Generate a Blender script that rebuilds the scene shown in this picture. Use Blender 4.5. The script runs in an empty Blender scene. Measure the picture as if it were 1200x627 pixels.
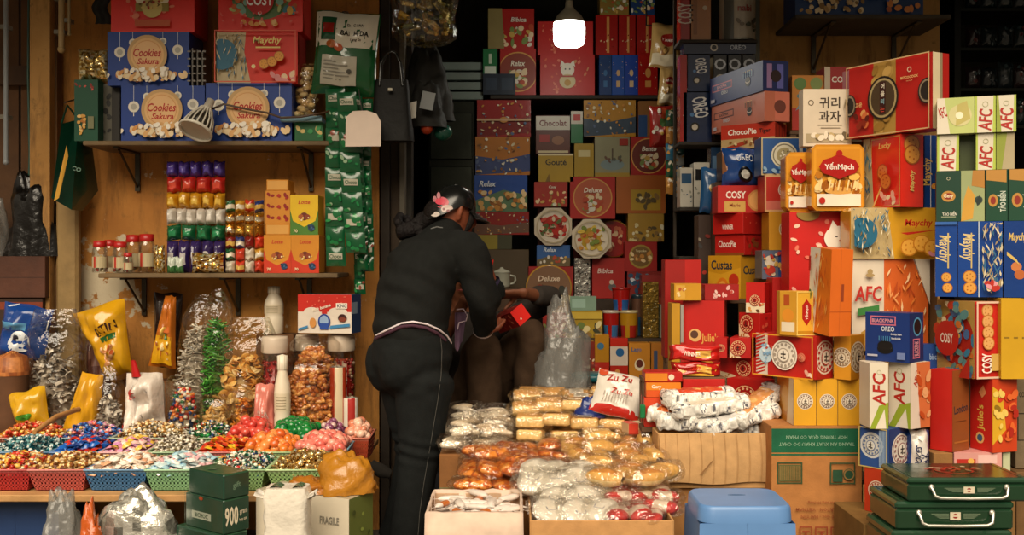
import bpy,math,random
from mathutils import Vector,Matrix,noise
SC=bpy.context.scene
C=SC.collection
CAMZ,HY=1.25,305.0
R=random.Random(7)
def X(px,Y):return(px-600)*Y/1200
def Z(py,Y):return CAMZ-(py-HY)*Y/1200
def P(px,py,Y):return Vector((X(px,Y),Y,Z(py,Y)))
_lc={}
def lin(c):
 if c in _lc:return _lc[c]
 h=c.lstrip('#');r=[]
 for i in(0,2,4):
  v=int(h[i:i+2],16)/255
  r.append(v/12.92 if v<=.04045 else((v+.055)/1.055)**2.4)
 _lc[c]=(r[0],r[1],r[2],1.0)
 return _lc[c]
def mixc(a,b,t):
 a,b=a.lstrip('#'),b.lstrip('#')
 return '#'+''.join('%02x'%int(int(a[i:i+2],16)*(1-t)+int(b[i:i+2],16)*t)for i in(0,2,4))
MATS={}
def nodes(name):
 m=bpy.data.materials.new(name);m.use_nodes=True
 nt=m.node_tree;nt.nodes.clear()
 return m,nt,nt.nodes.new,nt.links.new
def surf(key,rough=.5,metal=0,spec=.5,bump=0,bscale=60,var=.12,vscale=9,coat=0,sheen=0,alpha=None,trans=0):
 m,nt,N,L=nodes(key)
 out=N('ShaderNodeOutputMaterial');b=N('ShaderNodeBsdfPrincipled');a=N('ShaderNodeAttribute');a.attribute_name='Col'
 tc=N('ShaderNodeTexCoord');nz=N('ShaderNodeTexNoise');nz.inputs['Scale'].default_value=vscale;nz.inputs['Detail'].default_value=4
 L(tc.outputs['Object'],nz.inputs['Vector'])
 mr=N('ShaderNodeMapRange');mr.inputs['From Min'].default_value=.3;mr.inputs['From Max'].default_value=.7
 mr.inputs['To Min'].default_value=1-var;mr.inputs['To Max'].default_value=1+var
 L(nz.outputs['Fac'],mr.inputs['Value'])
 mx=N('ShaderNodeMix');mx.data_type='RGBA';mx.blend_type='MULTIPLY';mx.inputs['Factor'].default_value=1
 L(a.outputs['Color'],mx.inputs[6]);L(mr.outputs['Result'],mx.inputs[7]);L(mx.outputs[2],b.inputs['Base Color'])
 b.inputs['Roughness'].default_value=rough;b.inputs['Metallic'].default_value=metal
 b.inputs['Specular IOR Level'].default_value=spec;b.inputs['Coat Weight'].default_value=coat
 b.inputs['Coat Roughness'].default_value=.15;b.inputs['Sheen Weight'].default_value=sheen
 if trans:b.inputs['Transmission Weight'].default_value=trans
 if bump:
  n2=N('ShaderNodeTexNoise');n2.inputs['Scale'].default_value=bscale;n2.inputs['Detail'].default_value=3
  L(tc.outputs['Object'],n2.inputs['Vector'])
  bp=N('ShaderNodeBump');bp.inputs['Strength'].default_value=bump;bp.inputs['Distance'].default_value=.01
  L(n2.outputs['Fac'],bp.inputs['Height']);L(bp.outputs['Normal'],b.inputs['Normal'])
 if alpha is not None:
  t=N('ShaderNodeBsdfTransparent');ms=N('ShaderNodeMixShader');ms.inputs['Fac'].default_value=alpha
  L(t.outputs[0],ms.inputs[1]);L(b.outputs[0],ms.inputs[2]);L(ms.outputs[0],out.inputs[0])
 else:L(b.outputs[0],out.inputs[0])
 MATS[key]=m
def film(key,base=.05,edge=.5,rough=.12,bump=.6,bscale=30,tint=(.97,.96,.93),haze=0.0):
 m,nt,N,L=nodes(key)
 out=N('ShaderNodeOutputMaterial');t=N('ShaderNodeBsdfTransparent');t.inputs[0].default_value=(*tint,1)
 g=N('ShaderNodeBsdfGlossy');g.inputs['Roughness'].default_value=rough;g.inputs['Color'].default_value=(.95,.95,.95,1)
 lw=N('ShaderNodeLayerWeight');lw.inputs['Blend'].default_value=.35
 tc=N('ShaderNodeTexCoord');nz=N('ShaderNodeTexNoise');nz.inputs['Scale'].default_value=bscale;nz.inputs['Detail'].default_value=2
 L(tc.outputs['Object'],nz.inputs['Vector'])
 bp=N('ShaderNodeBump');bp.inputs['Strength'].default_value=bump;bp.inputs['Distance'].default_value=.02
 L(nz.outputs['Fac'],bp.inputs['Height']);L(bp.outputs['Normal'],g.inputs['Normal']);L(bp.outputs['Normal'],lw.inputs['Normal'])
 mr=N('ShaderNodeMapRange');mr.inputs['To Min'].default_value=base;mr.inputs['To Max'].default_value=edge
 L(lw.outputs['Fresnel'],mr.inputs['Value'])
 ms=N('ShaderNodeMixShader');L(mr.outputs['Result'],ms.inputs['Fac']);L(t.outputs[0],ms.inputs[1]);L(g.outputs[0],ms.inputs[2])
 last=ms
 if haze:
  d=N('ShaderNodeBsdfDiffuse');d.inputs[0].default_value=(.8,.79,.75,1)
  m2=N('ShaderNodeMixShader');m2.inputs['Fac'].default_value=haze
  L(ms.outputs[0],m2.inputs[1]);L(d.outputs[0],m2.inputs[2]);last=m2
 L(last.outputs[0],out.inputs[0]);MATS[key]=m
surf('card',.42,var=.07,spec=.4);surf('gloss',.2,var=.07,bump=.12,bscale=26,coat=.3);surf('matte',.85,var=.16,vscale=14)
surf('cardboard',.8,var=.12,vscale=22,bump=.1,bscale=160,spec=.2)
surf('foil',.26,metal=.75,var=.2,bump=.5,bscale=40);surf('plastic',.36,var=.06);surf('cloth',.92,var=.14,vscale=30,bump=.25,bscale=220,spec=.15)
surf('skin',.55,var=.1,vscale=16);surf('metal',.35,metal=.8,var=.2);surf('candy',.22,var=.12,vscale=60,coat=.3)
surf('bread',.55,var=.22,vscale=45,bump=.2,bscale=90);surf('wood',.75,var=.3,vscale=7,bump=.2,bscale=40)
surf('poly',.28,var=.1,bump=.8,bscale=22,coat=.2);surf('vinyl',.22,var=.05,spec=.6);surf('hair',.65,spec=.2,var=.4,vscale=60,bump=.5,bscale=120)
film('film',base=.04,edge=.42);film('wrap',base=.1,edge=.4,rough=.1,bump=1.0,bscale=38,tint=(.99,.985,.97));film('glass',base=.06,edge=.6,rough=.04,bump=0,tint=(.95,.96,.95))
film('smoke',base=.04,edge=.28,rough=.3,bump=1,bscale=18,tint=(.72,.72,.7),haze=.14)
surf('dull',.6,var=.12,spec=.22,bump=.4,bscale=24)
film('haze',base=.08,edge=.6,rough=.15,bump=1,bscale=24,tint=(.93,.92,.88),haze=.14)
class MB:
 def __init__(s,m='card'):
  s.v,s.f,s.c,s.mi,s.sm,s.mats,s.smooth=[],[],[],[],[],[],False
  s.use(m);s.T=None
 def use(s,m):
  if m not in s.mats:s.mats.append(m)
  s.m=s.mats.index(m);return s
 def av(s,p):
  s.v.append(tuple(s.T@Vector(p))if s.T else tuple(p));return len(s.v)-1
 def fi(s,idx,col):
  s.f.append(tuple(idx));s.c.append(lin(col));s.mi.append(s.m);s.sm.append(s.smooth)
 def poly(s,pts,col):s.fi([s.av(p)for p in pts],col)
 def grid(s,fn,nu,nv,col,cu=False,cv=False,smooth=True):
  o=s.smooth;s.smooth=smooth
  U,V=(nu if cu else nu+1),(nv if cv else nv+1)
  b=len(s.v)
  for j in range(V):
   for i in range(U):s.av(fn(i/nu,j/nv))
  for j in range(nv):
   for i in range(nu):
    a,bq=i,(i+1)%U;c,d=j,(j+1)%V
    cc=col((i+.5)/nu,(j+.5)/nv)if callable(col)else col
    s.fi((b+c*U+a,b+c*U+bq,b+d*U+bq,b+d*U+a),cc)
  s.smooth=o
 def box(s,c,sz,col,cham=0,rot=None):
  w,d,h=sz[0]/2,sz[1]/2,sz[2]/2;c=Vector(c);k=cham
  def pt(x,y,z):
   v=Vector((x,y,z));return c+(rot@v if rot else v)
  if not k:
   q=[pt(x*w,y*d,z*h)for z in(-1,1)for y in(-1,1)for x in(-1,1)]
   b=[s.av(p)for p in q]
   for f in((0,1,5,4),(1,3,7,5),(3,2,6,7),(2,0,4,6),(4,5,7,6),(2,3,1,0)):s.fi([b[i]for i in f],col)
   return
  cf=col if callable(col)else(lambda n:col)
  ids={}
  for sx in(-1,1):
   for sy in(-1,1):
    for sz_ in(-1,1):
     ids[sx,sy,sz_,'x']=s.av(pt(sx*w,sy*(d-k),sz_*(h-k)))
     ids[sx,sy,sz_,'y']=s.av(pt(sx*(w-k),sy*d,sz_*(h-k)))
     ids[sx,sy,sz_,'z']=s.av(pt(sx*(w-k),sy*(d-k),sz_*h))
  for a in(-1,1):
   r=[(-1,-1),(1,-1),(1,1),(-1,1)]
   if a<0:r=r[::-1]
   s.fi([ids[a,p,q,'x']for p,q in r],cf('R' if a>0 else 'L'))
   s.fi([ids[p,a,q,'y']for p,q in r[::-1]],cf('B' if a>0 else 'F'))
   s.fi([ids[p,q,a,'z']for p,q in r],cf('T' if a>0 else 'U'))
  for a in(-1,1):
   for b_ in(-1,1):
    s.fi([ids[a,b_,-1,'x'],ids[a,b_,1,'x'],ids[a,b_,1,'y'],ids[a,b_,-1,'y']],cf('F' if b_<0 else 'B'))
    s.fi([ids[a,-1,b_,'x'],ids[a,1,b_,'x'],ids[a,1,b_,'z'],ids[a,-1,b_,'z']],cf('T' if b_>0 else 'U'))
    s.fi([ids[-1,a,b_,'y'],ids[1,a,b_,'y'],ids[1,a,b_,'z'],ids[-1,a,b_,'z']],cf('F' if a<0 else 'B'))
    for c_ in(-1,1):s.fi([ids[a,b_,c_,'x'],ids[a,b_,c_,'y'],ids[a,b_,c_,'z']],cf('F' if b_<0 else 'B'))
 def lathe(s,prof,col,c=(0,0,0),n=20,axis='z'):
  c=Vector(c);m=len(prof)-1
  def fn(u,v):
   r,z=prof[min(m,int(round(v*m)))];a=2*math.pi*u
   q=Vector((r*math.cos(a),r*math.sin(a),z))
   if axis=='y':q=Vector((q.x,q.z,q.y))
   if axis=='x':q=Vector((q.z,q.x,q.y))
   return c+q
  cf=(lambda u,v:col[min(m-1,int(v*m))])if isinstance(col,list)else col
  s.grid(fn,n,m,cf,cu=True)
 def tube(s,pts,r,col,n=8,cap=True):
  pts=[Vector(p)for p in pts];m=len(pts)-1
  rr=r if isinstance(r,(list,tuple))else[r]*(m+1)
  fr=[]
  up=Vector((0,0,1));t0=(pts[1]-pts[0]).normalized()
  if abs(t0.dot(up))>.9:up=Vector((1,0,0))
  for i in range(m+1):
   t=(pts[min(m,i+1)]-pts[max(0,i-1)]).normalized()
   a=t.cross(up).normalized();b=a.cross(t).normalized();up=b
   fr.append((a,b))
  def fn(u,v):
   i=min(m,int(round(v*m)));a,b=fr[i];an=2*math.pi*u
   return pts[i]+(a*math.cos(an)+b*math.sin(an))*rr[i]
  s.grid(fn,n,m,col,cu=True)
  if cap:
   for i in(0,m):
    a,b=fr[i];s.poly([pts[i]+(a*math.cos(2*math.pi*k/n)+b*math.sin(2*math.pi*k/n))*rr[i]for k in range(n)],col if isinstance(col,str)else col(.5,.5))
 def ball(s,c,r,col,n=10,m=6):
  c=Vector(c);r=r if isinstance(r,(tuple,list))else(r,r,r)
  s.grid(lambda u,v:c+Vector((r[0]*math.cos(2*math.pi*u)*math.sin(math.pi*v),r[1]*math.sin(2*math.pi*u)*math.sin(math.pi*v),-r[2]*math.cos(math.pi*v))),n,m,col,cu=True)
 def prism(s,out,z0,z1,col,top=None,axis='z'):
  def q(p,z):return(p[0],p[1],z)if axis=='z' else(p[0],z,p[1])
  n=len(out);a=[s.av(q(p,z0))for p in out];b=[s.av(q(p,z1))for p in out]
  for i in range(n):s.fi((a[i],a[(i+1)%n],b[(i+1)%n],b[i]),col)
  s.fi(b,top or col);s.fi(a[::-1],top or col)
 def build(s,name,parent=None,loc=None,rot=None):
  me=bpy.data.meshes.new(name);me.from_pydata(s.v,[],s.f)
  ca=me.color_attributes.new('Col','FLOAT_COLOR','CORNER');buf=[]
  for f,c in zip(s.f,s.c):buf.extend(c*len(f))
  ca.data.foreach_set('color',buf)
  for m in s.mats:me.materials.append(MATS[m])
  me.polygons.foreach_set('material_index',s.mi);me.polygons.foreach_set('use_smooth',s.sm);me.update()
  return link(name,me,parent,loc,rot)
def link(name,me,parent=None,loc=None,rot=None):
 o=bpy.data.objects.new(name,me);C.objects.link(o)
 if parent:o.parent=parent
 if loc is not None:o.location=loc
 if rot is not None:o.rotation_euler=rot
 return o
def tag(o,label,cat,group=None,kind=None):
 if label:o['label']=label
 if cat:o['category']=cat
 if group:o['group']=group
 if kind:o['kind']=kind
 return o
def empty(name,loc,label,cat,group=None,rot=None):
 return tag(link(name,None,None,loc,rot),label,cat,group)
def dup(o,loc=None,rot=None,label=None,parent=None):
 c=o.copy();C.objects.link(c)
 if parent:c.parent=parent
 if loc is not None:c.location=loc
 if rot is not None:c.rotation_euler=rot
 if label:c['label']=label
 for k in o.children:
  d=k.copy();C.objects.link(d);d.parent=c
  for g in k.children:
   e=g.copy();C.objects.link(e);e.parent=d
 return c
def struct(mb,name):
 o=mb.build(name);o['kind']='structure';return o
_tx={}
def text2d(t,bold=True,shear=0):
 k=(t,bold,shear)
 if k in _tx:return _tx[k]
 c=bpy.data.curves.new('lettering','FONT');c.body=t;c.resolution_u=2 if len(t)<12 else 1
 c.align_x='CENTER';c.offset=.022 if bold else 0;c.shear=shear;c.size=1
 o=bpy.data.objects.new('lettering',c);C.objects.link(o)
 dg=bpy.context.evaluated_depsgraph_get()
 me=bpy.data.meshes.new_from_object(o.evaluated_get(dg))
 vs=[(v.co.x,v.co.y)for v in me.vertices];fs=[tuple(p.vertices)for p in me.polygons]
 bpy.data.objects.remove(o);bpy.data.curves.remove(c);bpy.data.meshes.remove(me)
 if vs:
  x0,x1=min(v[0]for v in vs),max(v[0]for v in vs);y0,y1=min(v[1]for v in vs),max(v[1]for v in vs)
  w,h=max(x1-x0,1e-6),max(y1-y0,1e-6)
  vs=[((x-(x0+x1)/2)/h,(y-(y0+y1)/2)/h)for x,y in vs]
  _tx[k]=(vs,fs,w/h)
 else:_tx[k]=([],[],1)
 return _tx[k]
class Face:
 """printed surface: normalised x right, y up, mapped to 3-D by fn(x, y, lift)"""
 def __init__(s,mb,fn,w,h,curved=False,k=0,lift=.0003):
  s.mb,s.fn,s.w,s.h,s.cv,s.k,s.l,s.T=mb,fn,w,h,curved,k,lift,None
 def up(s):s.k+=1;return s.l*(s.k+1)
 def p(s,x,y,z):return s.fn(x,y,z)
 def poly(s,pts,c):
  z=s.up();s.mb.poly([s.p(x,y,z)for x,y in pts],c);return s
 def rect(s,x0,y0,x1,y1,c,n=None):
  z=s.up();n=n or(9 if s.cv else 1)
  s.mb.grid(lambda u,v:s.p(x0+(x1-x0)*u,y0+(y1-y0)*v,z),n,n,c,smooth=s.cv);return s
 def ell(s,x,y,r,c,ry=None,n=20,rot=0):
  """r in units of the face's shorter way (height, or 1.2 widths on a tall face); kept inside the face"""
  ry=ry or r;z=s.up();U=min(s.h,1.2*s.w);kx,ky=U/s.w,U/s.h;cr,sr=math.cos(rot),math.sin(rot)
  def f(u,v):
   a=2*math.pi*u;dx,dy=r*v*math.cos(a),ry*v*math.sin(a)
   return s.p(min(.99,max(.01,x+(dx*cr-dy*sr)*kx)),min(.99,max(.01,y+(dx*sr+dy*cr)*ky)),z)
  if s.cv:s.mb.grid(f,n,3,c,cu=True)
  else:s.mb.poly([f(i/n,1)for i in range(n)],c)
  return s
 def ring(s,x,y,r,wd,c,n=28,ry=None):
  z=s.up();U=min(s.h,1.2*s.w);k,q=U/s.w,(ry or r)/r*U/s.h
  s.mb.grid(lambda u,v:s.p(min(.99,max(.01,x+(r-wd*v)*math.cos(2*math.pi*u)*k)),min(.99,max(.01,y+(r-wd*v)*q*math.sin(2*math.pi*u))),z),n,1,c,cu=True,smooth=s.cv);return s
 def frame(s,x0,y0,x1,y1,t,c):
  k=t*s.h/s.w
  s.rect(x0,y0,x1,y0+t,c);s.rect(x0,y1-t,x1,y1,c);s.rect(x0,y0,x0+k,y1,c);s.rect(x1-k,y0,x1,y1,c);return s
 def text(s,t,x,y,h,c,maxw=None,rot=0,bold=True,shear=0):
  vs,fs,asp=text2d(t,bold,shear);z=s.up();hm=h*s.h;sx=hm
  if maxw and asp*hm>maxw*(s.w if abs(math.sin(rot))<.7 else s.h):sx=maxw*(s.w if abs(math.sin(rot))<.7 else s.h)/asp
  cr,sr=math.cos(rot),math.sin(rot);b=[]
  for a,e in vs:
   dx,dy=a*sx,e*hm
   b.append(s.mb.av(s.p(x+(dx*cr-dy*sr)/s.w,y+(dx*sr+dy*cr)/s.h,z)))
  for f in fs:s.mb.fi([b[i]for i in f],c)
  return s
 def dots(s,x0,y0,x1,y1,n,cols,r=(.02,.05),seed=1,el=.7):
  q=random.Random(seed)
  for _ in range(n):s.ell(x0+(x1-x0)*q.random(),y0+(y1-y0)*q.random(),q.uniform(*r),q.choice(cols),ry=q.uniform(*r)*el,n=9,rot=q.random()*3)
  return s
 def cookie(s,x,y,r,c='#d9973f',rim='#a9642a'):
  s.ell(x,y,r,rim,n=16);s.ell(x,y,r*.86,c,n=16)
  U=min(s.h,1.2*s.w)
  for k in range(5):s.ell(x+math.cos(k*1.257)*r*.45*U/s.w,y+math.sin(k*1.257)*r*.45*U/s.h,r*.1,rim,n=6)
  return s
 def seal(s,x,y,r,c='#efe3d2',ink='#8a2018'):
  s.ell(x,y,r,c,n=26);s.ring(x,y,r*.9,r*.07,ink)
  U=min(s.h,1.2*s.w);kx,ky=U/s.w,U/s.h
  for k in range(14):s.ell(x+math.cos(k*.449)*r*.7*kx,y+math.sin(k*.449)*r*.7*ky,r*.1,ink,n=6)
  s.ell(x,y,r*.46,ink);s.ell(x,y,r*.4,c)
  for a,b,c_,d in((-.05,-.28,.05,.28),(-.2,.02,.2,.1),(-.2,-.2,-.08,-.1),(.08,-.24,.2,-.14)):s.rect(x+a*r*kx,y+b*r*ky,x+c_*r*kx,y+d*r*ky,'#2a1c16')
  return s
 def wheat(s,x0,y0,x1,y1,n,seed=3,cols=('#d8c49a','#b99f6a','#efe0bd','#3f7f9a','#245f80','#8d6d34')):
  q=random.Random(seed)
  for _ in range(n):
   x,y=q.uniform(x0,x1),q.uniform(y0,y1);a=q.uniform(.9,2.2);l=q.uniform(.08,.2);t=.012
   dx,dy=math.cos(a)*l*s.h/s.w,math.sin(a)*l
   c=q.choice(cols);x2,y2=min(max(x+dx,x0),x1),min(y+dy,y1)
   s.poly([(x,y),((x+x2)/2-t*s.h/s.w,(y+y2)/2),(x2,y2),((x+x2)/2+t*s.h/s.w,(y+y2)/2)],c)
  return s
def boxfaces(mb,w,d,h):
 """faces of a box whose base centre is the origin; F looks along -Y"""
 W,D=w/2,d/2
 return{'F':Face(mb,lambda x,y,z:(-W+w*x,-D-z,h*y),w,h),'R':Face(mb,lambda x,y,z:(W+z,-D+d*x,h*y),d,h),'L':Face(mb,lambda x,y,z:(-W-z,D-d*x,h*y),d,h),'T':Face(mb,lambda x,y,z:(-W+w*x,-D+d*y,h+z),w,d)}
TOP={}
def carton(name,label,cat,pos,w,d,h,col,prints=None,rz=0,group=None,mat='card',roll=0,cols=None,cham=.002,tilt=0):
 """one printed box; pos = base centre"""
 mb=MB(mat);cc=cols or{}
 mb.box((0,0,h/2),(w,d,h),lambda n:cc.get(n,col),cham=min(cham,w*.2,d*.2,h*.2))
 fs=boxfaces(mb,w,d,h)
 for k,fn in(prints or{}).items():
  if k in fs and fn:fn(fs[k])
 o=mb.build(name,None,pos,(tilt,roll,rz));tag(o,label,cat,group)
 TOP[o.name]=pos[2]+h
 return o
def bx(name,label,cat,x0,x1,yt,yb,Y,d=.1,col='#aa2018',prints=None,t=0,split=None,front='L',zb=None,h=None,group=None,mat='card',roll=0,cols=None,sink=0,cham=.002,yaw=None):
 """box from its outline in the photograph. split: px of the near corner between the two faces, turned by t degrees. front: which visible face is F"""
 if zb is None:zb=Z(yb,Y)
 H=h or(Z(yt,Y)-zb)
 if yaw is not None:
  a=math.radians(yaw);c=Vector((X(x1,Y),Y,zb));kl=(x0-600)/1200
  w=(c.x-kl*Y)/(math.cos(a)+kl*math.sin(a))
  return carton(name,label,cat,c+Vector((-math.cos(a),math.sin(a),0))*(w/2)+Vector((math.sin(a),math.cos(a),0))*(d/2),w-.001,d,H-.0012,col,prints,-a,group,mat,roll,cols,cham)
 if split is None:
  w=X(x1,Y)-X(x0,Y)
  return carton(name,label,cat,Vector((X(x0,Y)+w/2,Y+d/2,zb)),w-.001,d,H-.0012,col,prints,0,group,mat,roll,cols,cham)
 a=math.radians(t);c=Vector((X(split,Y),Y,zb));kl,kr=(x0-600)/1200,(x1-600)/1200
 sl=(c.x-kl*Y)/(math.cos(a)+kl*math.sin(a));sr=(kr*Y-c.x)/(math.sin(a)-kr*math.cos(a))if abs(math.sin(a)-kr*math.cos(a))>1e-4 else d
 if front=='R':
  sl=(c.x-kl*Y)/(math.sin(a)+kl*math.cos(a));sr=(kr*Y-c.x)/(math.cos(a)-kr*math.sin(a))
  w,dd,rz=sr,sl,a
  if dd<=.01 or dd>.6:dd=d
  ctr=c+Vector((math.cos(a),math.sin(a),0))*(w/2)+Vector((-math.sin(a),math.cos(a),0))*(dd/2)
 else:
  w,dd,rz=sl,sr,-a
  if not(d*.4<dd<d*2.2)or math.sin(a)<=kr*math.cos(a):
   best=min((abs((kr*Y-c.x)/max(1e-4,math.sin(q)-kr*math.cos(q))-d),q)for q in[math.radians(x/4)for x in range(8,320)]if math.sin(q)-kr*math.cos(q)>.02)
   a=best[1];w=(c.x-kl*Y)/(math.cos(a)+kl*math.sin(a));dd,rz=d,-a
  ctr=c+Vector((-math.cos(a),math.sin(a),0))*(w/2)+Vector((math.sin(a),math.cos(a),0))*(dd/2)
 return carton(name,label,cat,ctr,w-.001,dd-.001,H-.0012,col,prints,rz,group,mat,roll,cols,cham)
def top(o):return TOP[o.name]
def pouch(name,label,cat,pos,w,h,t,col,pr=None,rot=(0,0,0),group=None,mat='gloss',seed=0,crimp=.08,wr=.35,parent=None,part=False,sq=2.6,n=16,pt=1,pb=1):
 mb=MB(mat);sd=seed*7.31
 def bul(x,y):
  a=max(0,1-abs(2*x-1)**sq);b=max(0,1-abs(2*y-1)**(sq+1))
  q=noise.noise(Vector((x*4+sd,y*4,sd)))*wr+noise.noise(Vector((x*9,y*9+sd,3)))*wr*.5
  return t/2*(a**.6)*(b**.6)*(1+q)
 def edge(x,y):return(1-.06*(1-abs(2*y-1)))*(pb+(pt-pb)*y)
 def fr(x,y,z):return((x-.5)*w*edge(x,y),-bul(x,y)-z,h*y+.01*noise.noise(Vector((x*3,sd,1))))
 def bk(x,y):return((x-.5)*w*edge(x,y),bul(x,y)+.0004,h*y+.01*noise.noise(Vector((x*3,sd,1))))
 mb.grid(lambda u,v:fr(u,v,0),n,n,col);mb.grid(lambda u,v:bk(1-u,v),n,n,col)
 if pr:pr(Face(mb,fr,w,h,True,1,.0008))
 o=mb.build(name,parent,pos,rot)
 if not part:tag(o,label,cat,group)
 return o
def plaster(key,c1,c2,stain,peel=None):
 m,nt,N,L=nodes(key)
 out=N('ShaderNodeOutputMaterial');b=N('ShaderNodeBsdfPrincipled');b.inputs['Roughness'].default_value=.9
 tc=N('ShaderNodeTexCoord')
 def nz(s,d=5,r=.6,vec=None):
  n=N('ShaderNodeTexNoise');n.inputs['Scale'].default_value=s;n.inputs['Detail'].default_value=d;n.inputs['Roughness'].default_value=r
  L(vec or tc.outputs['Object'],n.inputs['Vector']);return n.outputs['Fac']
 def ramp(v,a,b_):
  r=N('ShaderNodeMapRange');r.inputs['From Min'].default_value=a;r.inputs['From Max'].default_value=b_;L(v,r.inputs['Value']);return r.outputs['Result']
 def mix(f,a,b_):
  x=N('ShaderNodeMix');x.data_type='RGBA';L(f,x.inputs['Factor'])
  for i,q in((6,a),(7,b_)):
   if isinstance(q,str):x.inputs[i].default_value=lin(q)
   else:L(q,x.inputs[i])
  return x.outputs[2]
 mp=N('ShaderNodeMapping');mp.inputs['Scale'].default_value=(4,4,.7);L(tc.outputs['Object'],mp.inputs['Vector'])
 col=mix(ramp(nz(2.2),.35,.65),c1,c2)
 col=mix(ramp(nz(3,6,.7,mp.outputs[0]),.52,.74),col,stain)
 col=mix(ramp(nz(17,4,.7),.6,.72),col,mixc(c1,'#3a2a18',.4))
 if peel:
  g=N('ShaderNodeVectorMath');g.operation='DISTANCE';g.inputs[1].default_value=peel[0];L(tc.outputs['Object'],g.inputs[0])
  mr=ramp(g.outputs['Value'],peel[1],0);ad=N('ShaderNodeMath');ad.operation='MULTIPLY_ADD'
  L(mr,ad.inputs[0]);ad.inputs[1].default_value=.32;L(nz(13,6,.65),ad.inputs[2])
  col=mix(ramp(ad.outputs[0],.66,.69),col,'#cdbfa2')
 L(col,b.inputs['Base Color']);bp=N('ShaderNodeBump');bp.inputs['Strength'].default_value=.35;bp.inputs['Distance'].default_value=.01
 L(nz(40),bp.inputs['Height']);L(bp.outputs[0],b.inputs['Normal']);L(b.outputs[0],out.inputs[0]);MATS[key]=m
plaster('ochre','#cb8e44','#ad7234','#6a4824',(Vector((X(118,4.75),4.75,1.12)),.34))
plaster('ochre2','#c09256','#a87a40','#6a4a28')
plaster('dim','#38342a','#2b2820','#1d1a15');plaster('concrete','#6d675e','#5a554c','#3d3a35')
def slab(name,x0,x1,y0,y1,z0,z1,m,col='#808080'):
 b=MB(m);b.box(((x0+x1)/2,(y0+y1)/2,(z0+z1)/2),(x1-x0,y1-y0,z1-z0),col);return struct(b,name)
slab('floor',-4.5,5,-2,7,-.1,0,'concrete')
WL,WR=X(58,4.75),X(446,4.75)
slab('wall_left',WL,WR,4.75,4.95,0,2.95,'ochre')
slab('wall_left_return',WL-.03,WL+.06,4.62,4.75,0,2.95,'ochre2')
slab('wall_right',X(868,5.0),X(1117,4.75),4.9,5.05,0,2.95,'ochre2')
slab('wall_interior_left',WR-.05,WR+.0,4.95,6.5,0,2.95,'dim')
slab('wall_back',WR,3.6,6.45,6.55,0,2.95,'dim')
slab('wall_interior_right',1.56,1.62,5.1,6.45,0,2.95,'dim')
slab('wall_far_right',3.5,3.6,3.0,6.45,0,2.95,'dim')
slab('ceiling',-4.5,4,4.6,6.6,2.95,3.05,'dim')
mb=MB('matte');mb.box((0,3.85,2.98),(8.5,1.7,.02),'#4a4438')
for xx in(-3.5,-1.2,1.1,3.4):mb.box((xx,3.85,2.94),(.05,1.7,.05),'#4a4a48')
mb.box((0,3.02,2.93),(8.5,.04,.05),'#4a4a48');struct(mb,'trim_awning')
mb=MB('wood');xs=[X(-60,4.85),X(-12,4.85),X(22,4.85),X(50,4.85)]
for a,b in zip(xs,xs[1:]):mb.box(((a+b)/2,4.88,1.45),(b-a-.012,.04,2.9),R.choice(['#5a3a1c','#63401f','#4f3318']))
mb.box((X(36,4.84),4.83,2.12),(.3,.03,.09),'#4a2f16');mb.box((X(36,4.84),4.83,1.0),(.3,.03,.09),'#4a2f16')
struct(mb,'door_1')
slab('wall_side',-4.5,X(-60,4.85),4.85,5.0,0,2.95,'ochre2')
mb=MB('wood');mb.box((X(85,4.7),4.66,.8),(.1,.05,1.6),'#8f7448',cham=.012);mb.box((X(66,4.7),4.7,1.5),(.03,.05,2.9),'#6d4a25')
struct(mb,'trim_jamb')
mb=MB('wood');x0=WR
for k,(a,b,c,y)in enumerate(((444,456,'#2c2218',4.74),(456,468,'#3d2d1c',4.8),(468,474,'#5c564a',4.77),(474,482,'#2a2620',4.85))):
 mb.box(((X(a,y)+X(b,y))/2,y+.06,1.47),(X(b,y)-X(a,y),.1,2.94),c)
struct(mb,'trim_doorpost')
mb=MB('metal');mb.box((X(878,5.0),4.9,1.47),(.035,.09,2.94),'#4c4a40');mb.box((X(889,5.0),4.93,1.47),(.03,.05,2.94),'#6a675a');struct(mb,'trim_right_post')
for px,y1,y0,r,c in((7,-20,190,.011,'#8a8f92'),(72,-20,58,.014,'#b59766'),(81,-20,40,.007,'#a08a60')):
 mb=MB('plastic');mb.tube([P(px,y0,4.6),P(px,(y0+y1)/2,4.6),P(px,y1,4.6)],r,c)
 mb.ball(P(px,y0,4.6),r*1.25,c)
 for q in(.25,.75):mb.box(P(px,y0*q+y1*(1-q),4.62),(r*3.4,.05,.018),'#77705f')
 tag(mb.build('conduit_pipe'),{7:'grey conduit pipe running down the brown timber door',72:'thick ochre painted pipe stub high on the wall edge',81:'thin ochre pipe beside the thicker painted stub'}[px],'pipe')
mb=MB('plastic');q=[P(34,-10,4.7),P(33,90,4.7),P(35,180,4.68),P(34,215,4.68)];mb.tube(q,.006,'#2d5348');mb.ball(q[-1],(.016,.016,.03),'#244a40')
tag(mb.build('pull_cord'),'thin dark green cord hanging in front of the timber door','cord')
mb=MB('cloth');mb.grid(lambda u,v:P(110+18*u+3*math.sin(v*9),-12+40*v,4.6)+Vector((0,.006*math.sin(u*14),0)),8,8,'#31302c')
mb.grid(lambda u,v:P(128-18*u+3*math.sin(v*9),-12+40*v,4.615)+Vector((0,.006*math.sin(u*14),0)),8,8,'#31302c')
tag(mb.build('hanging_rag'),'dark rag hanging beside the topmost red gift box','rag')
cam=bpy.data.cameras.new('camera');cam.sensor_width=36;cam.lens=36;cam.shift_y=(HY-313.5)/1200;cam.clip_start=.05
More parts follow.
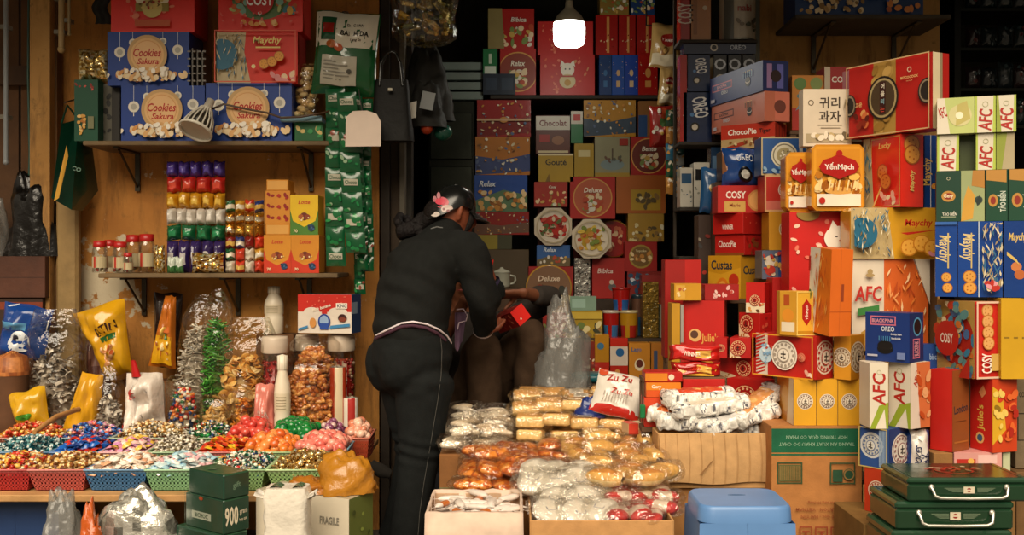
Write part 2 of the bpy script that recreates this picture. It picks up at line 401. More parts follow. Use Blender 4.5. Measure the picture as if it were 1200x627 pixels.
co=link('camera',cam,None,(0,0,CAMZ),(math.pi/2,0,0));SC.camera=co
w=bpy.data.worlds.new('overcast');SC.world=w;w.use_nodes=True;nt=w.node_tree;nt.nodes.clear()
N,L=nt.nodes.new,nt.links.new
wo,bg,tc,sp,rp=N('ShaderNodeOutputWorld'),N('ShaderNodeBackground'),N('ShaderNodeTexCoord'),N('ShaderNodeSeparateXYZ'),N('ShaderNodeValToRGB')
L(tc.outputs['Generated'],sp.inputs[0]);L(sp.outputs['Z'],rp.inputs['Fac'])
rp.color_ramp.elements[0].position=0;rp.color_ramp.elements[0].color=(.30,.24,.17,1)
rp.color_ramp.elements[1].position=.6;rp.color_ramp.elements[1].color=(1.0,.86,.66,1)
L(rp.outputs['Color'],bg.inputs['Color']);bg.inputs['Strength'].default_value=.52;L(bg.outputs[0],wo.inputs[0])
sun=bpy.data.lights.new('daylight','SUN');sun.energy=4.7;sun.angle=math.radians(50);sun.color=(1,.86,.66)
so=link('daylight',sun,None,(0,-3,6));so.rotation_euler=Vector((.12,1,-.95)).to_track_quat('-Z','Y').to_euler()
vs=SC.view_settings;vs.view_transform='Standard';vs.look='None';vs.exposure=.08;vs.gamma=1;vs.use_curve_mapping=False
SC.cycles.use_denoising=True;SC.cycles.transparent_max_bounces=24;SC.cycles.max_bounces=8
bp=P(667,54,5.0)
bulb=empty('pendant_bulb',bp,'lit white screw-in lamp hanging under the shop ceiling','lamp')
mb=MB('plastic');mb.lathe([(.014,.22),(.018,.215),(.02,.19),(.03,.175),(.058,.15),(.072,.125),(.076,.112)],'#c9c4ae',n=28)
mb.lathe([(.016,.215),(.019,.235),(.016,.25),(.004,.255)],'#8a8878',n=16);mb.build('socket',bulb)
m,nt,N,L=nodes('lit_dome');o_=N('ShaderNodeOutputMaterial');e=N('ShaderNodeEmission');e.inputs[0].default_value=(1,.98,.86,1);e.inputs[1].default_value=9;L(e.outputs[0],o_.inputs[0]);MATS['lit']=m
mb=MB('lit');mb.lathe([(.076,.112),(.078,.09),(.077,.03),(.07,.008),(.055,-.001),(0,-.004)],'#ffffff',n=28);mb.build('lit_dome',bulb)
mb=MB('plastic');mb.tube([(0,0,.25),(.002,.002,.4),(0,0,2.94-bp.z)],.004,'#222222',n=6);mb.build('cable',bulb)
pl=bpy.data.lights.new('bulb_light','POINT');pl.energy=4;pl.color=(1,.95,.8);pl.shadow_soft_size=.09
lo=link('bulb_light',pl,None,bp+Vector((0,0,-.1)))
def shelf(x0,x1,zt,y0,y1,label,brackets,col='#6f5a3c',name='wall_shelf',rz=0):
 o=empty(name,Vector(((x0+x1)/2,(y0+y1)/2,zt)),label,'shelf')
 mb=MB('wood');mb.box((0,0,-.011),(x1-x0,y1-y0,.02),col,cham=.003);mb.build('board',o)
 for bx_ in brackets:
  mb=MB('metal');xx=bx_-(x0+x1)/2;yb=(y1-y0)/2
  mb.box((xx,yb-.006,-.11),(.022,.01,.18),'#4b4438');mb.box((xx,.01,-.026),(.022,y1-y0-.05,.008),'#4b4438')
  mb.tube([(xx,-.08,-.03),(xx,yb-.01,-.18)],.006,'#4b4438',n=6);mb.build('bracket',o)
 return o
ZS1,ZS2=Z(165,4.45),Z(320,4.45)
shelf(X(98,4.45),X(386,4.45),ZS1,4.44,4.745,'upper board shelf on the ochre wall carrying the gift boxes',(X(138,4.5),X(352,4.5)))
shelf(X(116,4.45),X(396,4.45),ZS2,4.44,4.745,'lower board shelf on the ochre wall carrying sweets and jars',(X(146,4.5),X(262,4.5),X(350,4.5)))
def d_cookies(F):
 F.rect(0,0,1,1,'#173c8c')
 for x,y,r in((.15,.62,.1),(.86,.66,.1),(.31,.8,.07),(.68,.82,.07)):
  F.rect(x-.003,y,x+.003,1,'#c9d0dc');F.ell(x,y,r,'#e8e2d2',n=16);F.ell(x,y,r*.55,'#b9b4a8',n=12);F.rect(x-.004,y-r*1.7,x+.004,y-r,'#e8e2d2')
 F.dots(.0,.1,.98,.24,34,['#d9964f','#e7c796','#f1e4cd'],(.045,.075),5)
 F.ell(.5,.56,.37,'#caa26a',n=30);F.ell(.5,.56,.31,'#e3b67c',n=30);F.ell(.5,.56,.27,'#d89b5d',n=30);F.ell(.5,.56,.255,'#e8ba83',n=30)
 F.text('Cookies',.5,.6,.15,'#b8231c',shear=.25,maxw=.34);F.text('Sakura',.51,.44,.11,'#b8231c',shear=.25,maxw=.28)
 F.dots(.24,.1,.76,.3,60,['#f0e6d4','#e6cfa6','#f4ecdd','#d9a76a'],(.04,.075),9)
def d_redcat(F):
 F.rect(0,0,1,1,'#dc2a20');F.dots(.03,.2,.97,.95,22,['#d9584a','#dc7a5c','#cf3a2e'],(.03,.07),4)
 F.ell(.5,.62,.3,'#eadfc6',n=24);F.ell(.5,.8,.2,'#efe6d2',n=20);F.rect(.3,.35,.7,.5,'#8d7a32');F.ell(.5,.42,.18,'#c9b36a',n=18)
 F.dots(.36,.38,.64,.58,24,['#6d4b1d','#d6b96a','#9a2a1a'],(.02,.04),6);F.rect(.3,.08,.72,.2,'#b54c1c')
def d_cosyred(F):
 F.rect(0,0,1,1,'#dc2a1e');F.ell(.5,.7,.62,'#5d7c4c',n=30,ry=.45);F.dots(.1,.4,.9,.98,46,['#3f7d8d','#d8a23b','#b9c27a','#c9622c','#7fae9c'],(.05,.11),8)
 F.ell(.5,.66,.3,'#b81712',n=24,ry=.32);F.text('COSY',.5,.66,.24,'#ffffff',maxw=.32)
 F.text('\u2764',.5,.36,.08,'#ffffff');F.dots(.3,.12,.7,.2,14,['#e5b777','#d8913f'],(.05,.07),3);F.dots(.04,.08,.96,.4,18,['#d8584a'],(.02,.045),2)
def d_maychyred(F):
 F.rect(0,0,1,1,'#e0301f');F.poly([(0,0),(0,1),(.36,1),(.34,.6),(.42,.0)],'#c7b58d');F.wheat(.02,.05,.36,.95,60,5);F.ell(.08,.55,.3,'#2c6a85',n=16);F.wheat(.0,.3,.3,.9,26,9)
 F.text('Maychy',.64,.8,.17,'#f1d77c',shear=.2,maxw=.36);F.rect(.5,.66,.8,.69,'#f1d77c')
 for x,y in((.6,.36),(.7,.4),(.79,.5)):F.cookie(x,y,.1,'#e09a35','#b8681f')
 F.dots(.7,.02,.98,.18,14,['#e9c6a0','#d98a8a'],(.05,.08),3);F.frame(0,0,1,1,.02,'#d9573a');F.ell(.48,.3,.04,'#f0e0a0')
def d_green(F):
 F.rect(0,0,1,1,'#0d4a33');F.dots(.05,.82,.8,.95,8,['#c9584a','#8a2a1a'],(.04,.07),3);F.dots(.15,.12,.5,.42,14,['#d9a24b','#e6c07a','#b9752a'],(.06,.09),5);F.rect(.6,.2,.85,.4,'#7a7a58')
box=lambda*a,**k:bx(*a,**k)
L1=bx('cookie_box','blue cookie gift box standing on the shelf behind the caged lamp','box',142,240,100,165,4.47,.2,'#14327a',{'F':d_cookies,'R':lambda F:F.rect(.1,.3,.9,.7,'#cfb98e')},zb=ZS1)
L2=bx('cookie_box','blue cookie gift box under the orange-red box with the swirl lettering','box',241,342,97,165,4.47,.2,'#14327a',{'F':d_cookies},zb=ZS1)
L3=bx('cookie_box','uppermost blue cookie gift box, under the red box with a cream figure','box',126,222,37,100,4.47,.2,'#14327a',{'F':d_cookies},zb=top(L1))
L4=bx('gift_box','red gift box with a cream round figure, on the uppermost blue box','box',130,228,-30,37,4.47,.2,'#b81d18',{'F':d_redcat},zb=top(L3))
L5=bx('biscuit_box','orange-red biscuit box with wheat and yellow swirl lettering on the upper shelf','box',254,349,37,97,4.48,.18,'#b81d18',{'F':d_maychyred,'R':lambda F:F.rect(0,0,1,1,'#9d1a14')},zb=top(L2))
L6=bx('biscuit_box','red biscuit box with white lettering topmost on the upper shelf','box',256,355,-18,37,4.47,.19,'#bf1f18',{'F':d_cosyred},zb=top(L5))
L7=bx('biscuit_box','green biscuit box at the end of the upper shelf under the gold pack','box',87,115,93,165,4.46,.14,'#0d4a33',{'F':d_green},zb=ZS1)
L8=bx('dark_carton','black-sided carton between the green box and the blue boxes','box',116,141,98,165,4.52,.16,'#241f19',{'F':lambda F:(F.rect(0,.0,.6,1,'#5a564a'),F.dots(.1,.1,.5,.9,12,['#1d1a16','#2b2a26'],(.08,.14),3))},zb=ZS1)
def mb_pack(name,label,x0,x1,yt,yb,Y,col,t=.07,pr=None,mat='foil',zb=None,group=None,cat='pack',seed=1,wr=.35,sq=2.6):
 return pouch(name,label,cat,Vector(((X(x0,Y)+X(x1,Y))/2,Y+t/2,Z(yb,Y)if zb is None else zb)),X(x1,Y)-X(x0,Y),Z(yt,Y)-(Z(yb,Y)if zb is None else zb),t,col,pr,group=group,mat=mat,seed=seed,wr=wr,sq=sq)
mb_pack('foil_pack','crumpled gold foil pack on top of the green box',86,126,55,93,4.47,lambda u,v:['#c39a4b','#e2c988','#8d6a30','#efe0b5'][int(5*noise.noise(Vector((u*6,v*6,1)))+9)%4],.1,zb=top(L7),wr=.6)
tr=empty('plastic_tray_stack',P(233,97,4.52),'upright nest of grey slatted plastic trays beside the uppermost blue box','tray')
tr.location.z=top(L1)+.001
for k in range(4):
 mb=MB('plastic');xx=-.035+k*.022
 mb.box((xx,.02,.085-k*.004),(.006,.14,.17-k*.008),'#57524a')
 for j in range(5):mb.box((xx+.008,-.05,.02+j*.032),(.014,.006,.007),'#77716a')
 mb.build('tray',tr)
def bagfilm(name,parent,x,y,z,w,d,h,m='film',neck=.35,seed=0,tilt=0,n=18,full=.72):
 mb=MB(m)
 def fn(u,v):
  a=2*math.pi*u;k=1 if v<full else 1-(v-full)/(1-full)*neck
  k*=min(1,.75+v*3);q=1+.12*noise.noise(Vector((math.cos(a)*2,math.sin(a)*2+seed,v*5)))
  return(x+w/2*k*q*math.cos(a)+tilt*v*h,y+d/2*k*q*math.sin(a)*(1 if v<full else max(.12,1-(v-full)/(1-full))),z+h*v)
 mb.grid(fn,n,14,'#ffffff',cu=True);return mb.build('film_bag' if not parent else 'film',parent)
zb=ZS1+.005
rb=empty('rusk_bag',Vector((X(355,4.5),4.56,top(L2)if False else zb)),'clear tall bag of cream cookie sticks at the shelf end','bag')
L9=bx('green_box','small green box under the pale blue board at the shelf end','box',345,379,143,165,4.46,.2,'#0f5a2c',{'F':lambda F:F.dots(.1,.2,.9,.8,10,['#2c8a4a','#c9b06a'],(.1,.2),3)},zb=ZS1)
mb=MB('plastic');zt=top(L9)+.001;mb.prism([(X(326,4.4),4.44),(X(376,4.4),4.42),(X(382,4.6),4.6),(X(340,4.6),4.62)],zt,zt+.022,'#6d8f9d','#a9cbd6');tag(mb.build('pale_blue_board'),'pale blue flat board lying on the small green box','board')
rb.location.z=zt+.024
mb=MB('bread');q=random.Random(3)
for k in range(60):
 a=q.uniform(-.038,.038);mb.ball((a,q.uniform(-.03,.02),.015+k*.0036),(.02,.014,.012),q.choice(['#d8b476','#e4c78f','#c49a57']),7,4)
o=mb.build('cookie_stick_filling',rb);o['kind']='stuff';bagfilm('film',rb,0,0,0,.1,.09,.25,full=.9,neck=.3)
lam=empty('clip_lamp',P(241,130,4.37),'white cage-shaded clip lamp pointing down over the shelf edge','lamp',rot=(math.radians(28),math.radians(197),0))
mb=MB('plastic');n=18;prof=[(.03,-.01),(.042,.02),(.06,.05),(.07,.085),(.076,.12)]
for k in range(n):
 a=2*math.pi*k/n;mb.tube([(r*math.cos(a),r*math.sin(a),z)for r,z in prof],.0045,'#cfc8b8',n=5)
mb.lathe([(.082,.115),(.086,.12),(.084,.132),(.078,.126),(.082,.115)],'#d8d2c2',n=24);mb.lathe([(.0,.112),(.05,.116),(.078,.12)],'#bdb7a8',n=24);mb.build('lamp_shade',lam)
mb=MB('plastic');mb.lathe([(.0,-.07),(.02,-.068),(.022,-.02),(.034,-.01),(.034,.01),(.0,.012)],'#c7bfae',n=16);mb.build('lamp_holder',lam)
mb=MB('plastic');mb.lathe([(.016,.012),(.036,.03),(.053,.06),(.06,.1),(0,.108)],'#3c352a',n=16);mb.build('heat_sink',lam)
mb=MB('plastic');mb.tube([P(241,131,4.42),P(262,122,4.43),P(290,128,4.43),P(312,132,4.42),P(330,138,4.41),P(352,137,4.4),P(380,132,4.4),P(392,128,4.5)],.005,'#4a3322',n=6)
tag(mb.build('lamp_cable'),'brown twisted cable running from the clip lamp to the hanging packs','cable')
lam.scale=(.86,.86,.86)
def red_jar(px,yt,yb,Y,w,label):
 z=ZS2+.001;r=w*Y/2400;h=Z(yt,Y)-z
 j=empty('plastic_jar',Vector((X(px,Y),Y,z)),label,'jar','red lidded jars on the lower shelf')
 mb=MB('glass');mb.lathe([(0,.001),(r*.95,.001),(r,.006),(r,h*.7),(r*.85,h*.8),(r*.8,h*.82)],'#ffffff',n=16);mb.build('body',j)
 mb=MB('plastic');mb.lathe([(r*.83,h*.8),(r*.86,h*.81),(r*.86,h*.99),(0,h)],'#b51c1a',n=18);mb.build('lid',j)
 mb=MB('card');mb.lathe([(r*1.01,h*.15),(r*1.01,h*.5)],lambda u,v:'#b83a2a' if int(u*12)%4==0 else '#c4b48e',n=18);mb.build('label_band',j)
 mb=MB('candy')
 for k in range(16):mb.ball((R.uniform(-.6,.6)*r,R.uniform(-.6,.6)*r,R.uniform(.04,.5)*h),r*.22,R.choice(['#c9a24a','#b8392a','#d8c9a0']),6,4)
 o=mb.build('sweets',j);o['kind']='stuff';return j
for a in((117,282,318,4.52,17,'red lidded clear jar at the outer end of the lower shelf'),(129,281,318,4.62,15,'red lidded clear jar second from the outer shelf end, set back'),(141,283,318,4.5,17,'red lidded clear jar third from the outer shelf end'),(156,275,318,4.6,18,'taller red lidded clear jar behind the short jars'),(172,274,318,4.56,19,'tall red lidded clear jar next to the narrow gold packet'),(150,296,318,4.47,11,'tiny red lidded clear jar in front of the others')):red_jar(*a)
foilmix=lambda cols,s:(lambda u,v:cols[int(6*abs(noise.noise(Vector((u*5+s,v*5,s))))*3)%len(cols)])
mb_pack('candy_pouch','narrow gold and cream candy pouch beside the jars',178,191,287,320,4.47,foilmix(['#c9952f','#e0c27a','#efe6cc','#8a5a1a'],2),.05,zb=ZS2)
for k,(a,b)in enumerate(((195,204),(204,214))):
 mb_pack('tea_packet',['green and white packet beside the narrow gold pouch','second green and white packet, next to the twisted gold pack'][k],a,b,301,320,4.46,lambda u,v:'#3d6a3a' if v<.45 else '#c9d2c4',.03,zb=ZS2,mat='gloss')
mb_pack('twist_pack','gold and brown crackling twist pack lying at the shelf front',221,259,296,320,4.46,foilmix(['#c99a3a','#efdfae','#6a3a1a','#f2ead2','#b5782a'],7),.09,zb=ZS2,wr=.7)
rows=[('#3d2a72','#5a4aa0',5,'purple'),('#b5251c','#d8503a',4,'red'),('#c98f1d','#e8bf55',5,'gold'),('#cfc8bd','#efe9e0',6,'white'),('#145a35','#2d8a58',4,'green'),('#35245a','#cfc8c8',5,'dark purple')]
mb=MB('metal')
for k,(c1,c2,n,nm)in enumerate(rows):
 zt,zb=Z(188+k*18.7,4.55),Z(188+k*18.7+18.4,4.55)
 if k==5:zb=ZS2+.002
 for i in range(n):
  x0=193+i*69/n;x1=x0+69/n
  pouch('wafer_packet',f'small {nm} wafer packet from the {["topmost","second","third","fourth","fifth","lowest"][k]} row of the packet pile','packet',Vector(((X(x0,4.55)+X(x1,4.55))/2,4.58,zb)),X(x1,4.55)-X(x0,4.55)-.001,zt-zb-.001,.07,(lambda u,v,c1=c1,c2=c2:c2 if .3<v<.62 and .2<u<.8 else c1),None,group=f'{nm} wafer packets in the pile',mat='gloss',seed=k*7+i,n=8,wr=.4)
cl5=['#7a1d1a','#1d5a34','#2a3a72','#cfc4b0','#c9952f','#b5782a','#c73a22']
q=random.Random(11)
for k in range(6):
 zb=ZS2+.002+k*.0535;y0=262
 for i in range(4):
  x0=262+i*11.4;c1=q.choice(cl5 if k not in(3,4)else['#c9952f','#d8b055','#a8701f']);c2=q.choice(['#e8dfc8','#d8b055',c1])
  pouch('sweet_packet',f'{["tiny mixed","tiny mixed","tiny mixed","tiny gold","tiny gold","tiny mixed"][k]} sweet packet in the {["lowest","second lowest","third lowest","third from top","second from top","top"][k]} row next to the orange boxes','packet',Vector((X(x0+5.7,4.52),4.55,zb)),.041,.052,.05,(lambda u,v,c1=c1,c2=c2:c2 if .25<v<.6 else c1),None,group=f'sweet packets row {k}',mat='foil' if k in(3,4)else 'gloss',seed=k*5+i,n=8,wr=.5)
def d_berry(F):
 F.rect(0,0,1,1,'#c98328');F.dots(.1,.3,.9,.75,9,['#a5241a','#8a1c16'],(.16,.22),3)
def d_choc(bg,flame):
 def f(F):
  F.rect(0,0,1,1,bg);F.poly([(0,0),(1,0),(1,.62),(.9,.35),(.5,.2),(.1,.35),(0,.62)],flame);F.poly([(.08,.62),(.92,.62),(.75,.3),(.25,.3)],bg)
  F.text('Lotte',.5,.82,.1,'#c23a1e',shear=.25,maxw=.5);F.ell(.5,.46,.12,'#6d2b18');F.ell(.38,.45,.08,'#a5562a');F.ell(.62,.45,.08,'#8a3a1e');F.dots(.25,.36,.75,.44,8,['#f0ddb0','#d8b55a'],(.02,.04),2)
  F.ell(.76,.18,.1,'#26405e');F.dots(.66,.08,.86,.26,6,['#3d628a','#1d2f4a'],(.03,.05),3);F.text('70',.2,.1,.08,'#f0ddb0')
 return f
b1=bx('chocolate_box','orange chocolate box with a red base on the shelf, inner of two','box',309,341,275,320,4.47,.14,'#c77f22',{'F':d_choc('#d08a26','#c8371c')},zb=ZS2)
b2=bx('chocolate_box','orange chocolate box with a red base under the yellow box','box',341,374,275,320,4.47,.14,'#c77f22',{'F':d_choc('#cf8724','#c8371c')},zb=ZS2)
bx('chocolate_box','yellow chocolate box with green edges on the shelf','box',340,373,228,275,4.47,.14,'#d8aa1c',{'F':d_choc('#e2b81e','#4b7a2a')},zb=top(b2))
z=top(b1)
for k in range(5):
 o=bx('small_carton',['lowest plain orange carton of the five stacked on the chocolate box','orange berry carton second from bottom of the five','orange berry carton in the middle of the five','orange berry carton second from top of the five','topmost plain orange carton of the five'][k],'box',311+(k==4),340-(k==4)*2,0,0,4.47,.12,'#c98328',{'F':d_berry if 0<k<4 else(lambda F:F.rect(.05,.1,.95,.9,'#d29a4a'))},zb=z,h=.0495,group='small orange cartons');z=top(o)
def hook(px,py,Y,dy=.25):
 mb=MB('metal');mb.tube([P(px,py,Y),P(px,py,Y)+Vector((0,(4.76-Y)*.5,.03)),Vector((X(px,Y),4.76,Z(py,Y)+.02))],.004,'#4a4a46',n=5);return mb
mb=hook(76,120,4.55);tag(mb.build('wall_hook'),'iron hook in the wall edge holding the green pouch bag','hook')
def hang(name,label,cat,px0,px1,y0,y1,Y,t,col,pr,rot=(0,0,0),mat='gloss',seed=1,wr=.3):
 return pouch(name,label,cat,Vector(((X(px0,Y)+X(px1,Y))/2,Y,Z(y1,Y))),X(px1,Y)-X(px0,Y),Z(y0,Y)-Z(y1,Y),t,col,pr,rot,mat=mat,seed=seed,wr=wr)
gb=empty('hanging_shopping_bag',P(80,150,4.56),'dark green shopping bag with a yellow side hanging from the wall edge','bag')
mb=MB('gloss')
A=[P(72,145,4.5),P(92,140,4.58),P(103,222,4.62),P(84,246,4.5),P(60,232,4.44)]
A=[p-gb.location for p in A];Bk=[p+Vector((.01,.09,0))for p in A]
mb.poly(A,'#0f3a2a');mb.poly(Bk[::-1],'#0f3a2a')
for i in range(5):mb.poly([A[i],A[(i+1)%5],Bk[(i+1)%5],Bk[i]],'#0c2f22')
mb.build('body',gb)
mb=MB('gloss');mb.poly([P(78,170,4.455)-gb.location,P(80,183,4.455)-gb.location,P(69,232,4.425)-gb.location,P(63,236,4.425)-gb.location],'#c9952f');mb.build('yellow_side',gb)
f=Face(mb:=MB('card'),lambda x,y,z:P(84+14*x,205-10*y,4.53-z)-gb.location,.05,.04);f.text('CO',.4,.7,.5,'#7f9a8a',rot=-.3);mb.build('print',gb)
mb=MB('poly');mb.tube([A[0],Vector((.0,-.01,.1)),A[1]],.005,'#0f3a2a',n=6);mb.build('handle',gb)
def d_rice(F):
 F.rect(.02,.0,.98,.55,'#17552c');F.rect(.02,.55,.98,.98,'#cfc8b6');F.ell(.45,.5,.1,'#17552c',ry=.06);F.rect(.12,.62,.36,.9,'#1d4a30');F.rect(.15,.7,.33,.82,'#8a2018')
 F.text('BANH DA',.66,.72,.06,'#26241f',maxw=.42);F.text('DAC SAN',.66,.82,.035,'#3d3a34',maxw=.3);F.text('Lang So',.68,.64,.04,'#5a4a40',shear=.2)
 F.ell(.3,.57,.07,'#a55a2a',ry=.05);F.ell(.42,.54,.06,'#b5522a',ry=.05)
 F.rect(.16,.1,.72,.44,'#b9b3a2')
 for k in range(6):F.rect(.2,.16+k*.04,.2+[.3,.42,.36,.25,.4,.2][k],.175+k*.04,'#8a867a')
 F.ell(.62,.26,.03,'#55524a')
hang('rice_cracker_bag','large green and pale printed bag hanging beside the door post','bag',364,440,14,112,4.5,.14,'#17552c',d_rice,(0,math.radians(4),0))
mb=hook(402,14,4.5);tag(mb.build('wall_hook'),'iron hook holding the large green and pale bag','hook')
def strip(px,y0,y1,Y,w,n,rx,label):
 s=empty('hanging_sachet_strip',P(px,y0,Y),label,'sachets','green sachet strips hanging by the door post')
 H=Z(y0,Y)-Z(y1,Y);h=H/n;mb=MB('gloss');q=random.Random(px)
 for k in range(n):
  mb=MB('gloss');cx=math.sin(k*.5+px)*.006
  def fn(u,v,k=k):return(cx+rx*(k+v)*h+(u-.5)*w,-.012*(1-(2*u-1)**2)*(1-(2*v-1)**4)+.004*math.sin(px+3*u+k),-(k+v)*h)
  mb.grid(fn,6,5,'#13512e');mb.grid(lambda u,v:Vector(fn(1-u,v))+Vector((0,.02*(1-(1-2*u)**2)+.001,0)),6,5,'#0f4426')
  F=Face(mb,lambda x,y,z,k=k:tuple(Vector(fn(x,1-y))+Vector((0,-z,0))),w,h,True,2,.0008)
  if k%2==0:F.rect(.15,.34,.85,.66,'#b8b4a0');F.text('Choco',.5,.5,.2,'#1d4a30',maxw=.6)if k%4==0 else F.dots(.1,.2,.9,.8,6,['#8a4a3a','#2c8a4a','#1d6a3a'],(.1,.2),k)
  else:F.dots(.1,.1,.9,.9,5,['#1d7a42','#8fae8a'],(.08,.16),k)
  mb.build('sachet',s)
for px,y0,y1,Y,w,n,rx,lb in((391,104,312,4.45,.085,9,.02,'outermost strip of green sachets hanging below the pale tag'),(404,108,296,4.41,.085,8,.08,'green sachet strip with white oval labels in front of the others'),(418,112,316,4.48,.05,12,.03,'third green sachet strip, behind the pale tag'),(430,116,318,4.5,.05,12,.0,'green sachet strip nearest the door post'),(414,150,345,4.55,.05,11,.05,'longest green sachet strip set back behind the others')):strip(px,y0,y1,Y,w,n,rx,lb)
mb=hook(410,100,4.48);tag(mb.build('wall_hook'),'iron hook the green sachet strips hang from','hook')
mb=MB('card');out=[(-.078,0),(.074,-.004),(.078,.1),(.06,.135),(.02,.15),(-.04,.15),(-.07,.125)]
mb.prism(out,0,.004,'#d8c4b4',axis='y');mb.ring=None
mb.tube([(0,.002,.145),(-.01,.02,.2),(-.02,.05,.25)],.0025,'#3a3a36',n=5)
tg=mb.build('hang_tag',None,P(426,171,4.36),(0,math.radians(-2),0));tag(tg,'pale pink card tag hanging over the green sachets','tag')
hb=empty('handbag',P(459,166,4.5),'black handbag hanging by its straps at the door post','bag')
mb=MB('dull')
def hbf(u,v):
 a=2*math.pi*u;k=(1-.28*v)*(1+.05*noise.noise(Vector((math.cos(a)*2,math.sin(a)*2,v*3))))
 e=lambda t:math.copysign(abs(t)**.55,t)
 return(.098*k*e(math.cos(a)),.05*(1-.45*v)*e(math.sin(a)),.27*v)
mb.grid(hbf,28,10,'#141312',cu=True);mb.poly([hbf(i/28,0)for i in range(28)],'#141312');mb.poly([hbf(i/28,1)for i in range(28)],'#0c0c0b');mb.build('body',hb)
for y in(-.03,.03):
 mb=MB('vinyl');mb.tube([(-.05,y,.24),(-.045,y*.8,.34),(-.02,y*.3,.385),(.0,y*.1,.395),(.02,y*.3,.385),(.04,y*.8,.34),(.05,y,.24)],.006,'#1a1917',n=6);mb.build('strap',hb)
mb=MB('metal');mb.box((0,-.056,.22),(.022,.006,.016),'#8a8578',cham=.002);mb.build('clasp',hb)
mb=MB('metal');p=P(459,60,4.5);mb.tube([p+Vector((0,0,.0)),p+Vector((0,.12,.02)),p+Vector((0,.26,.02))],.005,'#55524a',n=6);tag(mb.build('wall_hook'),'iron peg the black handbag hangs from','hook')
TZ=.45
tb=empty('market_table',Vector((-1.55,4.05,0)),'long plank table along the ochre wall covered in sweets','table')
mb=MB('wood')
for k in range(4):mb.box((0,-.42+k*.28,TZ-.013),(1.9,.276,.024),R.choice(['#9c7345','#a87e4e','#8f683c']),cham=.003)
mb.build('tabletop',tb)
for sx in(-.85,.82):
 for sy in(-.4,.4):
  mb=MB('wood');mb.box((sx,sy,(TZ-.026)/2),(.05,.05,TZ-.028),'#6b4a2a',cham=.003);mb.build('leg',tb)
def basket(name,label,x0,x1,y0,y1,h,col,z=TZ+.001,ins=.82,nx=14):
 w,d=x1-x0,y1-y0;o=empty(name,Vector(((x0+x1)/2,(y0+y1)/2,z)),label,'basket','plastic candy baskets on the table')
 mb=MB('plastic');c2=mixc(col,'#ffffff',.22)
 def wall(a0,a1,b0,b1,n):
  def q(u,v):
   lo=Vector(a0).lerp(Vector(a1),u);hi=Vector(b0).lerp(Vector(b1),u);return lo.lerp(hi,v)
  def strip(u0,u1,v0,v1,c):mb.poly([q(u0,v0),q(u1,v0),q(u1,v1),q(u0,v1)],c)
  e=.0
  for i in range(n+1):strip(max(0,i/n-.022),min(1,i/n+.022),0,1,col)
  for v in(0,.2,.4,.6,.78):strip(0,1,v,v+(.1 if v else .14),col)
  strip(0,1,.86,1,c2)
 W,D=w/2,d/2;i=ins
 bt=[(-W*i,-D*i,.002),(W*i,-D*i,.002),(W*i,D*i,.002),(-W*i,D*i,.002)];tp=[(-W,-D,h),(W,-D,h),(W,D,h),(-W,D,h)]
 for k in range(4):wall(bt[k],bt[(k+1)%4],tp[k],tp[(k+1)%4],nx if k%2==0 else 10)
 mb.poly(bt[::-1],col);mb.tube([Vector(p)for p in tp]+[Vector(tp[0])],.004,c2,n=6);mb.build('lattice_body',o)
 mb=MB('plastic');mb.smooth=False
 j=.97
 return o
PROTO={}
def candy_mesh(kind,col,c2):
 k=(kind,col,c2)
 if k in PROTO:return PROTO[k]
 mb=MB('foil' if kind in('foil','coin')else 'candy')
 if kind in('twist','foil'):
  mb.grid(lambda u,v:(.011*(2*v-1),.0075*math.cos(6.283*u)*math.sin(math.pi*(v*.8+.1)),.007*math.sin(6.283*u)*math.sin(math.pi*(v*.8+.1))+.007),7,4,lambda u,v:c2 if .35<v<.65 else col,cu=True)
  for s in(-1,1):
   a=mb.av((s*.0105,0,.007))
   for t in range(3):
    p=mb.av((s*.02,.008*(t-1.4),.007+.004*(t%2)));r=mb.av((s*.019,.008*(t-.4),.007-.003*(t%2)));mb.fi((a,p,r),col)
 elif kind=='ball':mb.ball((0,0,.012),.0125,col,10,7)
 elif kind=='bigball':mb.ball((0,0,.016),(.017,.017,.015),col,10,7)
 elif kind=='stick':
  mb.grid(lambda u,v:(.016*(2*v-1),.006*math.cos(6.283*u),.006+.005*math.sin(6.283*u)),6,3,lambda u,v:c2 if .4<v<.6 else col,cu=True,smooth=False)
  mb.poly([(-.016,.006*math.cos(k),.006+.005*math.sin(k))for k in range(6)],col);mb.poly([(.016,.006*math.cos(k),.006+.005*math.sin(k))for k in range(6)],col)
 elif kind=='sachet':
  mb.grid(lambda u,v:((u-.5)*.034,(v-.5)*.026,.009*(1-(2*u-1)**2)*(1-(2*v-1)**4)+.002),5,4,lambda u,v:c2 if .3<v<.7 and .3<u<.7 else col)
  mb.grid(lambda u,v:((.5-u)*.034,(v-.5)*.026,.001),1,1,col)
 elif kind=='coin':
  mb.lathe([(0,0),(.012,.0),(.013,.002),(.012,.004),(0,.0045)],col,n=12)
 mb2=mb
 o=mb.build('candy_master');me=o.data;bpy.data.objects.remove(o);PROTO[k]=me;return me
IND=[0]
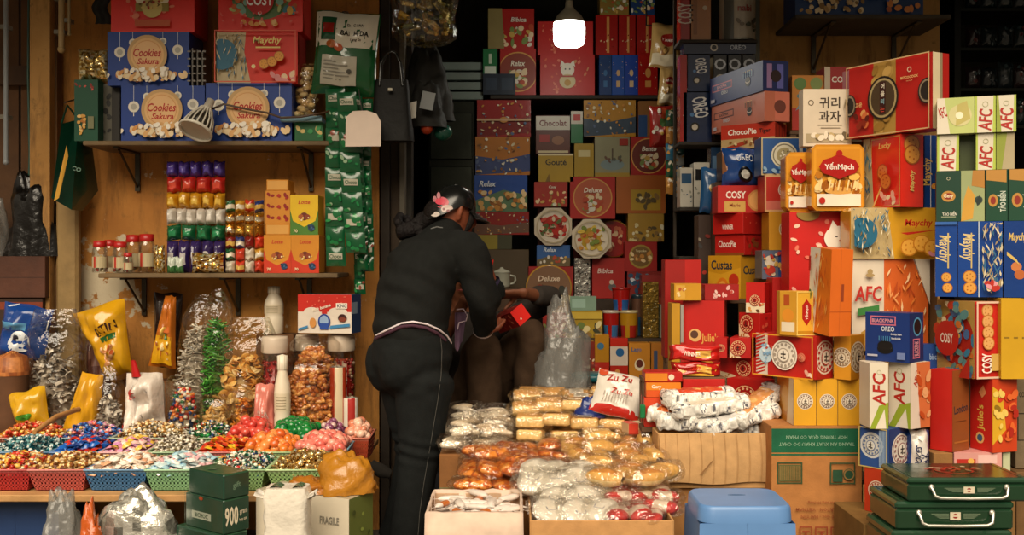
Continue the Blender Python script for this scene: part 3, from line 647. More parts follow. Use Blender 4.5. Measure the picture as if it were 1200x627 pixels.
def heap(bk,x0,x1,y0,y1,zr,kind,cols,word,where,rise=.03,n=None,nind=11,big=1.0,seed=1,zb=None):
 """sweets filling a basket: the front-most as objects, the rest one stuff heap"""
 q=random.Random(seed*31+5);w,d=x1-x0-.03,y1-y0-.03;cx,cy=(x0+x1)/2,(y0+y1)/2
 st=.0195*big;pts=[]
 ny,nx=max(2,int(d/st)),max(2,int(w/st))
 def hz(u,v):return zr+rise*(1-abs(2*u-1)**2.4)*(1-abs(2*v-1)**2.4)+.012*noise.noise(Vector((u*4+seed,v*4,seed)))
 for layer in(0,1):
  for j in range(ny):
   for i in range(nx):
    u,v=(i+q.uniform(.1,.9))/nx,(j+q.uniform(.1,.9))/ny
    pts.append((cx+(u-.5)*w,cy+(v-.5)*d,hz(u,v)-.006-layer*.014+q.uniform(0,.008),v+layer*2-(u>.2)*.05))
 pts.sort(key=lambda p:p[3]);front=pts[:nind*4:4];fs=set(front)
 mb=MB('candy')
 mb.grid(lambda u,v:(cx+(u-.5)*w,cy+(v-.5)*d,hz(u,v)-.016),8,6,lambda u,v:q.choice(cols)[0])
 def colr():return q.choice(cols)
 def scal():return big*q.uniform(.85,1.15)
 for p in pts:
  if p in fs:continue
  c1,c2=colr();me=candy_mesh(kind,c1,c2);s=scal()
  M=Matrix.Translation(p[:3])@Matrix.Rotation(q.uniform(0,6.28),4,'Z')@Matrix.Rotation(q.uniform(-.7,.7),4,'X')@Matrix.Rotation(q.uniform(-.5,.5),4,'Y')@Matrix.Scale(s,4)
  b=len(mb.v);mb.use('foil' if kind in('foil','coin')else 'candy')
  mb.v.extend(tuple(M@v.co)for v in me.vertices)
  ca=me.color_attributes['Col'].data;sm=1
  for f in me.polygons:
   mb.f.append(tuple(b+i for i in f.vertices));mb.c.append(tuple(ca[f.loop_start].color));mb.mi.append(mb.m);mb.sm.append(f.use_smooth)
 tag(mb.build('candy_heap'),f'loose heap of {word} filling the {where}','sweets',kind='stuff')
 for p in front:
  c1,c2=colr();o=link('wrapped_candy' if kind in('twist','foil','sachet','stick')else 'sweet',candy_mesh(kind,c1,c2),None,p[:3],(q.uniform(-.5,.5),q.uniform(-.5,.5),q.uniform(0,6.28)))
  s=scal();o.scale=(s,s,s);tag(o,f'{word.rstrip("s")}, {where}','sweet',f'{word} in the {where}')
RD=[('#b5201c','#e0523a'),('#c8871f','#e8c05a'),('#e9dcc0','#d8b06a'),('#b8341c','#e8c05a')]
BR=[('#6a3a1c','#d8a85a'),('#e0c79a','#a5702f'),('#d8ae66','#f0e2bf'),('#8d5526','#e8cc90')]
WH=[('#e6ddd0','#d8b8a8'),('#efe6d8','#e0a07a'),('#e3cdb8','#f0e8dc'),('#d8a07c','#efe2d0')]
PB=[('#d9a8ac','#ece0dc'),('#9cc0cc','#2f6a9a'),('#e8dfd8','#d08a90'),('#bcd0d2','#e8e0d8')]
MX=[('#12633a','#e8e0c8'),('#1f3f7a','#d8d2c4'),('#e4dccb','#b5281e'),('#c07a28','#1c1c22'),('#0f5a4a','#cfe0d4'),('#e7e0d2','#15301f')]
GD=[('#c9a05a','#efe0b4'),('#e2c88a','#b5822f'),('#b5883c','#e8d49c')]
TE=[('#0f4f5a','#c8d8d4'),('#12606a','#d8e0dc'),('#0c3f4c','#7fb0b0'),('#d0d8d2','#12606a')]
BL=[('#174a9a','#3a78c8'),('#1c5cb0','#12337a'),('#b5281e','#e0705a'),('#1a3c80','#4a8ad0')]
PK=[('#d88aa0','#f0d0d0'),('#c98ab8','#e8d4e0'),('#e8c0b8','#d87a8a'),('#d8b04a','#f0e0b0')]
GR=[('#8a7a5a','#e8e0d0'),('#cfc6b4','#4a3a2a'),('#5a4a38','#d8cfc0'),('#e4dccb','#7a6a4a')]
RY=[('#c8341e','#e8a03a'),('#e0b428','#f0dc7a'),('#d85a1e','#e8c05a')]
OR=[('#d8742a','#e8a060'),('#e08a48','#d86a28'),('#cc5c22','#e89a58')]
PP=[('#d9796a','#e8a090'),('#e39a86','#d86a60'),('#cf6257','#efb0a0')]
GN=[('#0c6a2a','#1d8a3a'),('#12782f','#0a5a22'),('#0f5f2a','#2a9a48')]
PU=[('#7a3f5e','#b58aa0'),('#8f5272','#c8a0b0'),('#c9a8a0','#e0ccc0'),('#5c2c4a','#9a6a84')]
CR=[('#e2b8a0','#f0d8c8'),('#d8a088','#efd8c8'),('#c97a5c','#e8b8a0')]
RG=[('#b5201c','#e0523a'),('#c8871f','#e8c05a'),('#d8703a','#f0c890')]
def put(px0,px1,y0,y1,col,kind,cols,word,where,h=.075,rise=.03,ym=None,**k):
 ym=y0
 x0,x1=X(px0,ym),X(px1,ym)
 basket('candy_basket',f'{where} heaped with {word}',x0,x1,y0,y1,h,col)
 heap(None,x0,x1,y0,y1,TZ+h,kind,cols,word,where,rise=rise,**k)
put(-30,35,3.53,3.77,'#b03030','twist',RD,'red and gold candies','dark red basket at the table end',seed=1)
put(32,101,3.53,3.77,'#b8544c','stick',BR,'brown and cream candy sticks','pinkish red basket in the front row',seed=2)
put(98,172,3.53,3.77,'#3f6f9c','sachet',WH,'white and peach candies','blue basket in the front row',seed=3)
put(169,241,3.53,3.77,'#7fae80','sachet',PB,'pink and pale blue sachets','mint basket beside the blue one',seed=4)
put(243,310,3.53,3.77,'#86ad72','twist',MX,'green blue and white candies','green basket behind the dark green tins',seed=5)
put(312,391,3.53,3.77,'#8db070','foil',GD,'gold foil candies','pale green corner basket',seed=6,big=1.15)
r2=dict(h=.085,rise=.035)
put(-20,56,3.8,4.03,'#2f5f8a','twist',TE,'teal candies','basket of teal sweets in the second row',seed=7,**r2)
put(58,114,3.8,4.03,'#345f9a','sachet',BL,'blue sachets','basket of blue sweets in the second row',seed=8,**r2)
put(116,168,3.8,4.03,'#c98a8a','sachet',PK,'pink and lilac sachets','basket of pink sweets in the second row',seed=9,**r2)
put(170,226,3.8,4.03,'#7a9a6a','twist',GR,'grey and cream candies','basket of grey sweets in the second row',seed=10,**r2)
put(228,280,3.8,4.03,'#b8544c','sachet',RY,'red and yellow sachets','basket of yellow sweets in the second row',seed=11,**r2)
put(282,342,3.8,4.03,'#8db070','bigball',OR,'orange balls','basket of orange balls in the second row',seed=12,big=1.1,**r2)
put(344,404,3.8,4.03,'#4a7f98','bigball',PP,'pink balls','blue corner basket in the second row',seed=13,big=1.1,**r2)
r3=dict(h=.092,rise=.04)
put(-10,60,4.06,4.27,'#8a4a3a','twist',RG,'red candies','basket of red sweets in the back row',seed=14,**r3)
put(62,128,4.06,4.27,'#6a8a9a','twist',BL+PK,'blue and pink candies','basket of blue and pink sweets in the back row',seed=15,**r3)
put(130,208,4.06,4.27,'#7a8a6a','twist',BR+GR,'brown foil candies','basket of brown sweets in the back row',seed=16,**r3)
put(210,262,4.06,4.27,'#6a8a5a','twist',MX+GN,'green and red candies','basket of green and red candies in the back row',seed=17,**r3)
put(264,312,4.06,4.27,'#b8544c','bigball',[('#c0382e','#d8604a'),('#cc5040','#b5281e')],'red balls','basket of red balls in the back row',seed=18,big=1.1,**r3)
put(314,366,4.06,4.27,'#5a8a5a','bigball',GN,'shiny green balls','basket of green balls in the back row',seed=19,big=1.15,**r3)
put(368,400,4.06,4.27,'#6a7a9a','ball',PU,'purple beads','basket of purple beads in the back row',seed=20,**r3)
put(402,432,4.06,4.27,'#a8442c','bigball',CR,'cream and pink balls','red basket at the doorway end of the table',seed=21,**r3)
mb=MB('wood');mb.tube([P(40,513,3.83)+Vector((0,0,.02)),P(66,496,3.98)+Vector((0,0,.025)),P(92,488,4.2)+Vector((0,0,.03))],[.009,.011,.01],'#a5743f',n=8)
tag(mb.build('wooden_stick'),'bent wooden stick lying across the teal and red sweets','stick')
def clearbag(name,label,x0,x1,yt,yb,Y,d,cols,size,n,shape,fillto=.7,seed=1,m='film',zb=None,cat='bag',neck=.5,mat='candy',tilt=0,part='filling',word=None,cnt=0,elong=1):
 z0=TZ+.002 if zb is None else zb;zt=Z(yt,Y);h=zt-z0;w=X(x1,Y)-X(x0,Y)
 o=empty(name,Vector(((X(x0,Y)+X(x1,Y))/2,Y,z0)),label,cat)
 q=random.Random(seed);masters=[]
 mb=MB(mat)
 def item(b,p,c,s):
  M=Matrix.Translation(p)@Matrix.Rotation(q.uniform(0,6.28),4,'Z')@Matrix.Rotation(q.uniform(-1.2,1.2),4,'X')@Matrix.Rotation(q.uniform(-.9,.9),4,'Y')@Matrix.Scale(s,4)
  b.T=M
  if shape=='coin':b.lathe([(0,-.1),(.95,-.1),(1,0),(.95,.1),(0,.1)],c,n=12)
  elif shape=='nut':b.ball((0,0,0),(1.25,.62,.55),c,7,5)
  elif shape=='chip':b.grid(lambda u,v:((u-.5)*2.2,(v-.5)*1.1,.35*math.sin(u*3)+.2*math.sin(v*5)),4,2,c,smooth=False)
  elif shape=='strip':b.grid(lambda u,v:((u-.5)*4.2,.32*math.cos(6.28*v)+.25*math.sin(u*4),.32*math.sin(6.28*v)),4,4,c)
  else:b.ball((0,0,0),(1,.85,.8),c,7,5)
  b.T=None
 for k in range(n):
  t=(q.random()**.8);a=q.uniform(math.pi*.95,math.pi*2.05);rr=.47*(1-.35*t if t>.6 else 1-.13*t)*q.uniform(.72,.98)
  ext=math.sin(min(1,(fillto-t*fillto)/fillto*3.2+.25)*math.pi/2)
  p=Vector((w*rr*math.cos(a)*ext+tilt*t*fillto*h,d*rr*math.sin(a)*ext,size*1.1+t*(h*fillto-size*1.6)))
  c=q.choice(cols)
  if k<cnt:
   b2=MB(mat);item(b2,Vector((0,0,0)),c,size);b2.build(word,o,p)
  else:item(mb,p,c,size)
 mb.grid(lambda u,v:(w*.34*math.cos(6.283*u)*math.sin(math.pi*(.15+.8*v))+tilt*v*h*fillto,d*.34*math.sin(6.283*u)*math.sin(math.pi*(.15+.8*v)),size+v*h*fillto*.9),14,8,lambda u,v:mixc(q.choice(cols),'#3a2a1a',.35),cu=True)
 f=mb.build(part,o);f['kind']='stuff'
 bagfilm('film',o,0,0,0,w,d,h,m,neck=neck,seed=seed,tilt=tilt,full=fillto+.08)
 return o
GY=['#b8aea0','#d8cfc2','#7a7066','#e8e0d4','#9a8e80','#5a5148']
clearbag('snack_bag','large clear bag of grey and white wrapped sweets',30,100,362,470,4.45,.2,GY,.014,260,'chip',.72,1,neck=.3,zb=None)
clearbag('snack_bag','small pointed clear bag of grey sweets beside the white carrier bag',108,148,424,495,4.34,.12,GY,.011,150,'chip',.62,2,neck=.8)
clearbag('snack_bag','tall clear bag of white dried strips leaning on the wall',196,240,345,440,4.52,.12,['#d8cfc0','#e8e0d2','#b8ad9c','#c9bfae'],.012,300,'strip',.8,3,neck=.6,tilt=.12,m='film')
clearbag('snack_bag','tall clear bag of green dried strips',237,273,338,450,4.46,.12,['#3f8f32','#56a83e','#2f7a2a','#74b850'],.012,330,'strip',.8,4,neck=.7,m='film')
clearbag('snack_bag','clear bag of round golden coin biscuits',240,312,372,492,4.42,.17,['#d8a04a','#e3b866','#c98a36','#eac98a','#b5762a'],.02,150,'coin',.72,5,neck=.4,tilt=.12,mat='bread',word='biscuit',cnt=60)
clearbag('nut_bag','clear bag of glazed nuts standing behind the other nut bag',338,400,394,480,4.47,.16,['#b5662a','#c9803a','#9a5020','#d89a52'],.0165,330,'nut',.9,6,neck=.3,mat='candy',zb=TZ+.06)
clearbag('nut_bag','clear bag of glazed nuts in front of the other nut bag',322,396,420,494,4.33,.12,['#b5662a','#c9803a','#9a5020','#d89a52'],.0165,330,'nut',.9,7,neck=.3,mat='candy')
clearbag('nut_bag','small clear pouch of orange slices beside the printed pink bag',272,296,450,495,4.32,.08,['#d8842a','#e09a3c','#c9702a'],.012,70,'chip',.8,8,neck=.4)
clearbag('nut_bag','low clear bag of pale biscuits under the coin biscuits',234,270,462,496,4.31,.08,['#d8b06a','#c9984a','#e6c88a'],.012,70,'coin',.8,9,neck=.3,mat='bread')
clearbag('candy_bag','open clear bag of mixed red and green sweets',196,236,440,495,4.33,.12,['#b5281e','#12633a','#d8a050','#1f3f7a','#d87a3a','#e0d4c0'],.01,200,'ball',.85,10,neck=.2)
def standing(name,label,x0,x1,yt,yb,Y,t,col,pr=None,rz=0,ry=0,mat='gloss',seed=1,wr=.35,cat='bag',z=None,pt=1,pb=1):
 z=Z(yb,Y)if z is None else z
 return pouch(name,label,cat,Vector(((X(x0,Y)+X(x1,Y))/2,Y,z)),X(x1,Y)-X(x0,Y),Z(yt,Y)-z,t,col,pr,(0,ry,rz),mat=mat,seed=seed,wr=wr,pt=pt,pb=pb)
def d_bluewhite(F):
 F.rect(0,0,1,1,'#16408a',12);F.poly([(.1,.95),(.98,.6),(.98,.78),(.3,1)],'#d8dce0');F.ell(.5,.3,.22,'#d8dce0',ry=.2);F.ell(.42,.36,.07,'#2a2a3a');F.ell(.65,.28,.07,'#3a5a9a');F.rect(.05,.52,.6,.66,'#5a9ac8')
standing('snack_pack','blue and white plastic snack pack at the table end',-4,54,357,420,4.53,.1,'#16408a',d_bluewhite,seed=3,wr=.7,ry=.16,z=TZ+.43 if False else Z(420,4.48))
bx('cardboard_box','brown cardboard box at the table end under the blue and white pack','box',-40,34,421,490,4.48,.11,'#7a4f2c',{'F':lambda F:F.rect(.0,.46,1,.54,'#5a3a20')},zb=TZ+.001,mat='cardboard')
j=empty('grain_jar',P(14,470,4.38),'wide jar of reddish brown grains in front of the brown box','jar');j.location.z=TZ+.002
H=Z(410,4.38)-TZ
mb=MB('matte');mb.lathe([(0,.002),(.06,.004),(.066,H*.3),(.068,H*.72),(.07,H*.74)],'#5a3a22',n=24);mb.build('pot',j)
mb=MB('bread');mb.lathe([(.0705,H*.74),(.074,H*.78),(.06,H*.93),(.0,H*.98)],lambda u,v:R.choice(['#a5622f','#8a4a20','#b8743c']),n=30)
for k in range(150):
 a,r=R.uniform(0,6.28),R.uniform(0,1)**.5;mb.ball((.068*r*math.cos(a),.068*r*math.sin(a),H*(.98-.2*r*r)),.005,R.choice(['#b5702f','#8a4a20','#c98a48']),5,3)
o=mb.build('grains',j);o['kind']='stuff'
def d_btin(F):
 F.text('B.TIN',.62,.66,.12,'#3a1a12',rot=.12,maxw=.5);F.rect(.42,.5,.8,.57,'#2a6a34');F.dots(.35,.2,.75,.42,16,['#c98a52','#d8a878','#b5562a'],(.04,.07),4)
standing('snack_pack','big yellow printed pack leaning behind the white carrier bag',113,168,355,450,4.5,.13,'#d09a16',d_btin,ry=-.3,seed=5,wr=.7,z=Z(440,4.5),pt=1.15,pb=.55)
standing('snack_pack','plain yellow folded pack in front of the grey sweets',70,112,436,495,4.34,.1,'#cf961a',lambda F:F.rect(.2,.52,.5,.56,'#6a4a1a'),ry=.2,seed=6,wr=.7,z=TZ+.001,pt=.6,pb=1.2)
standing('snack_pack','low yellow and red pack with a green leaf print at the table end',28,68,455,495,4.32,.1,'#c99a1c',lambda F:(F.poly([(.2,0),(.9,0),(.75,.5),(.5,.2)],'#b5341c'),F.ell(.45,.6,.16,'#3f8a2a',ry=.08),F.dots(.3,.05,.8,.3,6,['#d86a2a','#c8281e'],(.06,.1),3)),seed=7,wr=.8,z=TZ+.001,pt=1.15,pb=.8,ry=-.25)
standing('snack_pack','dark brown glossy pack between the grey sweets and the yellow pack',99,130,376,460,4.56,.1,lambda u,v:'#4a2a22' if noise.noise(Vector((u*4,v*5,2)))<.1 else '#6a4a40',None,seed=8,wr=.7,z=TZ+.001)
standing('carrier_bag','white plastic carrier bag with red print and a red knot',144,195,437,495,4.3,.14,'#d8ccc0',lambda F:(F.ring(.24,.74,.12,.03,'#b5281e'),F.text('ABC',.3,.73,.08,'#b5281e',rot=.2),F.ell(.12,.35,.05,'#c8281e'),F.dots(.2,.02,.8,.2,10,['#c9607a','#d8909a','#b5485a'],(.04,.08),2)),seed=9,wr=1.4,mat='poly',z=TZ+.001,pt=.82,pb=1.1)
mb=MB('poly');mb.grid(lambda u,v:P(160+6*math.cos(6.28*u)*(1-v*.5)-4*v,442-20*v,4.28+.02*math.sin(6.28*u)),10,6,lambda u,v:'#b5181a',cu=True);tag(mb.build('red_bag_knot'),'red twisted plastic knot sticking out of the white carrier bag','knot')
def d_orange(F):F.rect(.1,.05,.9,.45,'#d8a01c');F.ell(.5,.5,.16,'#e8c05a');F.poly([(.35,.95),(.65,.95),(.8,.5),(.2,.5)],'#c8641a');F.ell(.62,.42,.1,'#3a6a2a');F.dots(.2,.1,.8,.4,10,['#f0d890','#a55a1a'],(.04,.08),3)
standing('snack_pack','orange and gold pointed pack leaning on the wall',176,204,346,440,4.55,.08,'#b5641c',d_orange,ry=.12,seed=10,wr=.7,z=Z(430,4.55),pt=.45,pb=1.15)
standing('snack_pack','black glossy pack behind the orange pointed pack',180,214,343,425,4.64,.08,'#2a1d18',None,seed=11,wr=.6,z=Z(430,4.64))
bx('cardboard_box','brown cardboard box against the wall behind the leaning packs','box',135,300,447,495,4.6,.13,'#70492a',zb=TZ+.001,mat='cardboard')
standing('printed_bag','small pink printed bag in front of the bottle',295,326,450,494,4.3,.09,'#c9786a',lambda F:(F.text('SUA',.5,.55,.14,'#e8dcd0',maxw=.5),F.rect(.2,.3,.8,.38,'#e8dcd0')),seed=12,wr=.8,z=TZ+.001,pt=.7,pb=1.15)
def bottle(px,yt,yb,Y,w,label,z=None):
 z=TZ+.002 if z is None else z;h=Z(yt,Y)-z;r=w*Y/2400
 o=empty('plastic_bottle',Vector((X(px,Y),Y,z)),label,'bottle')
 mb=MB('plastic');mb.lathe([(0,0),(r*.92,0),(r,h*.03),(r,h*.36),(r*.94,h*.39),(r,h*.42),(r,h*.62),(r*.9,h*.7),(r*.62,h*.8),(r*.55,h*.84)],'#d8cbb4',n=24);mb.build('body',o)
 mb=MB('plastic');mb.lathe([(r*.58,h*.84),(r*.64,h*.85),(r*.64,h*.985),(0,h)],lambda u,v:'#e0d6c4' if int(u*24)%2 else '#cabfa8',n=24);mb.build('cap',o)
 mb=MB('card');mb.lathe([(r*1.01,h*.43),(r*1.01,h*.61)],'#cdbfa4',n=24)
 f=Face(mb,lambda x,y,zz:((r*1.012+zz)*math.sin((x-.5)*1.8),-(r*1.012+zz)*math.cos((x-.5)*1.8),h*(.43+.18*y)),r*1.8,h*.18,True)
 for k in range(5):f.rect(.15,.12+k*.16,.85,.17+k*.16,'#9a8c72')
 mb.build('label_band',o)
j2=bx('cardboard_box','low brown box under the tall white bottle','box',300,344,392,440,4.56,.14,'#5f3f26',zb=TZ+.001,mat='cardboard')
bottle(321,335,400,4.6,22,'tall white plastic bottle standing against the wall',top(j2)+.001)
bottle(331,415,480,4.24,19,'short white plastic bottle between the nut bag and coin biscuits')
def sweetjar(px,yt,yb,Y,w,label,cols,z=None,lid='#c9b8a4'):
 z=TZ+.002 if z is None else z;h=Z(yt,Y)-z;r=w*Y/2400
 o=empty('sweet_jar',Vector((X(px,Y),Y,z)),label,'jar')
 mb=MB('glass');mb.lathe([(0,.001),(r*.95,.001),(r,.01),(r,h*.78),(r*.9,h*.86)],'#ffffff',n=22);mb.build('body',o)
 mb=MB('plastic');mb.lathe([(r*.93,h*.85),(r*.97,h*.86),(r*.97,h*.98),(r*.9,h),(0,h)],lid,n=24);mb.build('lid',o)
 mb=MB('candy');q=random.Random(px)
 for k in range(170):
  a=q.uniform(math.pi,2*math.pi);rr=r*q.uniform(.75,.88);mb.ball((rr*math.cos(a),rr*math.sin(a),q.uniform(.05,.78)*h),r*.13,q.choice(cols),6,4)
 mb.lathe([(0,.01),(r*.78,.01),(r*.78,h*.76),(0,h*.78)],lambda u,v:q.choice(cols),n=14);f=mb.build('sweets',o);f['kind']='stuff'
 return o
RR=['#a5201c','#8a1a18','#c0382a','#b5482a','#6a1414']
sweetjar(322,394,440,4.4,32,'pale lidded jar of red sweets in front of the tall bottle',RR)
sweetjar(360,392,440,4.58,28,'pale lidded jar of red sweets under the red and white carton',RR)
sweetjar(400,392,470,4.52,33,'pale lidded jar of mixed red sweets nearest the doorway',RR+['#c9a07a','#d8b8a0'])
def d_milk(F):
 F.rect(0,0,1,1,'#d9cdbf');F.rect(0,.55,1,1,'#bf2a20');F.ell(.26,.55,.22,'#d9cdbf',ry=.12);F.ell(.75,.55,.26,'#d9cdbf',ry=.12);F.rect(.45,.5,.55,.62,'#bf2a20');F.dots(.05,.7,.9,.95,10,['#d8584a','#e0705a'],(.015,.03),2)
 F.text('Milk banana',.45,.66,.08,'#e8dcc8',rot=.3,shear=.2,maxw=.4);F.rect(.72,.64,.93,.78,'#e6ddd0');F.text('KING',.83,.71,.09,'#26304a',maxw=.17)
 F.ell(.5,.3,.17,'#27408a',ry=.2);F.ell(.5,.32,.12,'#8fa8c8',ry=.14);F.rect(.42,.1,.58,.26,'#2a4a9a');F.ell(.29,.27,.09,'#c98a48',ry=.13);F.ell(.84,.4,.12,'#3a1a18',ry=.1);F.ell(.84,.36,.1,'#7a3a28',ry=.06);F.poly([(.6,.12),(.98,.18),(.98,.26),(.62,.2)],'#3d7fae');F.poly([(.02,.12),(.2,.2),(.2,.14),(.02,.06)],'#3d7fae')
bx('milk_carton_box','red and white printed carton on the two pale lidded jars','box',349,423,345,391,4.42,.19,'#d9cdbf',{'F':d_milk,'R':lambda F:(F.rect(0,0,1,1,'#26406a'),F.rect(0,.5,.6,.8,'#8fa0b4'))},t=12,split=412,zb=Z(391,4.42)-.0,cols={'R':'#26406a','T':'#5a6a80'})
def can(px,yt,yb,Y,w,label,c1,c2):
 z=TZ+.1 if False else TZ+.002;h=Z(yt,Y)-z;r=w*Y/2400;o=empty('tin_can',Vector((X(px,Y),Y,z)),label,'can')
 mb=MB('gloss');mb.lathe([(r*.94,0),(r,.004),(r,h-.004),(r*.95,h)],lambda u,v:c1 if .15<(u*3)%1<.6 else c2,n=24);mb.build('body',o)
 mb=MB('metal');mb.lathe([(r*.95,h),(r*.9,h-.003),(0,h-.003)],'#a8a294',n=24);mb.build('lid',o)
can(396,430,480,4.34,19,'slim cream and red can beside the front nut bag','#cdbb9a','#a83a20')
can(411,466,492,4.33,17,'short red and white can at the doorway end of the table','#a8302a','#d8cfc0')
def stool(name,label,px0,px1,ytop,Y,h,w,d,col,col2,group=None):
 """moulded plastic stool: rounded top with grip slot, four splayed flared legs, aprons between them"""
 xc=(X(px0,Y)+X(px1,Y))/2;o=empty(name,Vector((xc,Y+d/2,0)),label,'stool',group)
 mb=MB('plastic')
 def rr(w_,d_,r,n=6):
  pts=[]
  for sx,sy,a0 in((1,1,0),(-1,1,90),(-1,-1,180),(1,-1,270)):
   for k in range(n+1):
    a=math.radians(a0+90*k/n);pts.append((sx*(w_/2-r)+r*math.cos(a),sy*(d_/2-r)+r*math.sin(a)))
  return pts
 lay=[(0.0,.97,h-.001),(.004,1,h-.004),(.012,1.03,h-.012),(.02,1.05,h-.05)]
 rings=[[mb.av((x*s,y*s,z))for x,y in rr(w,d,.045)]for _,s,z in lay];n=len(rings[0])
 mb.smooth=True
 for a,b in zip(rings,rings[1:]):
  for i in range(n):mb.fi((b[i],b[(i+1)%n],a[(i+1)%n],a[i]),col)
 mb.smooth=False
 sw,sd=.028,.007;inner=[mb.av((sw*math.cos(6.2832*i/n+.39),sd*math.sin(6.2832*i/n+.39)+.02,h))for i in range(n)]
 for i in range(n):mb.fi((rings[0][i],rings[0][(i+1)%n],inner[(i+1)%n],inner[i]),col)
 dn=[mb.av((sw*math.cos(6.2832*i/n+.39),sd*math.sin(6.2832*i/n+.39)+.02,h-.012))for i in range(n)]
 for i in range(n):mb.fi((inner[i],inner[(i+1)%n],dn[(i+1)%n],dn[i]),mixc(col,'#000000',.3))
 mb.build('seat',o)
 for sx in(-1,1):
  for sy in(-1,1):
   mb=MB('plastic')
   tp=lambda t,k:(sx*(w/2*(1.05+.1*t)-k*.004),sy*(d/2*(1.05+.1*t)-k*.004))
   for side in(0,1):
    pts_o,m=[],10
    for q in range(m+1):
     t=q/m;z=(h-.05)*(1-t);cx,cy=tp(t,0);wd=(w if side==0 else d)*(.53 if t<.3 else .16+.37*(1-(t-.3)/.7)**3)
     a=(cx,cy,z);b=(cx-sx*wd,cy,z)if side==0 else(cx,cy-sy*wd,z)
     pts_o.append((a,b))
    for(a,b),(a2,b2)in zip(pts_o,pts_o[1:]):
     mb.poly([a,b,b2,a2],col)
     i1=[(p[0]*.965,p[1]*.965,p[2])for p in(a,b,b2,a2)];mb.poly(i1[::-1],col2);mb.poly([b,i1[1],i1[2],b2],mixc(col,col2,.5))
   mb.build('leg',o)
 return o
stool('plastic_stool','light blue plastic stool in front of the cardboard boxes',826,925,580,2.98,.535,.265,.24,'#5a83b8','#3a639c')
stool('plastic_stool','dark blue plastic stool with a red inside under the sweets table',-28,66,590,3.62,.412,.29,.24,'#223c6a','#8a1a1a')
def d_900(F):F.text('900',.3,.5,.56,'#d9cdb4',maxw=.5,rot=.0);F.text('gram',.75,.55,.16,'#b8ae98',maxw=.3,rot=.1);F.text('hop qua',.74,.35,.12,'#b8ae98',maxw=.3,rot=.1)
def d_tinfront(F):F.rect(.18,.3,.68,.52,'#8a8f80');F.text('BICHOC',.43,.41,.13,'#23402c',maxw=.4);F.ell(.42,.92,.1,'#8a3a1a',ry=.06);F.frame(0,0,1,1,.012,'#2a4a34')
z=Z(645,3.25);gt=None
sup=bx('wooden_crate','low wooden crate under the dark green tins marked 900','crate',205,300,700,741,3.24,.22,'#6a4a2a',zb=.001,h=Z(662,3.25)-.002,mat='wood',group=None)
zz=top(sup)+.001
for k,(a,s,b,y1,y0,yy)in enumerate(((206,258,291,627,662,3.24),(217,262,293,586,627,3.25),(221,262,293,556,586,3.25))):
 o=bx('tin_box',['lowest dark green tin marked 900, at the bottom edge','middle dark green tin marked 900 with a pale nameplate','topmost dark green tin of the 900 stack, lid up'][k],'tin',a,b,y1,y0,yy,.15,'#16382a',{'F':d_tinfront if k==1 else None,'R':d_900 if k<2 else(lambda F:F.text('gift',.5,.5,.3,'#5a7a64',rot=.1)),'T':(lambda F:(F.frame(.04,.04,.96,.96,.03,'#7a6a48'),F.ell(.4,.4,.16,'#5a6a50')))if k==2 else None},t=38,split=s,zb=zz,h=Z(y1,yy)-Z(y0,yy),group='dark green tins marked 900',mat='gloss',cols={'T':'#2a4a34'},cham=.004)
 zz=top(o)+.001
def lump(name,label,cat,x0,x1,yt,yb,Y,d,m,col,seed,amp=.25,zb=None,extra=None,n=30):
 z0=Z(yb,Y)if zb is None else zb;w,h=X(x1,Y)-X(x0,Y),Z(yt,Y)-z0;mb=MB(m)
 def fn(u,v):
  a=2*math.pi*u;b=math.pi*v*.5*1.0
  p=Vector((math.cos(a)*math.cos(b),math.sin(a)*math.cos(b),math.sin(b)))
  q=1+amp*noise.noise(p*1.6+Vector((seed,0,0)))+amp*.7*noise.noise(p*4+Vector((0,seed,0)))+amp*.4*(1-abs(noise.noise(p*7+Vector((0,0,seed))))*2)
  return(w/2*p.x*q,d/2*p.y*q,h*p.z*q)
 mb.grid(fn,n,14,col,cu=True);o=mb.build(name,None,Vector(((X(x0,Y)+X(x1,Y))/2,Y+d/2,z0)));tag(o,label,cat);return o
plat=bx('cardboard_box','low cardboard box under the table carrying the silver bag','box',62,200,660,770,3.27,.19,'#5a4028',zb=.001,h=.24,mat='cardboard')
zp=top(plat)+.001
lump('plastic_bag','crumpled silver and clear plastic bag under the table beside the green tins','bag',92,206,584,640,3.34,.12,'foil',lambda u,v:['#d8d4c8','#b8b4a8','#e8e4da','#8a8880','#cfc8b8'][int(abs(noise.noise(Vector((u*13,v*9,2))))*9)%5],3,.17,zb=zp)
lump('plastic_bag','dark clear plastic bag sagging beside the dark blue stool','bag',40,84,588,660,3.3,.12,'smoke','#ffffff',5,.3,zb=zp)
lump('orange_wrapper','torn orange wrapper poking out of the silver bag','wrapper',86,116,606,640,3.275,.06,'poly','#b8541a',4,.3,n=20,zb=zp)
o=empty('tissue_pack',Vector((X(334,3.1),3.14,Z(664,3.1))),'white shrink-wrapped pack with a green top strip before the white carton','pack')
mb=MB('poly')
def tp(u,v):
 a=2*math.pi*u;e=lambda t:math.copysign(abs(t)**.4,t);k=[1,1.02,.93,1.03,.94,1.03,.95,1.02,.9][min(8,int(v*8+.5))]*(1+.06*noise.noise(Vector((math.cos(a)*3,math.sin(a)*3,v*6))))
 return(.068*k*e(math.cos(a)),.05*k*e(math.sin(a)),.235*v)
mb.grid(tp,28,8,'#d8d0c2',cu=True);mb.poly([tp(i/28,1)for i in range(28)],'#d8d0c2');mb.build('body',o)
mb=MB('poly');mb.grid(lambda u,v:((u-.5)*.1,(v-.5)*.05-.004,.236+.008*math.sin(u*9)),8,4,lambda u,v:'#2a5a3a');mb.build('strip',o)
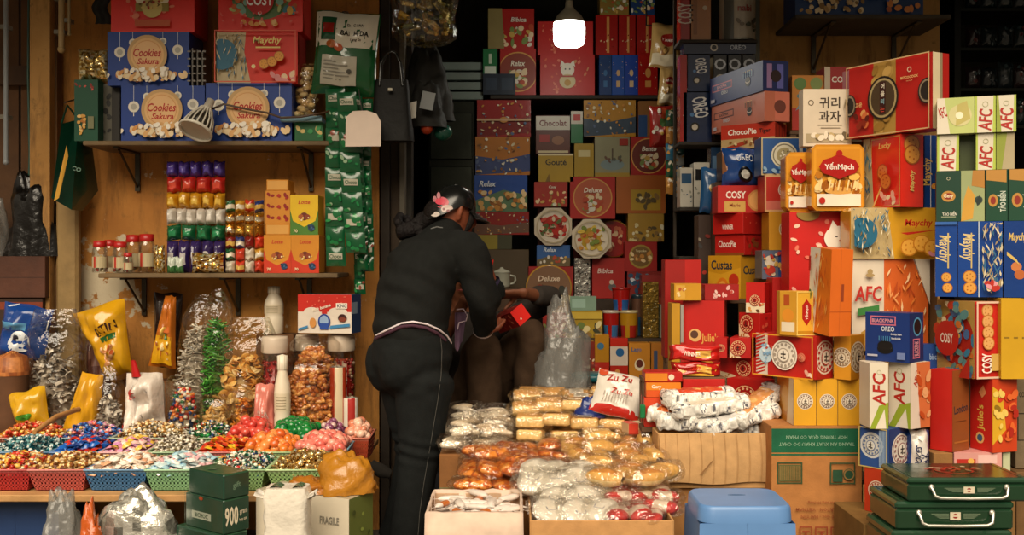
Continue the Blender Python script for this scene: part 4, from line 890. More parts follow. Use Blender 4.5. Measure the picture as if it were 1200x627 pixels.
for s in(-1,1):
 mb=MB('poly');mb.grid(lambda u,v:(s*(.06+.03*u),-.01+(v-.5)*.07*(.5+u),.2+.02*u+.01*math.sin(v*12)),4,5,'#e0d8cc');mb.build('ear',o)
bx('wooden_crate','short crate under the white shrink-wrapped pack','crate',306,362,0,0,3.07,.13,'#5a4028',zb=.001,h=Z(664,3.1)-.003,mat='wood')
def d_pc(F):F.rect(0,0,1,1,'#c8bda8');F.frame(.28,.28,.84,.72,.012,'#6a6458');F.ell(.5,.58,.05,'#6a6458');F.ell(.68,.58,.05,'#6a6458');F.rect(.4,.3,.7,.42,'#2a2824');F.text('FRAGILE',.8,.85,.05,'#7a7468',maxw=.2);F.rect(.35,.5,.45,.64,'#b0a690')
def d_pcs(F):F.rect(0,0,1,1,'#5f6a34');F.ell(.4,.5,.14,'#8a3a2a');F.dots(.1,.1,.9,.95,30,['#8a9a4a','#3f4a22','#9a4a34','#c9b88a'],(.03,.08),7)
pc=bx('carton','pale carton with a printed diagram and green side under the table end','box',300,437,585,640,3.24,.19,'#c8bda8',{'F':d_pc,'R':d_pcs},t=24,split=409,zb=.001,mat='card',cols={'R':'#5f6a34','T':'#a89c84'})
lump('amber_bag','crumpled amber plastic bag squeezed onto the pale carton under the table','bag',366,436,538,586,3.28,.15,'poly','#a86f1c',9,.3,zb=top(pc)+.002)
lump('amber_bag','lower amber plastic bag spread in the shade under the tabletop','bag',326,384,566,586,3.29,.12,'poly',lambda u,v:'#9a5f1a',4,.3,zb=top(pc)+.002)
mb=MB('cloth');mb.tube([P(436,545,3.62),P(447,552,3.6),P(458,556,3.6)],[.02,.026,.016],'#15120f',n=8)
tag(mb.build('hanging_cloth'),'black cloth bundle hanging at the table corner beside the customer','cloth')
zb_=Z(352,4.55)
sh=bx('wooden_chest','brown wooden chest by the timber door with black bags on it','chest',-60,53,300,349,4.58,.2,'#4f2c1c',{'F':lambda F:F.rect(0,.48,1,.5,'#3a2014')},zb=Z(349,4.58),mat='wood')
bx('wooden_rack','dark wooden rack holding up the brown chest behind the bags','rack',-58,50,352,700,4.59,.14,'#3a2416',{'F':lambda F:F.rect(0,.955,1,.985,'#8a3a1c')},zb=.001,h=Z(349,4.58)-.003,mat='wood')
lump('refuse_bag','big glossy black plastic bag on the brown wooden chest','bag',2,60,206,300,4.6,.13,'poly','#0e0b09',2,.3,zb=top(sh)+.001)
lump('clear_bag','dusty clear bag beside the black bag on the brown chest','bag',-40,4,232,300,4.63,.12,'smoke','#ffffff',6,.2,zb=top(sh)+.001)
lump('orange_bundle','dull orange bundle inside the dusty clear bag on the chest','bundle',-30,-6,250,290,4.65,.1,'cloth','#7a4a2a',6,.2,zb=top(sh)+.002)
hg=empty('hanging_clear_bag',P(498,52,4.62),'big clear bag of gold wrapped packs hanging high beside the door post','bag')
mb=MB('foil')
q=random.Random(5)
for k in range(70):
 p=Vector((q.uniform(-.1,.1),q.uniform(-.07,.02),q.uniform(.03,.28)));s=q.uniform(.02,.03)
 mb.T=Matrix.Translation(p)@Matrix.Rotation(q.uniform(0,6),4,Vector((q.random(),q.random(),1)).normalized());mb.box((0,0,0),(s*2,s,s*.8),q.choice(['#c09a3a','#e0c060','#8a7a2a','#e8d48a','#7a7a40']),cham=.004)
mb.T=None;o=mb.build('gold_packs',hg);o['kind']='stuff';bagfilm('film',hg,0,-.03,-.005,.29,.2,.4,'film',full=.8,neck=.5)
lump('dark_bag','dark grey plastic bundle hanging below the bag of gold packs','bag',470,528,58,140,4.8,.14,'dull','#2a2926',8,.2)
lump('dark_bag','limp dark plastic sack below the dark grey bundle','bag',476,520,100,148,4.72,.08,'dull','#242320',12,.25)
mb=MB('card');mb.prism([(-.03,0),(.03,0),(.03,.08),(-.03,.08)],0,.003,'#8a8f90',axis='y');tag(mb.build('hanging_slip',None,P(499,128,4.66),(0,.2,0)),'grey paper slip stuck on the limp dark sack','paper')
mb=MB('card');mb.prism([(-.016,0),(.016,.01),(.012,.085),(-.014,.075)],0,.003,'#d8d4c8',axis='y');tag(mb.build('hanging_slip',None,P(483,140,4.6),(0,.1,0)),'bright white slip hanging at the door post','paper')
mb=MB('poly');mb.ball((0,0,0),(.03,.025,.03),'#a53a1c',10,7);tag(mb.build('hanging_ball',None,P(500,150,4.75)),'small orange red ball hanging under the dark sack','ball')
mb=MB('poly');mb.ball((0,0,0),(.045,.03,.04),'#124a3c',10,7);tag(mb.build('hanging_ball',None,P(519,155,4.8)),'small dark teal ball hanging under the dark sack','ball')
def limb(pts,radii,up=None,n=20):
 """list of (centre, (ra, rb)); ra along the side axis, rb along front-back"""
 return[(Vector(p),r if isinstance(r,tuple)else(r,r))for p,r in zip(pts,radii)],up
def dense(pts,radii,k=4):
 """Catmull-Rom through the joints"""
 P_=[Vector(p)for p in pts];Rr=[r if isinstance(r,tuple)else(r,r)for r in radii];o,q=[],[]
 for i in range(len(P_)-1):
  a,b,c,d=P_[max(0,i-1)],P_[i],P_[i+1],P_[min(len(P_)-1,i+2)]
  for j in range(k):
   t=j/k;t2,t3=t*t,t*t*t
   o.append(.5*((2*b)+(c-a)*t+(2*a-5*b+4*c-d)*t2+(3*b-a-3*c+d)*t3))
   q.append((Rr[i][0]*(1-t)+Rr[i+1][0]*t,Rr[i][1]*(1-t)+Rr[i+1][1]*t))
 o.append(P_[-1]);q.append(Rr[-1]);return o,q
def loft(mb,pts,radii,side,col,n=20,cap=True,k=4):
 o,q=dense(pts,radii,k);m=len(o)-1;side=Vector(side);fr=[]
 for i in range(m+1):
  t=(o[min(m,i+1)]-o[max(0,i-1)]).normalized();a=(side-t*side.dot(t)).normalized();fr.append((a,t.cross(a),t))
 pre=[]
 if cap:
  for s in(.35,.75):pre.append((o[0]-fr[0][2]*(1-s)*min(q[0])*.7,(q[0][0]*s**.5,q[0][1]*s**.5),fr[0]))
 mid=[(o[i],q[i],fr[i])for i in range(m+1)];post=[]
 if cap:
  for s in(.75,.35):post.append((o[m]+fr[m][2]*(1-s)*min(q[m])*.7,(q[m][0]*s**.5,q[m][1]*s**.5),fr[m]))
 S=pre+mid+post;M_=len(S)-1
 def fn(u,v):
  c,r,f=S[min(M_,int(round(v*M_)))];a=6.28318*u
  return c+f[0]*r[0]*math.cos(a)+f[1]*r[1]*math.sin(a)
 mb.grid(fn,n,M_,col,cu=True)
 if cap:
  mb.poly([fn(i/n,0)for i in range(n)][::-1],col if isinstance(col,str)else '#202020');mb.poly([fn(i/n,1)for i in range(n)],col if isinstance(col,str)else '#202020')
def fuse(mb,name,parent,vox,col,mat,smooth=6,wrinkle=0,cfn=None):
 """fuse overlapping lofts into one continuous skin"""
 tmp=mb.build('fuse_source');md=tmp.modifiers.new('r','REMESH');md.mode='VOXEL';md.voxel_size=vox
 s=tmp.modifiers.new('s','SMOOTH');s.factor=.5;s.iterations=smooth
 dg=bpy.context.evaluated_depsgraph_get();me=bpy.data.meshes.new_from_object(tmp.evaluated_get(dg));bpy.data.objects.remove(tmp)
 me.materials.clear();me.materials.append(MATS[mat])
 if wrinkle:
  for v,nn in zip(me.vertices,[x.normal.copy()for x in me.vertices]):
   w_=wrinkle(v.co);v.co+=nn*w_
 for a in list(me.color_attributes):me.color_attributes.remove(a)
 ca=me.color_attributes.new('Col','FLOAT_COLOR','CORNER');buf=[]
 for p in me.polygons:
  p.use_smooth=True;p.material_index=0;c=lin(cfn(p.center))if cfn else lin(col);buf.extend(c*p.loop_total)
 ca.data.foreach_set('color',buf);me.name=name;o=link(name,me,parent);return o
def hand(mb,wrist,dirn,palm_n,thumb_side,curl=.5,s=1.0,col='#8a5236',spread=.16,curls=None):
 """palm, four unequal fingers with knuckle bends, thumb leaving the side of the palm"""
 d=Vector(dirn).normalized();nrm=Vector(palm_n);nrm=(nrm-d*nrm.dot(d)).normalized();sd=d.cross(nrm)*thumb_side;w=Vector(wrist)
 loft(mb,[w-d*.02*s,w+d*.012*s,w+d*.05*s,w+d*.085*s],[(.022*s,.017*s),(.028*s,.015*s),(.037*s,.014*s),(.036*s,.011*s)],sd,col,n=14)
 for k,(off,ln)in enumerate(((.027,.07),(.009,.079),(-.010,.073),(-.027,.056))):
  c=(curls[k]if curls else curl)*(1+.06*k);p=w+d*.082*s+sd*off*s;dd=(d+sd*spread*(1.5-k)*.3).normalized();pts=[p-dd*.015*s];ang=0;rad=[.0095*s]
  pts.append(p);rad.append(.0095*s)
  for f_,r in((.45,.0086),(.3,.0078),(.25,.0066)):
   ang+=c*.75;v=dd*math.cos(ang)+nrm*math.sin(ang);p=p+v*ln*f_*s;pts.append(p.copy());rad.append(r*s)
  loft(mb,pts,rad,sd,col,n=9,k=2)
 p=w+d*.022*s+sd*.024*s;t1=(sd*.75+d*.6+nrm*.35).normalized();t2=(d*.8+sd*.25+nrm*.6).normalized()
 loft(mb,[p-t1*.012*s,p+t1*.022*s,p+t1*.04*s+t2*.004*s,p+t1*.042*s+t2*.032*s,p+t1*.04*s+t2*.05*s],[.014*s,.0125*s,.0108*s,.0098*s,.0075*s],nrm,col,n=9,k=2)
SKIN='#8a4a30'
fwd=Vector((.86,.5,0)).normalized();sidew=Vector((.5,-.86,0)).normalized()
wm=empty('person',Vector((X(478,4.2),4.2,0)),'person in black tracksuit and shiny black cap, bending into the shop, seen from behind','person')
wl=wm.location.copy()
def W(px,py,Y):return P(px,py,Y)-wl
hip=W(484,428,4.2);waist=W(481,384,4.2);mid=W(489,335,4.24);chest=W(508,298,4.29);neck0=W(522,270,4.33);headc=W(531,247,4.35)
sh_r=W(546,293,4.2);sh_l=W(516,280,4.45)
el_r=W(567,352,4.22);wr_r=W(566,388,4.38)
el_l=W(577,345,4.5);wr_l=W(566,300,4.43)
foot_r,foot_l=Vector((W(474,0,4.14).x,-.08,.05)),Vector((W(462,0,4.3).x,.14,.05))
kn_r,kn_l=W(492,532,4.12),W(487,530,4.3)
hj_r,hj_l=W(497,446,4.14),W(478,446,4.3)
mb=MB('skin')
loft(mb,[hip,waist,mid,chest,neck0],[(.14,.12),(.12,.09),(.14,.1),(.15,.1),(.05,.05)],sidew,SKIN)
loft(mb,[neck0-Vector((.02,.01,.03)),headc-fwd*.02-Vector((0,0,.03))],[.05,.05],sidew,SKIN)
hd=(fwd*.95+Vector((0,0,-.22))).normalized()
hup=Vector((hd.x*.22,hd.y*.22,.97)).normalized()
def H(f,s,u):return headc+hd*f+sidew*s+hup*u
loft(mb,[H(0,0,-.09),H(.005,0,-.05),H(0,0,0),H(-.005,0,.04),H(-.01,0,.066)],[(.045,.05),(.063,.078),(.072,.09),(.066,.084),(.04,.055)],sidew,SKIN)
loft(mb,[H(.04,0,-.115),H(.055,0,-.085),H(.06,0,-.05)],[(.028,.024),(.04,.036),(.05,.04)],sidew,SKIN)
loft(mb,[H(.082,0,.015),H(.1,0,-.012),H(.108,0,-.032),H(.09,0,-.042)],[.008,.012,.016,.012],sidew,SKIN,n=10)
for s in(-1,1):
 mb.ball(H(.075,s*.03,-.03),(.022,.022,.02),SKIN)
 loft(mb,[H(-.002,s*.07,-.045),H(-.006,s*.078,-.02),H(-.008,s*.08,.008),H(.0,s*.074,.02)],[(.01,.008),(.011,.014),(.012,.017),(.008,.009)],hd,SKIN,n=10)
for a,b,c,s in((sh_r,el_r,wr_r,1),(sh_l,el_l,wr_l,-1)):
 loft(mb,[chest+sidew*.08*s,a,a.lerp(b,.5),b,b.lerp(c,.35),c],[.055,.05,.042,.034,.034,.024],fwd,SKIN)
hand(mb,wr_r,P(592,384,4.55)-wl-wr_r,Vector((.1,.3,1)),1,.55,1.0,SKIN)
hand(mb,wr_l,P(560,284,4.4)-wl-wr_l,Vector((-.9,-.2,.1)),1,.8,1.0,SKIN)
for hj,kn,ft in((hj_r,kn_r,foot_r),(hj_l,kn_l,foot_l)):
 loft(mb,[hip.lerp(hj,.6),hj,hj.lerp(kn,.5),kn,kn.lerp(ft,.35),ft+Vector((0,0,.05))],[.09,.085,.07,.05,.05,.034],sidew,SKIN)
 loft(mb,[ft-fwd*.04,ft+fwd*.05,ft+fwd*.1],[(.034,.034),(.042,.026),(.03,.016)],sidew,SKIN,n=12)
fuse(mb,'body',wm,.0075,SKIN,'skin',3)
for s in(-1,1):
 b=MB('plastic');b.ball(H(.083,s*.032,.008),(.012,.01,.007),'#e0d8cc',8,6);b.ball(H(.093,s*.033,.008),(.005,.005,.005),'#140d0a',8,6);b.build('eye',wm)
b=MB('skin');loft(b,[H(.088,-.022,-.067),H(.1,0,-.066),H(.088,.022,-.067)],[.003,.006,.003],hup,'#7a3028',n=8);b.build('mouth',wm)
JK='#1a1b1a'
def folds(c):
 t=(c-waist).dot((neck0-waist).normalized())
 return .008*math.sin(t*62+3*noise.noise(c*5)+2.5*c.x*6)*(.4+noise.noise(c*4+Vector((3,1,0))))+.006*noise.noise(c*11)
mb=MB('cloth')
loft(mb,[W(485,397,4.2),W(481,380,4.2),W(486,345,4.22),W(496,315,4.26),chest+Vector((0,0,.0)),W(520,277,4.32),W(528,266,4.34)],[(.165,.150),(.168,.152),(.176,.152),(.18,.146),(.17,.118),(.105,.082),(.066,.066)],sidew,JK,n=30)
loft(mb,[chest+sidew*.05,sh_r,sh_r.lerp(el_r,.5)+sidew*.01,el_r,el_r.lerp(wr_r,.5),wr_r-(wr_r-el_r)*.06],[.085,.083,.075,.066,.06,.045],fwd,JK)
loft(mb,[chest-sidew*.05,sh_l,sh_l.lerp(el_l,.5),el_l,el_l.lerp(wr_l,.25)],[.085,.08,.07,.056,.048],fwd,JK)
fuse(mb,'jacket',wm,.009,JK,'cloth',4,folds)
b=MB('cloth');d_=(wr_r-el_r).normalized();loft(b,[wr_r-d_*.014,wr_r-d_*.004],[.0445,.044],fwd,'#b8a8a8',n=18,cap=False);b.build('cuff_piping',wm)
b=MB('cloth');d_=(wr_l-el_l).normalized();q_=el_l.lerp(wr_l,.28);loft(b,[q_-d_*.012,q_+d_*.018],[.05,.047],fwd,'#3d3550',n=18,cap=False);b.build('cuff_band',wm)
TR='#181a1a'
def tf(c):
 return .006*math.exp(-((c.z-(W(480,455,4.2).z))/.02)**2)*math.sin(c.x*40)+.005*math.exp(-((c.z-kn_r.z-.02)/.05)**2)*math.sin(c.z*130+c.x*30)+.003*noise.noise(c*13)
mb=MB('cloth')
loft(mb,[W(483,384,4.2),W(483,400,4.2),W(483,422,4.2),W(486,448,4.2)],[(.155,.14),(.17,.158),(.178,.165),(.15,.13)],sidew,TR,n=30)
for s,hj,kn,ft in((1,hj_r,kn_r,foot_r),(-1,hj_l,kn_l,foot_l)):
 loft(mb,[W(480,412,4.2)+sidew*.07*s-fwd*.045,W(480,432,4.2)+sidew*.075*s-fwd*.05,W(484,450,4.2)+sidew*.075*s-fwd*.02],[(.1,.105),(.102,.108),(.07,.07)],sidew,TR)
 loft(mb,[hj,hj.lerp(kn,.4),kn,kn.lerp(ft,.4),kn.lerp(ft,.75),ft+Vector((0,0,.03))],[(.118,.128),(.1,.108),(.078,.086),(.068,.076),(.066,.072),(.07,.075)],sidew,TR)
fuse(mb,'trousers',wm,.009,TR,'cloth',4,tf)
def on_surf(o,origin,direction):
 ok,loc,nrm,i=o.ray_cast(origin,direction);return loc if ok else None
bpy.context.view_layer.update()
jacket=next(c for c in wm.children if c.name.startswith('jacket'));trous=next(c for c in wm.children if c.name.startswith('trousers'))
camw=Vector((0,0,CAMZ))-wl
def track(objs,pxs,lift,name,r,col,mat='cloth'):
 pts=[]
 for px,py in pxs:
  tgt=P(px,py,4.2)-wl;d0=(tgt-camw).normalized();hit=[h for h in(on_surf(o,camw,d0)for o in objs)if h]
  if hit:pts.append(min(hit,key=lambda h:(h-camw).length)-d0*lift)
 b=MB(mat)
 if len(pts)>2:b.tube(pts,r,col,n=6);b.build(name,wm)
def lerp_path(pts,k=5):
 o=[]
 for a,b in zip(pts,pts[1:]):o+=[(a[0]+(b[0]-a[0])*i/k,a[1]+(b[1]-a[1])*i/k)for i in range(k)]
 return o+[pts[-1]]
track([jacket,trous],lerp_path([(441,393),(455,386),(470,379),(484,377),(500,380),(514,386),(524,394),(530,404)]),.003,'hem_piping',.0042,'#d8ccd0')
track([jacket,trous],lerp_path([(440,397),(455,390),(470,383),(484,381.5),(500,384.5),(513,391),(522,399)]),.002,'waist_band',.007,'#4a2f3c')
track([trous],lerp_path([(516,393),(518,410),(517,440),(513,470),(508,500),(503,530),(497,565),(492,600),(489,640)]),.001,'side_seam',.0011,'#55534e')
track([jacket],lerp_path([(505,268),(512,266),(519,267)]),.004,'collar_piping',.003,'#6a6a68')
b=MB('cloth');b.grid(lambda u,v:W(533+14*u-5*v*u,366+40*v+6*math.sin(u*5)*v,4.34)+Vector((0,.02*math.sin(u*4),0)),8,8,lambda u,v:'#6a5266');b.grid(lambda u,v:W(547-14*u-5*v*(1-u),366+40*v+6*math.sin((1-u)*5)*v,4.355)+Vector((0,.02*math.sin(u*4),0)),8,8,'#4f3c4c');b.build('pocket_lining',wm)
b=MB('cloth');b.tube([W(535,363,4.33),W(543,362,4.33),W(548,370,4.33),W(546,376,4.33),W(538,378,4.33),W(536,386,4.33)],.003,'#b8a4ac',n=6);b.build('lining_piping',wm)
for ft in(foot_r,foot_l):
 b=MB('vinyl');loft(b,[ft-fwd*.07-Vector((0,0,.01)),ft-Vector((0,0,.005)),ft+fwd*.07-Vector((0,0,.012)),ft+fwd*.13-Vector((0,0,.02))],[(.036,.036),(.045,.042),(.05,.034),(.034,.022)],sidew,'#191816',n=16);b.build('shoe',wm)
b=MB('hair')
loft(b,[H(-.05,0,.0),H(-.085,0,-.025),H(-.095,0,-.06)],[(.06,.05),(.058,.045),(.04,.03)],sidew,'#17110f',n=16)
loft(b,[H(.055,.066,.03),H(.06,.07,-.01),H(.055,.066,-.055),H(.045,.058,-.085)],[(.012,.008),(.016,.008),(.014,.007),(.006,.004)],hd,'#17110f',n=10)
loft(b,[H(.06,-.066,.03),H(.06,-.07,-.01),H(.055,-.062,-.06)],[(.012,.008),(.016,.008),(.008,.005)],hd,'#17110f',n=10)
b.build('hair',wm)
b=MB('hair');q=random.Random(4);c0=W(483,264,4.32)
for k in range(26):
 a=q.uniform(0,6.28);p=c0+Vector((q.uniform(-.06,.05),q.uniform(-.03,.03),q.uniform(-.045,.045)))
 b.ball(p,(q.uniform(.018,.03),)*3,q.choice(['#1a1413','#241a1a','#2c1f22']),8,6)
loft(b,[H(-.09,.01,-.05),c0+Vector((.03,0,.0)),c0],[.03,.035,.03],sidew,'#17110f');fuse(b,'scrunchie_bun',wm,.006,'#120d0d','hair',2)
b=MB('vinyl')
def dome(u,v):
 a=6.28318*u;t=v*math.pi/2;rim=1.0
 f=.108*math.cos(t)**.55*math.cos(a);s=.093*math.cos(t)**.55*math.sin(a);up_=.014+.094*math.sin(t)-.085*(1-v)*(math.cos(a)<0)*abs(math.cos(a))
 return H(f-.012,s,up_)
b.grid(dome,32,10,'#131413',cu=True);b.build('cap_crown',wm)
b=MB('vinyl')
def peak(u,v,dz):
 a=(u-.5)*2.1;r=.1+(.088*math.cos(a*.8))*v
 return H(r*math.cos(a)-.012,(.09+.01*v)*math.sin(a)*1.02,.02-.028*v-.02*math.sin(a)**2*(1-v*.3)+dz)
b.grid(lambda u,v:peak(u,v,0),18,8,'#161716');b.grid(lambda u,v:peak(1-u,v,-.006),18,8,'#0f100f')
b.tube([peak(i/18,1,-.003)for i in range(19)],.004,'#161716',n=6);b.tube([peak(i/18,0,-.003)for i in range(19)],.004,'#161716',n=6);b.build('cap_peak',wm)
b=MB('vinyl');b.ball(H(-.012,0,.109),(.01,.01,.006),'#131413');b.build('cap_button',wm)
bpy.context.view_layer.update()
capo=next(c for c in wm.children if c.name.startswith('cap_crown'))
def stick(px,py,r0,r1,col,lift,n=14):
 b=MB('card');pts=[]
 for i in range(n):
  tgt=P(px+r0*math.cos(6.28*i/n),py+r1*math.sin(6.28*i/n),4.3)-wl;d0=(tgt-camw).normalized();h=on_surf(capo,camw,d0)
  if h:pts.append(h-d0*lift)
 if len(pts)>3:b.poly(pts,col)
 return b
pm=MB('card')
for a in((517,237,9,6.5,'#c9606a',.002),(514,229,2.2,4,'#c98a90',.0025),(509.5,233,2.2,3.5,'#c98a90',.0025),(516,236,6,4,'#d0485a',.003),(524,245,7,5,'#cdb8b0',.003),(510,251,5.5,3,'#cdbfb6',.0025),(525,247,2,1.6,'#8a5a5e',.003),(520,245,1.6,1.4,'#8a5a5e',.003)):
 q_=stick(*a);o_=len(pm.v);pm.v+=q_.v;pm.f+=[tuple(i+o_ for i in f)for f in q_.f];pm.c+=q_.c;pm.mi+=q_.mi;pm.sm+=q_.sm
pm.build('cap_patch',wm)
rp_=pouch('sweet_pack','small red pack held up near the customer\'s chin','pack',P(572,322,4.36),.03,.07,.02,'#c0261f',rot=(0,.15,.3),seed=3,n=8)
sl=Vector((X(560,5.05),5.08,0));sp_=empty('person',sl,'seated person in brown trousers behind the customer, hand reaching over the red box','person')
def S(px,py,Y):return P(px,py,Y)-sl
SK2='#7d4a30'
s_hip=Vector((-.06,.12,.42));s_chest=Vector((-.1,.12,.82));s_neck=Vector((-.09,.09,1.02));s_head=Vector((-.08,.06,1.16))
k1,k2=S(622,392,4.82),S(566,408,4.72);f1,f2=Vector((k1.x-.03,k1.y+.05,.04)),Vector((k2.x+.02,k2.y+.02,.04))
wr_s=S(612,343,4.74);el_s=S(646,350,4.98);shs=[s_chest+Vector((.17,-.02,.08)),s_chest+Vector((-.17,0,.08))]
wr_s2=S(545,352,4.78);el_s2=s_chest+Vector((-.2,-.1,-.2))
mb=MB('skin');ax=Vector((1,.1,0))
loft(mb,[s_hip,s_hip.lerp(s_chest,.5),s_chest,s_neck],[(.16,.12),(.13,.1),(.16,.11),(.05,.05)],ax,SK2)
loft(mb,[s_neck-Vector((0,0,.04)),s_head-Vector((0,0,.04))],[.05,.05],ax,SK2)
loft(mb,[s_head+Vector((0,-.01,-.1)),s_head+Vector((0,0,-.05)),s_head,s_head+Vector((0,0,.06)),s_head+Vector((0,.01,.1))],[(.045,.05),(.065,.08),(.075,.092),(.07,.088),(.04,.05)],ax,SK2)
loft(mb,[s_head+Vector((0,-.085,.02)),s_head+Vector((0,-.108,-.02)),s_head+Vector((0,-.09,-.03))],[.008,.015,.011],ax,SK2,n=8)
for s in(-1,1):loft(mb,[s_head+Vector((s*.075,.0,-.03)),s_head+Vector((s*.08,.005,.02))],[(.01,.015),(.012,.018)],Vector((0,1,0)),SK2,n=8)
for a,b_,c in((shs[0],el_s,wr_s),(shs[1],el_s2,wr_s2)):loft(mb,[s_chest.lerp(a,.6),a,a.lerp(b_,.5),b_,b_.lerp(c,.4),c],[.055,.05,.043,.036,.034,.025],Vector((0,0,1)),SK2)
hand(mb,wr_s,Vector((-.95,-.15,-.1)),Vector((0,-.5,-.9)),-1,.32,1.05,SK2)
hand(mb,wr_s2,Vector((.6,-.6,-.3)),Vector((0,-.3,-1)),1,.4,1.0,SK2)
for k_,f_ in((k1,f1),(k2,f2)):
 loft(mb,[s_hip,s_hip.lerp(k_,.5),k_,k_.lerp(f_,.5),f_],[.1,.08,.055,.05,.036],ax,SK2)
 loft(mb,[f_+Vector((0,.04,0)),f_+Vector((0,-.08,-.01)),f_+Vector((0,-.16,-.02))],[(.034,.034),(.042,.024),(.03,.015)],ax,SK2,n=10)
fuse(mb,'body',sp_,.008,SK2,'skin',3)
BT='#4a382a'
mb=MB('cloth')
loft(mb,[s_hip+Vector((0,0,.12)),s_hip,s_hip-Vector((0,.03,.03))],[(.18,.14),(.19,.15),(.17,.13)],ax,BT)
for k_,f_ in((k1,f1),(k2,f2)):
 loft(mb,[s_hip+Vector((0,-.04,0)),s_hip.lerp(k_,.55),k_,k_.lerp(f_,.3),k_.lerp(f_,.8)],[(.115,.12),(.105,.1),(.084,.082),(.08,.08),(.082,.085)],ax,BT)
fuse(mb,'trousers',sp_,.01,BT,'cloth',4,lambda c:.005*noise.noise(c*9)+.003*math.sin(c.x*60+c.z*30))
mb=MB('cloth');loft(mb,[s_hip+Vector((0,0,.1)),s_hip.lerp(s_chest,.5),s_chest,s_neck-Vector((0,0,.04))],[(.19,.145),(.17,.13),(.19,.135),(.075,.07)],ax,'#3a3430')
for a,b_,c in((shs[0],el_s,wr_s),(shs[1],el_s2,wr_s2)):loft(mb,[s_chest.lerp(a,.5),a,a.lerp(b_,.5),b_,b_.lerp(c,.55)],[.08,.075,.064,.055,.048],Vector((0,0,1)),'#3a3430')
fuse(mb,'jumper',sp_,.01,'#3a3430','cloth',4,lambda c:.004*noise.noise(c*10))
b=MB('hair');loft(b,[s_head+Vector((0,.03,-.06)),s_head+Vector((0,.025,0)),s_head+Vector((0,.015,.06)),s_head+Vector((0,.01,.105))],[(.07,.075),(.082,.085),(.08,.088),(.045,.05)],ax,'#14100e');b.build('hair',sp_)
for s in(-1,1):
 b=MB('plastic');b.ball(s_head+Vector((s*.03,-.083,.015)),(.012,.009,.007),'#e0d8cc',8,6);b.ball(s_head+Vector((s*.03,-.091,.015)),(.005,)*3,'#140d0a',6,5);b.build('eye',sp_)
b=MB('skin');loft(b,[s_head+Vector((-.022,-.08,-.058)),s_head+Vector((0,-.09,-.057)),s_head+Vector((.022,-.08,-.058))],[.003,.006,.003],Vector((0,0,1)),'#7a3028',n=8);b.build('mouth',sp_)
st=stool('plastic_stool','low dark plastic stool the person in brown sits on',500,560,500,5.06,.25,.28,.26,'#2a2a2e','#1c1c20');st.location=sl+Vector((-.06,.12,0))
e1,e2=P(600,374,4.62),P(574,388,4.72)
rb_=carton('biscuit_box','long red printed biscuit box with a plain bright red end, held in the hands','box',Vector((0,0,0)),.075,.19,.075,'#c0201c',{'F':lambda F:(F.rect(0,0,1,1,'#d8261f'),F.ell(.35,.3,.06,'#e8d8c0')),'L':lambda F:(F.rect(0,0,1,1,'#7d1a16'),F.dots(.05,.1,.95,.9,26,['#a5382a','#5a100e','#b8604a'],(.08,.16),3)),'T':lambda F:F.dots(.05,.1,.95,.9,26,['#a5382a','#5a100e','#b8604a'],(.05,.1),3)},cols={'T':'#8a1a16'})
rb_.location=P(604,381,4.66);rb_.rotation_euler=(math.radians(-16),math.radians(-33),math.radians(38))
BK=5.72
def sx_(px,Y):return X(px,Y)
dsp=empty('stepped_counter',Vector((.45,5.7,0)),'stepped dark wooden counter inside the shop carrying the stacked tins','counter')
for k,(ya,yb,zt,xa,xb)in enumerate(((5.69,6.2,Z(350,5.7),-.2,1.2),(5.36,5.685,Z(396,5.4),.1,1.2),(5.06,5.355,Z(446,5.1),.3,1.05))):
 mb=MB('wood');mb.box(((xa+xb)/2-.45,(ya+yb)/2-5.7,zt/2),(xb-xa,yb-ya,zt-.002),'#3a2a1c',cham=.004);mb.build('step',dsp)
zs=[Z(350,5.7),Z(396,5.4),Z(446,5.1)]
sh=empty('wall_shelf',Vector((X(690,5.9),5.95,Z(111,5.7))),'dark shelf under the shop ceiling carrying red boxes behind the bulb','shelf')
mb=MB('wood');mb.box((0,0,-.012),(X(800,5.7)-X(562,5.7),.5,.022),'#2c231a',cham=.003);mb.build('board',sh)
for xx in(-.45,.1,.45):
 mb=MB('metal');mb.box((xx,.2,-.1),(.03,.02,.16),'#33302a');mb.box((xx,.0,-.03),(.025,.42,.012),'#33302a');mb.build('bracket',sh)
def dd(*ops):
 def f(F):
  for o in ops:getattr(F,o[0])(*o[1:-1],**(o[-1]if isinstance(o[-1],dict)else{}))if isinstance(o[-1],dict)else getattr(F,o[0])(*o[1:])
 return f
bg=lambda c:('rect',0,0,1,1,c)
CK=['#d8a860','#c98a3c','#e8cc98','#a5682c'];FL=['#c8a050','#e0c8a0','#7a8a4a','#b5482a','#d8d0c0']
def d_flow(base,cols=FL,word=None,n=26,s=1):
 def f(F):
  F.rect(0,0,1,1,base);F.dots(.05,.05,.95,.6,n,cols,(.05,.11),s)
  if word:F.text(word,.55,.78,.14,'#e8dcc8',shear=.2,maxw=.5)
 return f
def d_round(base,c1,word='Relax',s=3):
 def f(F):
  F.rect(0,0,1,1,base);F.ring(.5,.5,.47,.03,'#c9924a');F.ell(.5,.5,.44,c1,n=30);F.dots(.3,.18,.7,.55,26,FL,(.05,.1),s);F.text(word,.5,.68,.12,'#f0e4d0',shear=.2,maxw=.4)
 return f
